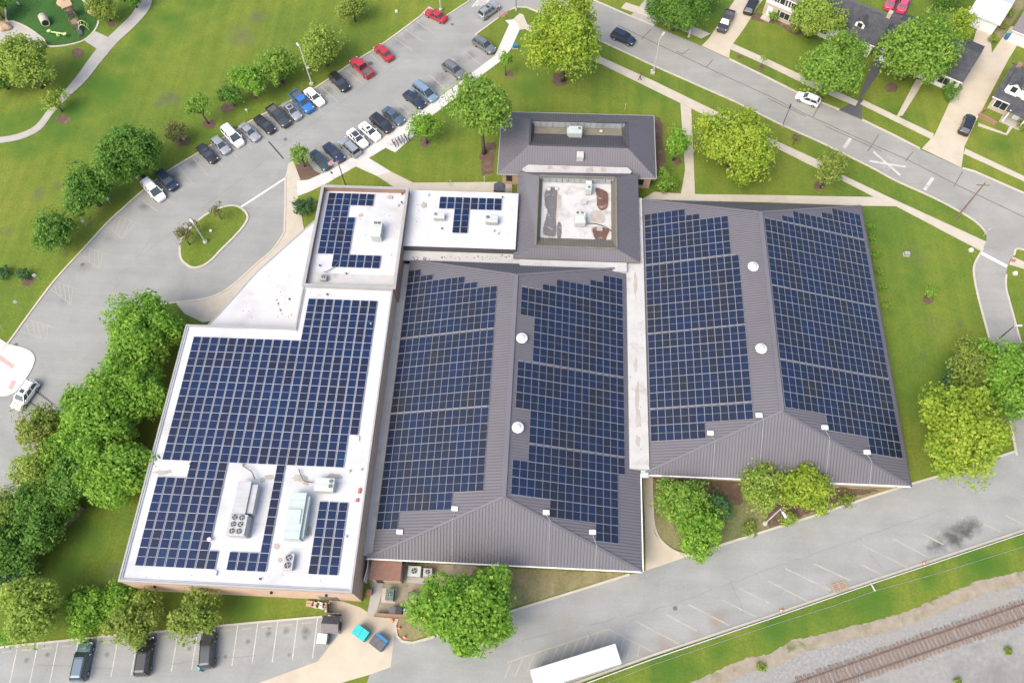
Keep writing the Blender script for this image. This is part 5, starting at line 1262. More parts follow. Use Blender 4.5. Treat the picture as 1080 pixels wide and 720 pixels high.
        parts.append((name, done(name, bm, [m_glass]), None, None))
    pane('windscreen', (1, 2), .90); pane('rear_window', (3, 0), .86); pane('side_window', (0, 1), .91); pane('side_window', (2, 3), .91)
    if kind == 'pickup':
        bm = bmesh.new(); box(bm, -2.75, -.86, -.84, .84, .845, .86)
        for k in range(-3, 4): box(bm, -2.74, -.87, k*.22-.04, k*.22+.04, .861, .88)
        parts.append(('bed_liner', done('bed_liner', bm, [m_lid]), None, None))
    if kind in ('suv', 'van'):
        bm = bmesh.new()
        for s in (-1, 1): bar(bm, (rx0+.1, s*(rh-.06), zr+.10), (rx1-.1, s*(rh-.06), zr+.10), .05, .05)
        parts.append(('roof_rail', done('roof_rail', bm, [m_dk]), None, None))
    xf, xr_ = sp['st'][-2], sp['st'][1]
    for s in (-1, 1):
        bm = bmesh.new(); box(bm, xf[0]-.12, xf[0]+.10, s*xf[1]*.82-.17, s*xf[1]*.82+.13*1, xf[2]-.15, xf[2]-.015, bev=.03); parts.append(('headlight', done('headlight', bm, [m_hlamp]), None, None))
        bm = bmesh.new(); box(bm, xr_[0]-.04, xr_[0]+.10, s*xr_[1]*.86-.13, s*xr_[1]*.86+.10, xr_[2]-.2, xr_[2]-.02, bev=.02); parts.append(('tail_light', done('tail_light', bm, [m_tlamp]), None, None))
    bm = bmesh.new(); wr = sp['wr']; tube(bm, [(0, -.11, 0), (0, -.10, 0), (0, .10, 0), (0, .11, 0)], [wr*.9, wr, wr, wr*.9], 18); tyre = done('wheel', bm, [m_tyre])
    bm = bmesh.new(); tube(bm, [(0, -.118, 0), (0, .118, 0)], wr*.62, 12); rim = done('rim', bm, [m_rim])
    for x in sp['wx']:
        for s in (-1, 1): parts.append(('wheel', tyre, Vector((x, s*(sp['st'][3][1]-.10), wr)), rim))
    return parts
def car(kind, col, u, v, fu, fv, label, name=None, extra=None, cat=None, group=None, z=.75):
    """car centred on the sight line at mid height; (fu, fv) a px point ahead of the bonnet"""
    if kind not in CARS: CARS[kind] = car_proto(kind)
    c = G(u, v, z); f = G(fu, fv, z); rz = math.atan2(f.y-c.y, f.x-c.x)
    t = empty(name or {'pickup': 'pickup_truck', 'van': 'minivan'}.get(kind, 'parked_car'), (c.x, c.y, .02), rz, label, cat or {'pickup': 'pickup truck', 'van': 'minivan'}.get(kind, 'car'), group)
    for nme, me, loc, rim in CARS[kind]:
        o = bpy.data.objects.new(nme, me); COL.objects.link(o); o.parent = t
        if loc is not None: o.location = loc
        if nme == 'body':
            o.material_slots[0].link = 'OBJECT'; o.material_slots[0].material = PAINT[col]
        if nme == 'wheel':
            r = bpy.data.objects.new('rim', rim); COL.objects.link(r); r.parent = o
    if extra == 'sunroof':
        zr = dict(sedan=1.45, hatch=1.52, suv=1.70, van=1.76, pickup=1.86)[kind]
        bm = bmesh.new(); box(bm, -.55, .05, -.38, .38, zr-.002, zr+.012); bm_obj('sunroof', bm, m_glass, t)
    if extra == 'black roof':
        zr = dict(sedan=1.45, hatch=1.52, suv=1.70, van=1.76, pickup=1.86)[kind]
        bm = bmesh.new(); prism(bm, rounded(-.98, .2, .52, .15, .15), zr-.002, zr+.012); bm_obj('glass_roof', bm, m_glass, t)
    return t
GL = 'cars nose to tail along the lawn side of the lot'
car('sedan', 'black', 218.5, 161.5, 228, 171, 'black sedan at the lower end of the long lot row', extra='sunroof')
car('hatch', 'silver', 232.5, 153, 242, 162.5, 'silver hatchback with pale roof between black sedan and white van')
car('van', 'white', 245.5, 143.5, 255, 153.5, 'white minivan in the long row by the lot lawn')
car('sedan', 'silver', 263, 139, 273, 148, 'silver sedan right of the white minivan')
car('sedan', 'black', 279, 131, 289, 140, 'black sedan left of the dark pickup truck')
car('pickup', 'charcoal', 294, 122.5, 304, 132.5, 'dark grey pickup truck in the long lot row')
car('sedan', 'silver', 307.5, 116.5, 317, 126, 'silver sedan with dark sunroof left of the blue pickup', extra='sunroof')
car('pickup', 'blue', 318.7, 107.5, 328, 117, 'bright blue pickup truck with dark bed')
car('sedan', 'white', 331.5, 102, 341, 111, 'white sedan right of the blue pickup')
car('suv', 'black', 358, 86.5, 368, 96, 'black car alone between white sedan and red pickup')
car('pickup', 'red', 381, 71, 369, 60, 'red pickup truck with dark open bed')
car('sedan', 'red', 404.5, 55, 394, 45, 'red sedan beside the red pickup truck')
car('sedan', 'red', 459.5, 16, 448, 10.5, 'red car alone at the far end of the lot row')
car('van', 'white', 162, 200.5, 171, 210, 'white minivan at the near end, below the big dark tree')
car('suv', 'navy', 176, 190, 185, 199.5, 'dark navy car next to the white minivan below the big tree')
car('suv', 'grey', 510.5, 47.5, 521, 54.5, 'grey SUV with roof rack by the grass corner')
car('suv', 'silver', 515.7, 11, 526, 3.5, 'silver SUV driving out of the lot entrance', name='moving_car', extra='sunroof')
car('suv', 'grey', 478.7, 73.7, 488.5, 80.5, 'silver-grey wagon beside the young tree on the sidewalk')
car('van', 'sky', 448.2, 97, 458, 104.5, 'light blue minivan on the sidewalk side of the lot')
car('sedan', 'navy', 437, 104.5, 447, 112, 'navy sedan beside the light blue minivan')
car('sedan', 'steel', 415, 122, 425, 130, 'steel blue sedan beside the black SUV')
car('suv', 'black', 402.5, 130, 412.5, 138, 'black SUV between blue and white sedans')
car('sedan', 'white', 390, 138.5, 400, 147, 'white sedan with pale roof beside the black SUV', extra='sunroof')
car('sedan', 'white', 377, 145.7, 386.5, 155, 'white sedan with black glass roof', extra='black roof')
car('suv', 'silver', 368.7, 155, 360, 147, 'silver SUV with white roof, next to the black glass-roofed sedan')
car('sedan', 'navy', 352, 160.5, 361.5, 169.5, 'dark blue sedan behind the flagpole')
car('sedan', 'teal', 337.5, 168.5, 347, 178, 'dark teal sedan at the mulch point end of the lot')
car('suv', 'navy', 657.5, 39.5, 668, 44, 'dark SUV driving along the street', name='moving_car')
car('hatch', 'white', 852.5, 104, 841, 99.5, 'white hatchback parked along the far kerb', extra=None)
car('pickup', 'charcoal', 765.5, 22.5, 760, 33.5, 'dark grey pickup truck in the concrete driveway')
car('suv', 'black', 792.5, 5.5, 798, -6, 'dark SUV higher up the same driveway, near the white house')
car('suv', 'black', 1020.5, 131, 1025, 121, 'black SUV in the wide driveway by the brick porch')
car('sedan', 'pink', 940, 1, 944, -8, 'pinkish red car behind the dark shingle house, left one')
car('sedan', 'pink', 953, 4, 956.5, -5, 'pinkish red car behind the dark shingle house, right one')
car('suv', 'white', 26, 416.5, 16, 430.5, 'white SUV with dark glass driving past the corner plaza', name='moving_car', extra='sunroof')
car('suv', 'steel', 86.5, 697, 92, 672, 'slate blue SUV in the staff lot at lower left')
car('suv', 'black', 152.5, 691.5, 156, 668, 'dark SUV half hidden under the leaning olive tree')
car('suv', 'charcoal', 219, 684, 220.5, 660, 'charcoal SUV with person standing at its tail')

# ================================================================== STREET FURNITURE
def pole(u, v, tu, tv, h, r, mat, label, kind, name='lamp_post', cat='lamp post'):
    g = G(u, v, 0); t = empty(name, (g.x, g.y, 0), 0, label, cat)
    bm = bmesh.new(); tube(bm, [(0, 0, 0), (0, 0, h*.5), (0, 0, h)], [r, r*.85, r*.6], 10); child(t, 'post', bm, mat)
    if kind != 'wood':
        bm = bmesh.new(); lathe(bm, (0, 0, 0), [(r*3.2, 0), (r*3.2, .35), (r*2.6, .42)], 14); child(t, 'footing', bm, m_conc)
    return t, g
def head(t, dx, dy, h, L, mat=m_pole, w=.3, lens=True, arm=True):
    d = Vector((dx, dy, 0)).normalized(); bm = bmesh.new()
    if arm: tube(bm, [(0, 0, h-.15), tuple(d*L*.5 + Vector((0, 0, h+.05))), tuple(d*L + Vector((0, 0, h+.1)))], .05, 6); child(t, 'arm', bm, mat); bm = bmesh.new()
    M_ = Matrix.Translation(d*L + Vector((0, 0, h+.1))) @ Matrix.Rotation(math.atan2(d.y, d.x), 4, 'Z')
    box(bm, -.1, .75, -w/2, w/2, -.09, .10, rot=M_, bev=.03); o = child(t, 'lamp_head', bm, mat)
t, g = pole(329, 89, 318.5, 50, 8.6, .13, m_pole, 'white lamp post between leafy trees on the lot lawn', 'm'); head(t, -.3, .4, 8.5, .5); head(t, .8, -.6, 4.2, .1, arm=False, w=.25)
t, g = pole(689, 77.5, 698, 42.5, 8.0, .11, m_pole, 'galvanised street lamp on the near verge of the street', 'm'); head(t, .5, .85, 8.0, .9)
bm = bmesh.new(); box(bm, -.55, -.2, -.2, .2, 0, .8, bev=.04); child(t, 'control_cabinet', bm, m_pole)
t, g = pole(1008.7, 230, 1038.7, 192, 9.2, .16, m_wood, 'brown wooden utility pole on the verge by the corner', 'wood', 'utility_pole', 'utility pole')
bm = bmesh.new(); box(bm, -1.0, 1.0, -.06, .06, 8.5, 8.65); child(t, 'crossarm', bm, m_wood)
t, g = pole(217, 255.7, 205, 238, 5.3, .12, m_pole, 'white lamp post on the lot island', 'm'); head(t, -.5, .5, 5.2, .35)
bm = bmesh.new(); bar(bm, (-3.6, 5.9, 5.2), (-2.6, 5.0, 5.2), .3, .12)
bm.free()
t, g = pole(1052, 358.7, 1067, 348, 4.6, .09, m_poled, 'dark lamp post with white arm at the end of the side road', 'm'); head(t, 1, .1, 4.5, .4)
t, g = pole(806.5, 552, 824, 535, 7.6, .10, m_pole, 'grey lamp post in the courtyard garden by the kerb', 'm'); head(t, .45, -.9, 7.5, .5)
t, g = pole(825, 133, 831, 116, 4.4, .07, m_poled, 'slim dark lamp post on the near verge by the sapling', 'm'); head(t, .2, .6, 4.3, .15, m_poled, .25)
t, g = pole(726.5, 39, 730, 19, 4.6, .08, m_pole, 'pale lamp post with dark head on the far verge', 'm'); head(t, .4, .6, 4.5, .15, m_poled, .25)
t, g = pole(465, 11, 463.5, -10, 5.5, .11, m_pole, 'lamp post cut by the top frame edge near the red car', 'm'); head(t, .4, -.6, 5.4, .3)
t, g = pole(544.5, 11, 544.5, -6, 6.0, .07, m_poled, 'thin dark pole on the grass corner at the lot entrance', 'm'); head(t, .4, .6, 5.9, .25, m_poled, .2)
t, g = pole(1046, 452, 1070, 440, 6.5, .09, m_pole, 'grey lamp post among the trees by the rear road corner', 'm'); head(t, 1, .15, 6.4, .5)
bm = bmesh.new()
# flagpole and flag
g = G(364.5, 195.5, 0); t = empty('flagpole', (g.x, g.y, 0), 0, 'dark flagpole on the small lawn by the walled roof', 'flagpole')
tip = min([h*.1 for h in range(30, 110)], key=lambda h: abs(G(357, 168, h).y-g.y))
bm = bmesh.new(); tube(bm, [(0, 0, 0), (0, 0, 7.2)], [.10, .06], 8); child(t, 'post', bm, m_poled)
bm = bmesh.new(); lathe(bm, (0, 0, 7.2), [(.05, 0), (.11, .08), (.05, .17)], 10); child(t, 'finial', bm, m_pole)
bm = bmesh.new(); nx, nz = 13, 13
V = [[bm.verts.new((-.05-1.55*i/nx, -.1 - .25*i/nx + .10*math.sin(i*.9+j*.25), 6.9-1.0*j/nz-.5*i/nx)) for i in range(nx+1)] for j in range(nz+1)]
for j in range(nz):
    for i in range(nx):
        f = bm.faces.new((V[j][i], V[j][i+1], V[j+1][i+1], V[j+1][i])); f.material_index = 2 if (i < 5 and j < 7) else j % 2
m_fr, m_fw, m_fb = M('flag_red', (.45, .05, .06)), M('flag_white', (.7, .66, .66)), M('flag_blue', (.03, .05, .2))
g2 = bm_obj('flag', bm, [m_fr, m_fw, m_fb], None, label='red and white striped flag drooping from the dark flagpole', cat='flag'); g2.location = g
def sign(u, v, h, label, mat, w=.45, hh=.6, name='sign', cat='sign', rz=0.0, shape=None):
    g = G(u, v, 0); t = empty(name, (g.x, g.y, 0), rz, label, cat)
    bm = bmesh.new(); bar(bm, (0, 0, 0), (0, 0, h), .06, .06); child(t, 'post', bm, m_pole)
    bm = bmesh.new()
    if shape == 'oct':
        a = [bm.verts.new((.38*math.cos(math.pi/8+k*math.pi/4), -.05, h-.2+.38*math.sin(math.pi/8+k*math.pi/4))) for k in range(8)]
        b = [bm.verts.new((p.co.x, -.025, p.co.z)) for p in a]
        bm.faces.new(a); bm.faces.new(b[::-1])
        for k in range(8): bm.faces.new((a[k], a[(k+1) % 8], b[(k+1) % 8], b[k]))
    else: box(bm, -w/2, w/2, -.055, -.03, h-hh, h, bev=.008)
    child(t, 'plate', bm, mat); return t
for u, v, tx in ((117, 215, 'first accessible parking sign past the white minivan'), (91.5, 238, 'accessible parking sign beside the worn mulch spot'), (68, 263, 'accessible parking sign under the smaller dark tree'), (41, 295, 'accessible parking sign by the round bush and mulch ring'), (21, 323, 'accessible parking sign, second from the corner plaza'), (3.5, 348, 'accessible parking sign nearest the corner plaza')):
    sign(u, v, 1.7, 'small white ' + tx, m_trim, .5, .6, 'parking_sign', 'sign', .8)
sign(261, 119, 1.0, 'small white post marker behind the silver sedan', m_trim, .4, .4, 'marker', 'marker')
sign(147, 191, 1.2, 'small white post marker behind the white minivan', m_trim, .4, .4, 'marker', 'marker')
sign(526, 18, 2.2, 'red stop sign at the lot entrance', m_red, shape='oct', name='stop_sign', rz=.6)
sign(352.5, 190, 2.3, 'small dark sign on the sidewalk beside the flagpole', m_poled, .35, .5)
sign(475.5, 196, 1.6, 'thin white post by the walk north of the T-array roof', m_trim, .1, .3)
sign(511, 192, 1.6, 'thin pale post near the entry hood', m_trim, .1, .3)
sign(659, 116, 1.6, 'small pale post on the lawn behind the north building', m_pole, .15, .4)
sign(1037, 249, 2.2, 'leaning grey street sign at the side road corner', m_pole, .3, .5)
def cabinet(u, v, sx, sy, h, mat, label, name='utility_box', cat='utility box', rz=0):
    g = G(u, v, h/2); t = empty(name, (g.x, g.y, 0), rz, label, cat)
    bm = bmesh.new(); box(bm, -sx/2, sx/2, -sy/2, sy/2, .06, h, bev=.04); child(t, 'housing', bm, mat)
    bm = bmesh.new(); box(bm, -sx/2-.08, sx/2+.08, -sy/2-.08, sy/2+.08, 0, .06); child(t, 'base', bm, m_conc)
    bm = bmesh.new(); box(bm, -.01, .01, -sy/2-.012, -sy/2-.001, .15, h-.12); child(t, 'door_seam', bm, m_dk); return t
cabinet(956.5, 267.5, .8, .6, .55, m_fan, 'small grey utility box alone on the east lawn')
cabinet(1024.5, 263.5, .5, .5, .4, m_trim, 'white box on the lawn left of the stop bar')
cabinet(1071, 288, .5, .5, .4, m_trim, 'white box on the lawn right of the side road')
cabinet(222.5, 243.5, .4, .35, .4, m_trim, 'little white box on the lot island lawn')
cabinet(418, 12, .4, .4, .35, m_trim, 'small white box on the lawn edge behind the empty stalls')
cabinet(543.5, 49, .9, .5, .8, m_blue, 'blue box under the huge yellow-green tree')
cabinet(696, 3.5, .5, .5, .9, m_trim, 'white mailbox under the dark far tree', 'mailbox', 'mailbox')
cabinet(697.5, 15, .4, .4, .9, m_trim, 'second white mailbox by the asphalt driveway', 'mailbox', 'mailbox')
cabinet(727.8, 33.5, .35, .35, .8, m_trim, 'white mailbox next to the pale lamp post', 'mailbox', 'mailbox')
# guard rail along the rear road
t = empty('guard_rail', G(900, 622, 0), 0, 'long low steel guard rail between the rear road and the grass bank', 'guard rail'); L = t.location
rp = [(1190, 523), (1080, 562), (975, 597), (920, 615), (810, 653), (690, 694), (612, 722.5), (560, 742)]
bm = bmesh.new(); q = [G(u, v, .5) for u, v in rp]
for a, b in zip(q, q[1:]): bar(bm, a-L, b-L, .10, .28)
child(t, 'rail', bm, m_pole)
bm = bmesh.new(); box(bm, -.07, .07, -.16, -.04, 0, .62); pm = child(t, 'post', bm, m_woodg); first = True
for a, b in zip(q, q[1:]):
    n = max(1, int((b-a).length/3.8))
    for k in range(n):
        p = a.lerp(b, k/n)-L; p.z = 0
        if first: pm.location = p; first = False
        else: c = link('post', pm.data); c.parent = t; c.location = p
# wire strung along the bank
g = G(923, 622.5, 0); bm = bmesh.new()
pts = [G(u, v, .06) for u, v in ((560, 752), (612, 731), (690, 700), (810, 660), (880, 638), (923, 622.5), (990, 604), (1080, 576))]
tube(bm, pts, .022, 5); bm_obj('cable', bm, m_fan, label='thin pale cable lying along the grass bank by the guard rail', cat='cable')
pa, pb = G(918, 614, .35), G(923, 623, .1); bm = bmesh.new(); bar(bm, pa, pb, .16, .12); bm_obj('gate_post', bm, m_pole, label='short white post lying across the guard rail', cat='post')
def cone(u, v, label, s=.45):
    g = G(u, v, .1); t = empty('traffic_cone', (g.x, g.y, .02), RND.uniform(0, 3), label, 'cone')
    bm = bmesh.new(); lathe(bm, (0, 0, .03), [(.2, 0), (.04, .7)], 14); child(t, 'cone_body', bm, m_orange)
    bm = bmesh.new(); box(bm, -.22, .22, -.22, .22, 0, .03); child(t, 'base', bm, m_orange)
    bm = bmesh.new(); lathe(bm, (0, 0, .33), [(.142, 0), (.10, .2)], 14); child(t, 'band', bm, m_trim)
cone(974, 594, 'orange cone on the rear road kerb under the dark stain'); cone(823.5, 643.5, 'orange cone on the rear road kerb near the trailer')
cone(414, 654, 'orange cone at the edge of the concrete apron'); cone(421, 662, 'orange marker on the weedy island, upper one'); cone(427, 671.5, 'orange marker on the weedy island, lower one')
# broken pallets by the kerb
g = G(886, 619, .1); t = empty('broken_pallet', (g.x, g.y, .02), R_(19), 'broken pale wooden pallet lying at the rear road kerb', 'pallet')
bm = bmesh.new()
for k in range(5): box(bm, -1.0, 1.0, -.55+k*.26, -.43+k*.26, .10, .14)
child(t, 'deck', bm, m_sand)
bm = bmesh.new()
for x in (-.9, 0, .9): box(bm, x-.05, x+.05, -.55, .62, 0, .10)
child(t, 'runner', bm, m_sand)
# trailer
a, b, c = G(559, 706, 4.0), G(649, 678, 4.0), G(656.5, 696, 4.0)
d = (b-a).normalized(); wv = (c-b); wv = wv - d*wv.dot(d); W = wv.length; W = max(2.4, W); cen = (a+b)/2 + wv.normalized()*W/2
t = empty('box_trailer', (cen.x, cen.y, .02), math.atan2(d.y, d.x), 'long white box trailer parked in the hatched bay', 'trailer'); Lh = (b-a).length/2
bm = bmesh.new(); box(bm, -Lh, Lh, -W/2, W/2, 1.1, 3.95, bev=.05); child(t, 'cargo_box', bm, m_galvw)
bm = bmesh.new(); box(bm, -Lh+.3, Lh-.3, -.5, .5, .8, 1.1); child(t, 'chassis', bm, m_poled)
bm = bmesh.new()
for k in range(9): box(bm, -Lh+.7+k*1.15, -Lh+.74+k*1.15, -W/2-.015, W/2+.015, 1.15, 3.9)
child(t, 'side_rib', bm, m_pole)
for x in (-Lh+1.2, -Lh+2.5):
    for s in (-1, 1):
        bm = bmesh.new(); tube(bm, [(x, s*(W/2-.15)-.14, .5), (x, s*(W/2-.15)+.14, .5)], .5, 18); child(t, 'wheel', bm, m_tyre)
bm = bmesh.new(); box(bm, Lh-2, Lh-1.85, -.8, -.65, 0, .8); box(bm, Lh-2, Lh-1.85, .65, .8, 0, .8); child(t, 'landing_leg', bm, m_poled)

# ------------------------------------------------------------------ service yard
g = G(407, 601.5, 3.0); t = empty('brown_shed', (g.x, g.y, 0), 0, 'flat-roofed shed with brown roof under the left hip roof eave', 'shed')
bm = bmesh.new(); box(bm, -2.0, 2.0, -1.2, 1.3, 2.85, 3.05); child(t, 'roof', bm, m_brown)
bm = bmesh.new(); box(bm, -1.85, 1.85, -1.05, 1.15, 0, 2.85); child(t, 'wall', bm, m_beige)
bm = bmesh.new(); box(bm, -1.4, -.5, -1.08, -1.052, 0, 2.1); child(t, 'door', bm, m_dk)
def gunit(u, v, sx, sy, h, mat, label, z=.1, rz=0):
    g = G(u, v, h); t = empty('condenser', (g.x, g.y, z), rz, label, 'condenser')
    bm = bmesh.new(); box(bm, -sx/2, sx/2, -sy/2, sy/2, .08, h, bev=.04); child(t, 'casing', bm, mat)
    bm = bmesh.new(); box(bm, -sx/2-.05, sx/2+.05, -sy/2-.05, sy/2+.05, 0, .08); child(t, 'base', bm, m_conc)
    bm = bmesh.new()
    for k in range(6): box(bm, -sx/2+.06, sx/2-.06, -sy/2-.02, -sy/2-.002, .2+k*(h-.35)/6, .26+k*(h-.35)/6)
    child(t, 'grille', bm, m_fan); fan(t, 0, 0, h, min(sx, sy)*.3)
gunit(437, 602, 1.7, 1.3, 1.4, m_hv, 'larger pale condenser right of the brown shed')
gunit(451, 603, 1.15, 1.0, 1.2, m_hvg, 'smaller grey condenser under the eave brackets')
gunit(411, 626.5, 1.05, 1.4, 1.3, m_green, 'green transformer cabinet on its concrete pad')
gunit(435, 630, 1.2, 1.4, 1.1, m_lid, 'dark grey generator half under the big tree')
def bin_(u, v, col, label, s=.6, h=1.1, rz=0):
    g = G(u, v, h); t = empty('wheeled_bin', (g.x, g.y, .02), rz, label, 'bin')
    bm = bmesh.new(); a = [bm.verts.new((x*s*.42, y*s*.42, .05)) for x, y in ((-1, -1), (1, -1), (1, 1), (-1, 1))]; b = [bm.verts.new((x*s*.5, y*s*.5, h-.08)) for x, y in ((-1, -1), (1, -1), (1, 1), (-1, 1))]
    bm.faces.new(a[::-1]); bm.faces.new(b)
    for k in range(4): bm.faces.new((a[k], a[(k+1) % 4], b[(k+1) % 4], b[k]))
    child(t, 'tub', bm, col)
    bm = bmesh.new(); box(bm, -s*.54, s*.54, -s*.54, s*.54, h-.08, h, bev=.025); child(t, 'lid', bm, col)
    bm = bmesh.new()
    for k in (-1, 1): tube(bm, [(k*s*.4-.03, s*.5, .1), (k*s*.4+.03, s*.5, .1)], .1, 10)
    child(t, 'wheel', bm, m_tyre)
bin_(414, 643, m_lid, 'dark bin in the yard, left of the pair', .8); bin_(420.5, 643.5, m_dk, 'black bin in the yard, right of the pair', .8)
bin_(428, 644, m_hv, 'pale grey bin by the yard wall', .55, .9); bin_(439, 641, m_dk, 'black bin at the foot of the big tree', .9)
bin_(1064, 36.5, m_blue, 'blue bin at the white garage wall', .7)
bin_(389, 624, m_brown, 'rust brown drum at the gym wall corner', .7, .9)
bm = bmesh.new(); ribbon(bm, gp([(396.5, 648.5), (420, 650), (450, 651)]), .3, 0, 1.2); bm_obj('yard_wall', bm, m_brickb, label='low brown brick wall closing the service yard', cat='wall')
bm = bmesh.new(); ribbon(bm, gp([(386.5, 615), (390.5, 600), (391, 592)]), .12, 0, 1.9); bm_obj('yard_fence', bm, m_trim, label='pale fence strip between the gym wall and brown shed', cat='fence')
def dumpster(pts, z, col, lid, label, half=False):
    P = [G(u, v, z) for u, v in pts]; c = sum(P, Vector())/4; d = (P[1]-P[0]); sx = d.length; sy = (P[3]-P[0]).length
    t = empty('dumpster', (c.x, c.y, .03), math.atan2(d.y, d.x), label, 'dumpster')
    bm = bmesh.new()
    lo = [bm.verts.new((x*sx/2, y*sy/2*.86, .15)) for x, y in ((-1, -1), (1, -1), (1, 1), (-1, 1))]; hi = [bm.verts.new((x*sx/2, y*sy/2, z-.08)) for x, y in ((-1, -1), (1, -1), (1, 1), (-1, 1))]
    bm.faces.new(lo[::-1]); bm.faces.new(hi)
    for k in range(4): bm.faces.new((lo[k], lo[(k+1) % 4], hi[(k+1) % 4], hi[k]))
    for s in (-1, 1): box(bm, s*(sx/2+.06)-.06, s*(sx/2+.06)+.06, -sy*.3, sy*.3, .7, .85)
    for k in range(-2, 3): box(bm, k*sx/5-.03, k*sx/5+.03, -sy/2-.03, sy/2+.03, .5, z-.12)
    child(t, 'tub', bm, col)
    for s in (-1, 1):
        bm = bmesh.new(); y0 = -sy/2-.03; y1 = sy*.22 if half else sy/2
        box(bm, .015 if s > 0 else -sx/2-.03, sx/2+.03 if s > 0 else -.015, y0, y1, z-.075, z, bev=.02); child(t, 'lid', bm, lid)
    bm = bmesh.new()
    for x in (-1, 1):
        for y in (-1, 1): tube(bm, [(x*sx*.4-.04, y*sy*.35, .09), (x*sx*.4+.04, y*sy*.35, .09)], .09, 10)
    child(t, 'castor', bm, m_tyre)
dumpster([(371, 667.5), (383, 676.5), (389, 665), (378, 658)], 1.5, m_tealdk, m_teal, 'turquoise dumpster with closed turquoise lid on the concrete apron')
dumpster([(389, 677.5), (401, 687), (409.5, 675), (397.5, 666)], 1.4, m_blue, m_lid, 'blue dumpster with grey lids on the concrete apron', True)
# small gabled shed, white tank, pallets
a, b, c, d = G(339.5, 648.5, 2.4), G(357.5, 649, 2.4), G(356.5, 667, 2.2), G(338.5, 666.5, 2.2)
g = (a+b+c+d)/4; sx, sy = (b-a).length, (a-d).length; t = empty('storage_shed', (g.x, g.y, .02), 0, 'small grey gabled shed at the end of the staff lot', 'shed')
bm = bmesh.new(); box(bm, -sx/2+.12, sx/2-.12, -sy/2+.12, sy/2-.12, 0, 1.9); child(t, 'wall', bm, m_hvg)
for y0, y1, mt in ((-sy/2, .0, m_shingg), (sy/2, .0, m_shing)):
    bm = bmesh.new(); P = [Vector((-sx/2, y0, 1.85)), Vector((sx/2, y0, 1.85)), Vector((sx/2, y1, 2.45)), Vector((-sx/2, y1, 2.45))]
    f = [bm.verts.new(p) for p in P]; h = [bm.verts.new(p-Vector((0, 0, .08))) for p in P]; bm.faces.new(f); bm.faces.new(h[::-1])
    for k in range(4): bm.faces.new((f[k], f[(k+1) % 4], h[(k+1) % 4], h[k]))
    child(t, 'roof', bm, mt)
bm = bmesh.new(); box(bm, sx/2-.119, sx/2-.08, -.5, .5, 0, 1.7); child(t, 'door', bm, m_dk)
g = G(339.5, 673, 1.3); t = empty('storage_tank', (g.x, g.y, .02), 0, 'white topped storage box below the small grey shed', 'storage box')
bm = bmesh.new(); box(bm, -.62, .62, -.62, .62, 1.2, 1.32, bev=.05); child(t, 'lid', bm, m_trim)
bm = bmesh.new(); box(bm, -.56, .72, -.56, .56, .08, 1.2, bev=.04); child(t, 'housing', bm, m_green)
for i, (u, v, s) in enumerate(((327, 636, .5), (332.5, 637.5, .5), (338, 638, .55), (344, 638, .5), (346, 642, .45))):
    g = G(u, v, .5); t = empty('cardboard_box', (g.x, g.y, 0), RND.uniform(-.4, .4), ['tan box at the left end of the pile by the gym wall', 'pale box second from the left in the wall pile', 'largest pale box in the wall pile', 'tan box near the service door in the wall pile', 'small box in front of the wall pile'][i], 'box', 'boxes piled by the gym wall')
    bm = bmesh.new(); box(bm, -s, s, -s*.7, s*.7, 0, .5, bev=.02); child(t, 'carton', bm, (m_sand, m_conc, m_concw, m_sand, m_conc)[i])
    bm = bmesh.new(); box(bm, -s*.9, s*.9, -.04, .04, .501, .508); child(t, 'tape', bm, m_brown)
bm = bmesh.new(); ribbon(bm, gp([(347.5, 637), (347.8, 648), (360.5, 648.5)]), .1, 0, 1.7); bm_obj('screen_fence', bm, m_woodg, label='grey screen fence beside the gym service door', cat='fence')
# wooden fences in the west wood
def fence(pts, h, label):
    P = [G(u, v, 0) for u, v in pts]; t = empty('wooden_fence', P[0], 0, label, 'fence'); L = P[0]
    bm = bmesh.new(); b2 = bmesh.new()
    for a, b in zip(P, P[1:]):
        n = max(1, int((b-a).length/2.2))
        for k in range(n+1):
            p = a.lerp(b, k/n)-L; box(b2, p.x-.07, p.x+.07, p.y-.07, p.y+.07, 0, h+.1)
        m_ = max(1, int((b-a).length/.16)); d = (b-a).normalized()
        for k in range(m_):
            p = a.lerp(b, (k+.5)/m_)-L; bar(bm, p+Vector((0, 0, .05)), p+Vector((0, 0, h+RND.uniform(-.04, .03))), .14, .03, up=d.cross(Vector((0, 0, 1))))
    child(t, 'boards', bm, m_woodg); child(t, 'post', b2, m_wood)
fence([(90, 537), (70, 558), (48, 579), (30, 596), (14, 615)], 1.7, 'weathered grey board fence through the west wood')
fence([(91, 626), (108, 623)], 1.3, 'short grey board fence by the gym corner')

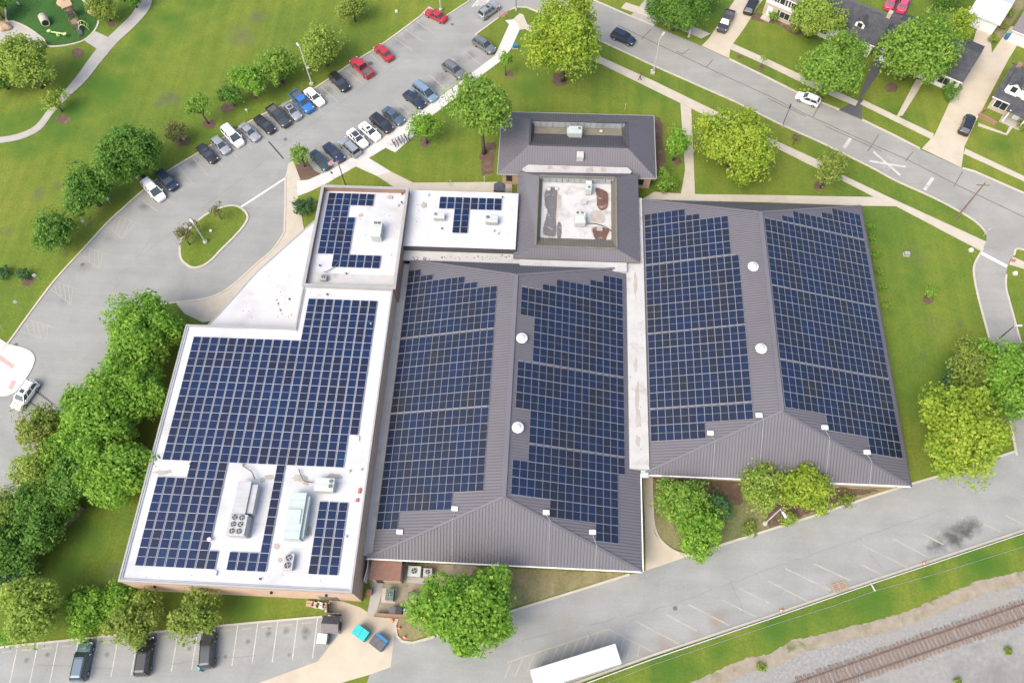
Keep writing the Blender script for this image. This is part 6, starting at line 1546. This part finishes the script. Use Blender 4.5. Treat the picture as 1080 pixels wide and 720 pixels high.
# ================================================================== HOUSES ACROSS THE STREET
SDIR = (G(970, 157.5)-G(690, 27.5)).normalized(); NDIR = Vector((-SDIR.y, SDIR.x, 0))
SRZ = math.atan2(SDIR.y, SDIR.x)
def quad_slab(bm, P, th, mi=0):
    P = [Vector(p) for p in P]; f = [bm.verts.new(p) for p in P]; h = [bm.verts.new(p-Vector((0, 0, th))) for p in P]
    fs = [bm.faces.new(f), bm.faces.new(h[::-1])] + [bm.faces.new((f[k], f[(k+1) % len(P)], h[(k+1) % len(P)], h[k])) for k in range(len(P))]
    for q in fs: q.material_index = mi
def win(t, x, y, z, w_, h_, side='front', shutters=False, d=.0):
    """window on the street side (front, -y face) of a house"""
    bm = bmesh.new(); box(bm, x-w_/2-.08, x+w_/2+.08, y-.05, y-.002, z-.08, z+h_+.08); f = child(t, 'window', bm, m_trim)
    bm = bmesh.new()
    nn = 2 if w_ > 1.4 else 1
    for k in range(nn): box(bm, x-w_/2+w_*k/nn+.03, x-w_/2+w_*(k+1)/nn-.03, y-.07, y-.052, z, z+h_)
    g_ = child(t, 'pane', bm, m_wglass); g_.parent = f
    if shutters:
        bm = bmesh.new()
        for s in (-1, 1): box(bm, x+s*(w_/2+.32)-.2, x+s*(w_/2+.32)+.2, y-.045, y-.003, z-.06, z+h_+.06)
        child(t, 'shutter', bm, m_metal_dark)
def gable_house(name, origin, Lx, depth, ze, zr, wall, rf, rr, label, ov=.35, base=None):
    """origin: plan point of the front left wall corner; x along the street, y away from it; ridge along x"""
    t = empty(name, (origin.x, origin.y, 0), SRZ, label, 'house' if 'house' in name else 'garage')
    bm = bmesh.new()
    P = [(0, 0), (Lx, 0), (Lx, depth), (0, depth)]
    lo = [bm.verts.new((*p, 0)) for p in P]; hi = [bm.verts.new((*p, ze)) for p in P]; r0 = bm.verts.new((0, depth/2, zr-.12)); r1 = bm.verts.new((Lx, depth/2, zr-.12))
    bm.faces.new((lo[0], lo[1], hi[1], hi[0])); bm.faces.new((lo[2], lo[3], hi[3], hi[2])); bm.faces.new((lo[1], lo[2], hi[2], r1, hi[1])); bm.faces.new((lo[3], lo[0], hi[0], r0, hi[3]))
    child(t, 'wall', bm, wall)
    if base:
        bm = bmesh.new(); box(bm, -.03, Lx+.03, -.03, depth+.03, 0, base[0]); child(t, 'brick_base', bm, base[1])
    k = (zr-ze)/(depth/2)
    for y0, mt in ((-ov, rf), (depth+ov, rr)):
        bm = bmesh.new(); quad_slab(bm, [(-ov, y0, ze-ov*k), (Lx+ov, y0, ze-ov*k), (Lx+ov, depth/2, zr), (-ov, depth/2, zr)], .14); child(t, 'roof', bm, mt)
    bm = bmesh.new(); bar(bm, (-ov, -ov-.06, ze-ov*k-.04), (Lx+ov, -ov-.06, ze-ov*k-.04), .12, .12); child(t, 'gutter', bm, m_trim)
    return t
def dormer(t, x, y, z, w_, h_, roof, depth=2.2):
    bm = bmesh.new(); P = [(x-w_/2, z-.6), (x+w_/2, z-.6), (x+w_/2, z+h_*.62), (x, z+h_), (x-w_/2, z+h_*.62)]
    a = [bm.verts.new((p, y, q)) for p, q in P]; b = [bm.verts.new((p, y+depth, q)) for p, q in P]
    bm.faces.new(a[::-1]); bm.faces.new(b)
    for k in range(5): bm.faces.new((a[k], a[(k+1) % 5], b[(k+1) % 5], b[k]))
    o = child(t, 'dormer', bm, m_siding)
    bm = bmesh.new()
    for s in (-1, 1): quad_slab(bm, [(x+s*(w_/2+.12), y-.12, z+h_*.62-.08), (x, y-.12, z+h_+.04), (x, y+depth, z+h_+.04), (x+s*(w_/2+.12), y+depth, z+h_*.62-.08)], .06)
    q = child(t, 'dormer_roof', bm, roof); q.parent = o
    bm = bmesh.new(); box(bm, x-w_*.24, x+w_*.24, y-.05, y-.002, z+.05, z+h_*.6); q = child(t, 'pane', bm, m_wglass); q.parent = o
# dark shingle house with dormers
FR = G(923, 49, 3.1); RD = G(938, 19.4, 6.0); half = (RD-FR).dot(NDIR); half = max(3.2, min(5.5, half))
t = gable_house('shingle_house', FR - SDIR*14.0 + NDIR*.3, 13.6, half*2-.3, 3.3, 6.1, m_siding, m_shing, m_shingg, 'white house with near black shingle roof and small white dormers')
for x in (3.4, 9.8): dormer(t, x, 1.2, 4.15, 1.7, 1.5, m_shing)
for x in (1.6, 4.4, 7.6): win(t, x, 0, 1.0, 1.3, 1.3)
win(t, 11.4, 0, .95, 1.9, 1.4)
bm = bmesh.new(); box(bm, 6.2, 7.2, -1.0, -.05, 0, .35); child(t, 'step', bm, m_conc)
bm = bmesh.new(); box(bm, 13.0, 13.7, half*.9, half*.9+.9, 4.2, 7.0); child(t, 'chimney', bm, m_beige)
# grey house behind the spreading tree
FR = G(1016, 87.5, 3.0); BK = G(1035, 50, 3.0)
dep = max(7.5, min(11, (BK-FR).dot(NDIR)))
t = gable_house('grey_house', FR - SDIR*14.6 + NDIR*.3, 14.2, dep, 3.1, 5.4, m_siding, m_shingg if False else m_shing, m_shing, 'low house with slate grey roof behind the great spreading tree')
for x in (1.8, 11.6): win(t, x, 0, .95, 1.9, 1.35)
bm = bmesh.new(); P = [(5.2, 2.6), (8.8, 2.6), (7.0, 4.2)]
a = [bm.verts.new((x, -1.2, z)) for x, z in P]; b = [bm.verts.new((x, 2.5, z)) for x, z in P]; bm.faces.new(a[::-1]); bm.faces.new(b)
for k in range(3): bm.faces.new((a[k], a[(k+1) % 3], b[(k+1) % 3], b[k]))
child(t, 'porch_gable', bm, m_siding)
bm = bmesh.new(); box(bm, 5.3, 5.5, -1.15, -.95, 0, 2.6); box(bm, 8.5, 8.7, -1.15, -.95, 0, 2.6); child(t, 'porch_post', bm, m_trim)
bm = bmesh.new(); box(bm, 6.5, 7.5, -.06, -.002, 0, 2.1); child(t, 'door', bm, m_red)
# dormered house at the right edge
FL = G(1047.5, 101, 3.0)
t = gable_house('brick_house', FL + SDIR*.35 + NDIR*.3, 13.0, 9.0, 3.1, 6.4, m_beige, m_shing, m_shing, 'tan brick house with black roof and white gabled dormers at the right edge')
bm = bmesh.new(); box(bm, .7, 11.5, .9, 4.0, 3.7, 5.6); child(t, 'dormer_wall', bm, m_siding)
bm = bmesh.new(); quad_slab(bm, [(.5, .72, 5.55), (11.7, .72, 5.55), (11.7, 4.5, 6.5), (.5, 4.5, 6.5)], .12); child(t, 'dormer_roof', bm, m_shing)
for x in (1.9, 4.6, 7.3):
    dormer(t, x, .62, 4.35, 1.9, 1.85, m_shing, 2.2)
win(t, 1.6, 0, .9, 2.1, 1.45); win(t, 9.0, 0, .9, 1.6, 1.4)
bm = bmesh.new(); box(bm, 4.3, 5.3, -.06, -.002, 0, 2.1); child(t, 'door', bm, m_trim)
bm = bmesh.new(); box(bm, 2.8, 6.4, -1.9, -.31, 0, .3); child(t, 'porch_slab', bm, m_path)
bm = bmesh.new()
for x in (3.3, 6.1): box(bm, x-.1, x+.1, -1.75, -1.55, .3, 2.85)
child(t, 'porch_post', bm, m_trim)
bm = bmesh.new(); quad_slab(bm, [(2.7, -2.0, 2.75), (6.7, -2.0, 2.75), (6.7, -.34, 3.0), (2.7, -.34, 3.0)], .12); child(t, 'porch_roof', bm, m_shing)
bm = bmesh.new(); ribbon(bm, [(-.2, -1.0), (-.6, -2.6), (2.6, -3.0)], .3, 0, .7); child(t, 'planter_wall', bm, m_brickb)
bm = bmesh.new(); tube(bm, [(3, 6.5, 5.4), (3, 6.5, 6.3)], .16, 8); tube(bm, [(6, 5.6, 5.7), (6, 5.6, 6.5)], .12, 8); child(t, 'roof_pipe', bm, m_trim)
bm = bmesh.new(); box(bm, .2, .9, 4.2, 4.9, 4.9, 6.9); child(t, 'chimney', bm, m_brickb)
# two storey white house at the top
A, B_ = G(804, 14.5, 0), G(846, 26, 0); Lx = (B_-A).dot(SDIR)
t = gable_house('white_house', A, max(8.5, Lx), 8.5, 5.4, 7.8, m_siding, m_shingg, m_shingg, 'two storey house, white above and tan brick below, at the top edge', base=(2.7, m_beige))
for x in (.9, 3.0, 5.2): win(t, x, 0, 3.6, .95, 1.25, shutters=True)
win(t, 4.2, -.03, .9, 1.9, 1.25, shutters=True)
bm = bmesh.new(); box(bm, .7, 1.7, -.12, -.031, 0, 2.1); child(t, 'door', bm, m_trim)
bm = bmesh.new(); box(bm, .3, 2.1, -1.5, -.04, 0, .25); child(t, 'step', bm, m_conc)
# white garage and dark garage
A, B_ = G(1023.5, 24, 0), G(1044.5, 33, 0)
A = G(1021.6, 12.6, 2.8)
t = gable_house('white_garage', A + SDIR*.4 + NDIR*.4, 5.2, 8.5, 2.8, 3.9, m_siding, m_galvw, m_galvw, 'white garage with white metal roof at the end of its drive')
bm = bmesh.new(); box(bm, 1.0, 4.2, -.05, -.002, 0, 2.3); child(t, 'garage_door', bm, m_trim)
A = G(1068, 31.5, 2.7)
t = gable_house('dark_garage', A + SDIR*.3 + NDIR*.3, 6.5, 7.0, 2.8, 4.4, m_siding, m_shingg, m_shingg, 'white garage with grey shingle roof at the right frame edge')
bm = bmesh.new(); box(bm, 1.6, 5.4, -.05, -.002, 0, 2.3); child(t, 'garage_door', bm, m_trim)
# white picket panels in the garden strip
for i, (u, v, lab) in enumerate(((1050, 29, 'white trellis panel leaning by the garage corner, lower one'), (1053, 23, 'white trellis panel by the garage corner, upper one'))):
    g = G(u, v, .5); t = empty('trellis', (g.x, g.y, 0), SRZ+1.2, lab, 'trellis'); bm = bmesh.new()
    for k in range(5): box(bm, -.8, .8, -.02, .02, .15+k*.22, .2+k*.22)
    for k in range(6): box(bm, -.8+k*.32-.02, -.8+k*.32+.02, -.03, -.021, 0, 1.2)
    child(t, 'lattice', bm, m_trim)

# ================================================================== BIKES, PLAYGROUND
def bicycle(u, v, rz, mt, label):
    g = G(u, v, .4); t = empty('bicycle', (g.x, g.y, WT), rz, label, 'bicycle', 'bicycles parked at the rack')
    bm = bmesh.new(); J = dict(b=(0, 0, .3), s=(-.18, 0, .75), h=(.42, 0, .8), r=(-.5, 0, .34), f=(.55, 0, .34))
    for a, b in (('b', 's'), ('s', 'h'), ('b', 'h'), ('b', 'r'), ('s', 'r'), ('h', 'f')): tube(bm, [J[a], J[b]], .034, 6)
    tube(bm, [(.42, 0, .8), (.40, 0, .95)], .02, 6); child(t, 'frame', bm, mt)
    for x in (-.5, .55):
        bm = bmesh.new(); n = 20; prev = None
        pts = [(x+.33*math.cos(k*2*math.pi/n), 0, .34+.33*math.sin(k*2*math.pi/n)) for k in range(n+1)]
        tube(bm, pts, .036, 5, cap=False); child(t, 'wheel', bm, m_tyre)
    bm = bmesh.new(); tube(bm, [(.36, -.28, .98), (.41, 0, .95), (.36, .28, .98)], .018, 6); child(t, 'handlebar', bm, m_poled)
    bm = bmesh.new(); box(bm, -.32, -.06, -.07, .07, .80, .86, bev=.02); child(t, 'saddle', bm, m_dk)
m_bk = [m_poled, m_red, m_blue, m_fan, m_poled, m_green]
for i in range(6):
    u, v = 415.5+i*3.1, 151.5-i*1.5
    bicycle(u, v, R_(28)+RND.uniform(-.25, .25)+math.pi/2*0.9, m_bk[i], ['black bicycle at the lower end of the rack', 'reddish bicycle second in the rack', 'blue bicycle third in the rack', 'grey bicycle fourth in the rack', 'black bicycle near the top end of the rack', 'green bicycle at the top end of the rack'][i])
g = G(424, 148, .5); t = empty('bike_rack', (g.x, g.y, WT), R_(24), 'grey looped bike rack on the white sidewalk pad', 'bike rack')
bm = bmesh.new(); pts = []
for k in range(7):
    x = -2.6+k*.87; pts += [(x, 0, 0), (x, 0, .75), (x+.2, 0, .88), (x+.42, 0, .75), (x+.42, 0, .1), (x+.64, 0, .02)]
tube(bm, pts, .03, 6); child(t, 'loop', bm, m_fan)
# playground
g = G(47, 22, .6); t = empty('play_tunnel', (g.x, g.y, .03), R_(-55), 'pale concrete play tunnel on the dark green turf', 'tunnel')
bm = bmesh.new(); n = 20; o = [[bm.verts.new((x, r*math.cos(k*2*math.pi/n), .75+r*math.sin(k*2*math.pi/n))) for k in range(n)] for x, r in ((-1.1, .8), (1.1, .8), (1.1, .6), (-1.1, .6))]
for a, b in zip(o, o[1:]+o[:1]):
    for k in range(n): bm.faces.new((a[k], a[(k+1) % n], b[(k+1) % n], b[k]))
child(t, 'shell', bm, m_conc, True)
bm = bmesh.new(); tube(bm, [(.2, 0, .75), (1.05, 0, .75)], .59, 18); child(t, 'dark_plug', bm, m_dk)  # solid dark plug standing in for the shade inside the tunnel
g = G(60.5, 35.5, .4); t = empty('seesaw', (g.x, g.y, .03), R_(-15), 'lime green seesaw on the playground turf', 'seesaw')
bm = bmesh.new(); bar(bm, (-2.0, 0, .35), (2.0, 0, .75), .28, .1); child(t, 'beam', bm, m_lime)
bm = bmesh.new(); lathe(bm, (0, 0, 0), [(.35, 0), (.2, .5)], 12); child(t, 'pivot', bm, m_lime)
for s in (-1, 1):
    bm = bmesh.new(); lathe(bm, (s*1.8, 0, .45+.2*(s > 0)), [(.34, 0), (.38, .15), (.2, .2)], 12); child(t, 'seat', bm, m_lime)
g = G(76, 17, 1.5); t = empty('play_climber', (g.x, g.y, .03), R_(-58), 'dark rope climbing frame with tan platforms on the turf', 'climbing frame')
bm = bmesh.new()
for x in (-2.6, -1.2, .4, 2.0):
    for y in (-.7, .7): tube(bm, [(x, y, 0), (x, y, 2.4+.4*(x < 0))], .09, 8)
child(t, 'post', bm, m_wood)
bm = bmesh.new(); box(bm, -2.7, -1.1, -.75, .75, 1.2, 1.3); box(bm, .3, 2.1, -.75, .75, 1.0, 1.1); child(t, 'platform', bm, m_wood)
bm = bmesh.new()
for k in range(9): tube(bm, [(-1.2+k*.2, -.7, 1.9-.05*abs(k-4)), (-1.2+k*.2, .7, 1.9-.05*abs(k-4))], .03, 5)
for k in range(5): tube(bm, [(-1.2, -.7+k*.35, 2.0), (-.4, -.7+k*.35, 1.75), (.4, -.7+k*.35, 2.0)], .03, 5)
child(t, 'rope_bridge', bm, m_poled)
bm = bmesh.new(); P = [(2.1, -.4, 1.05), (2.9, -.4, .8), (3.8, -.4, .25), (4.3, -.4, .2)]
for a, b in zip(P, P[1:]): quad_slab(bm, [a, b, (b[0], .4, b[2]), (a[0], .4, a[2])], .05)
child(t, 'slide', bm, m_poled)
bm = bmesh.new(); prism(bm, [(-2.9, -1), (-1, -1), (-1, 1), (-2.9, 1)], 2.75, 2.85); child(t, 'roof', bm, m_sand)
g = G(87, 27.5, .8); t = empty('climbing_arch', (g.x, g.y, .03), R_(20), 'pale yellow climbing arch on the turf edge', 'climbing arch')
bm = bmesh.new()
for y in (-.6, .6): tube(bm, cr3([(-.9, y, 0), (-.6, y, 1.1), (0, y, 1.5), (.6, y, 1.1), (.9, y, 0)]), .08, 8)
child(t, 'hoop', bm, m_lime)
bm = bmesh.new()
for x, z in ((-.75, .6), (-.5, 1.2), (0, 1.5), (.5, 1.2), (.75, .6)): tube(bm, [(x, -.6, z), (x, .6, z)], .05, 6)
child(t, 'rung', bm, m_lime)
def boulder(u, v, s, label, mt=m_sand):
    g = G(u, v, .3); bm = bmesh.new(); bmesh.ops.create_icosphere(bm, subdivisions=3, radius=1)
    r = random.Random(int(u*3+v))
    ph = [r.uniform(0, 6) for _ in range(6)]
    for q in bm.verts:
        k = 1+.16*math.sin(q.co.x*3+ph[0])*math.cos(q.co.y*3+ph[1])+.12*math.sin(q.co.z*5+ph[2]+q.co.x*4); q.co *= k; q.co.x *= s*1.25; q.co.y *= s; q.co.z *= s*.75; q.co.z += s*.45
    o = bm_obj('boulder', bm, mt, None, False, label=label, cat='boulder'); o.location = (g.x, g.y, 0)
boulder(67, 4, .95, 'tan boulder at the head of the climbing frame'); boulder(98.5, 12, .75, 'tan boulder on the kerb at the right of the turf'); boulder(5, 29, .95, 'orange-tan boulder on the playground walk at the frame edge')
g = G(45.5, 46, .5); t = empty('bench', (g.x, g.y, WT), R_(-48), 'dark slatted bench where the playground walk narrows', 'bench')
bm = bmesh.new()
for k in range(4): box(bm, -.9, .9, -.25+k*.13, -.15+k*.13, .42, .46)
child(t, 'seat', bm, m_poled)
bm = bmesh.new()
for k in range(3): box(bm, -.9, .9, .27, .31, .55+k*.14, .65+k*.14)
child(t, 'backrest', bm, m_poled)
for x in (-.75, .75):
    bm = bmesh.new(); box(bm, x-.04, x+.04, -.22, .3, 0, .42); box(bm, x-.04, x+.04, .31, .35, 0, .95); child(t, 'leg', bm, m_poled)
g = G(19.5, 4.5, .5); t = empty('spring_rider', (g.x, g.y, .03), R_(-40), 'pale spring rider near the top left of the turf', 'spring rider')
bm = bmesh.new(); box(bm, -.5, .5, -.15, .15, .5, .75, bev=.08); box(bm, .3, .5, -.12, .12, .75, 1.05, bev=.05); child(t, 'body', bm, m_conc, True)
bm = bmesh.new(); tube(bm, [(.14*math.cos(k*.9), .14*math.sin(k*.9), k*.02) for k in range(26)], .03, 5); child(t, 'spring', bm, m_poled)

# ================================================================== PEOPLE
def person(x, y, z, rz, label, joints, edges, rad, mats, hair, face=True):
    """one continuous skinned body; joints in metres, local frame facing +x"""
    t = empty('person', (x, y, z), rz, label, 'person')
    me = bpy.data.meshes.new('body'); keys = list(joints); me.from_pydata([joints[k] for k in keys], [(keys.index(a), keys.index(b)) for a, b in edges], []); me.update()
    o = link('body', me, None, t)
    md = o.modifiers.new('skin', 'SKIN'); md.use_smooth_shade = True
    for i, k in enumerate(keys):
        r = rad[k]; me.skin_vertices[0].data[i].radius = (r, r) if not isinstance(r, tuple) else r
    me.skin_vertices[0].data[keys.index('pelvis')].use_root = True
    sb = o.modifiers.new('sub', 'SUBSURF'); sb.levels = 2; sb.render_levels = 2
    dg = bpy.context.evaluated_depsgraph_get(); ev = o.evaluated_get(dg); nm = bpy.data.meshes.new_from_object(ev); o.modifiers.clear(); o.data = nm
    nm.materials.clear()
    for m_ in mats: nm.materials.append(m_)
    return t, o
m_teals = M('teal_shirt', (.02, .36, .42), None, 3, .9); m_dkc = M('dark_trousers', (.03, .03, .035), None, 3, .9); m_greyc = M('grey_sweatshirt', (.20, .19, .20), None, 3, .9); m_hair = M('dark_hair', (.02, .016, .014), None, 6, .8); m_shoe = M('shoe', (.05, .05, .055), None, 5, .8)
def figure(u, v, rz, label, shirt, bend=0.0, stride=.2, arm=0.2, z0=.05, base_px=True):
    g = G(u, v, z0)
    J = {}; ch = Vector((0, 0, .92)); cb, sb_ = math.cos(bend), math.sin(bend)
    up = lambda h, y=0, f=0: (sb_*h + cb*f, y, .92 + cb*h - sb_*f)
    J['pelvis'] = tuple(ch); J['waist'] = up(.16); J['chest'] = up(.36); J['neck'] = up(.54); J['chin'] = up(.62, 0, .02); J['head'] = up(.70, 0, .03); J['crown'] = up(.79, 0, .02)
    for s, n in ((1, 'l'), (-1, 'r')):
        st = stride*s
        J['hip'+n] = (0, .09*s, .88); J['knee'+n] = (st*.45+.03, .10*s, .48); J['ankle'+n] = (st-.03, .10*s, .09); J['toe'+n] = (st+.15, .11*s, .045)
        J['sh'+n] = up(.50, .19*s); a = arm*s
        J['el'+n] = up(.24, .25*s, .04 + a*.4 + bend*.18); J['wr'+n] = up(.03, .24*s, .12 + a*.8 + bend*.35); J['hand'+n] = up(-.06, .235*s, .15 + a*.95 + bend*.42); J['tip'+n] = up(-.14, .23*s, .17 + a*1.0 + bend*.48)
    E_ = [('pelvis', 'waist'), ('waist', 'chest'), ('chest', 'neck'), ('neck', 'chin'), ('chin', 'head'), ('head', 'crown')]
    for n in 'lr': E_ += [('pelvis', 'hip'+n), ('hip'+n, 'knee'+n), ('knee'+n, 'ankle'+n), ('ankle'+n, 'toe'+n), ('chest', 'sh'+n), ('sh'+n, 'el'+n), ('el'+n, 'wr'+n), ('wr'+n, 'hand'+n), ('hand'+n, 'tip'+n)]
    rad = dict(pelvis=(.15, .12), waist=(.14, .11), chest=(.16, .12), neck=.06, chin=.075, head=.10, crown=.075)
    for n in 'lr': rad.update({'hip'+n: .095, 'knee'+n: .062, 'ankle'+n: .048, 'toe'+n: .042, 'sh'+n: .062, 'el'+n: .046, 'wr'+n: .034, 'hand'+n: (.042, .022), 'tip'+n: (.03, .014)})
    t, o = person(g.x, g.y, z0, rz, label, J, E_, rad, [m_dkc, shirt, m_skin, m_shoe], None)
    pts = {k: Vector(p) for k, p in J.items()}
    segs = [(a, b, (1 if (a in ('waist', 'chest') or b in ('chest',) or a.startswith('sh')) and not b == 'neck' else 0)) for a, b in E_]
    for f in o.data.polygons:
        c = f.center; best = min(pts, key=lambda k: (pts[k]-c).length)
        f.material_index = 2 if best in ('neck', 'chin', 'head', 'crown') or best[:2] in ('wr', 'ti') or best.startswith('hand') else 1 if best in ('waist', 'chest') or best[:2] in ('sh', 'el') else 3 if best[:3] == 'toe' else 0
        f.use_smooth = True
    bm = bmesh.new(); hp = pts['head']*.35 + pts['crown']*.65
    bmesh.ops.create_uvsphere(bm, u_segments=16, v_segments=10, radius=.112)
    for q in bm.verts:
        if q.co.x > .03 and q.co.z < .03: q.co.x *= .45
        q.co += hp - Vector((.018, 0, 0))
    child(t, 'hair', bm, m_hair, True)
    bm = bmesh.new()
    for s in (-1, 1):
        bmesh.ops.create_uvsphere(bm, u_segments=8, v_segments=6, radius=.013, matrix=Matrix.Translation(pts['head'] + Vector((.092, s*.034, .01))))
    child(t, 'eyes', bm, m_dk)
    bm = bmesh.new(); bmesh.ops.create_cone(bm, segments=8, radius1=.018, radius2=.006, depth=.045, cap_ends=True, matrix=Matrix.Translation(pts['head']+Vector((.105, 0, -.02)))); child(t, 'nose', bm, m_skin)
    # fingers on each hand
    for n, s in (('l', 1), ('r', -1)):
        bm = bmesh.new(); h = pts['hand'+n]; tp = pts['tip'+n]; d = (tp-h).normalized(); side = Vector((0, 1, 0)).cross(d).normalized()
        for k, L in enumerate((.07, .08, .075, .058)):
            b0 = h.lerp(tp, .75) + side*(k-1.5)*.019; tube(bm, [b0, b0+d*L*.55+Vector((0, -s*.006, 0)), b0+d*L+Vector((0, -s*.022, 0))], [.009, .0085, .007], 6)
        b0 = h + side*.03; tube(bm, [b0, b0+d*.035+side*.025, b0+d*.065+side*.022], [.011, .01, .008], 6)
        child(t, 'fingers', bm, m_skin, True)
    return t
sdx = math.atan2(SDIR.y, SDIR.x)
figure(674.6, 84.8, sdx+math.pi, 'person in grey walking along the street sidewalk', m_greyc, 0, .24, .22, WT)
figure(213.5, 707, math.pi/2+.25, 'person in a turquoise shirt bending at the back of the charcoal SUV', m_teals, .75, .1, .1, .02)
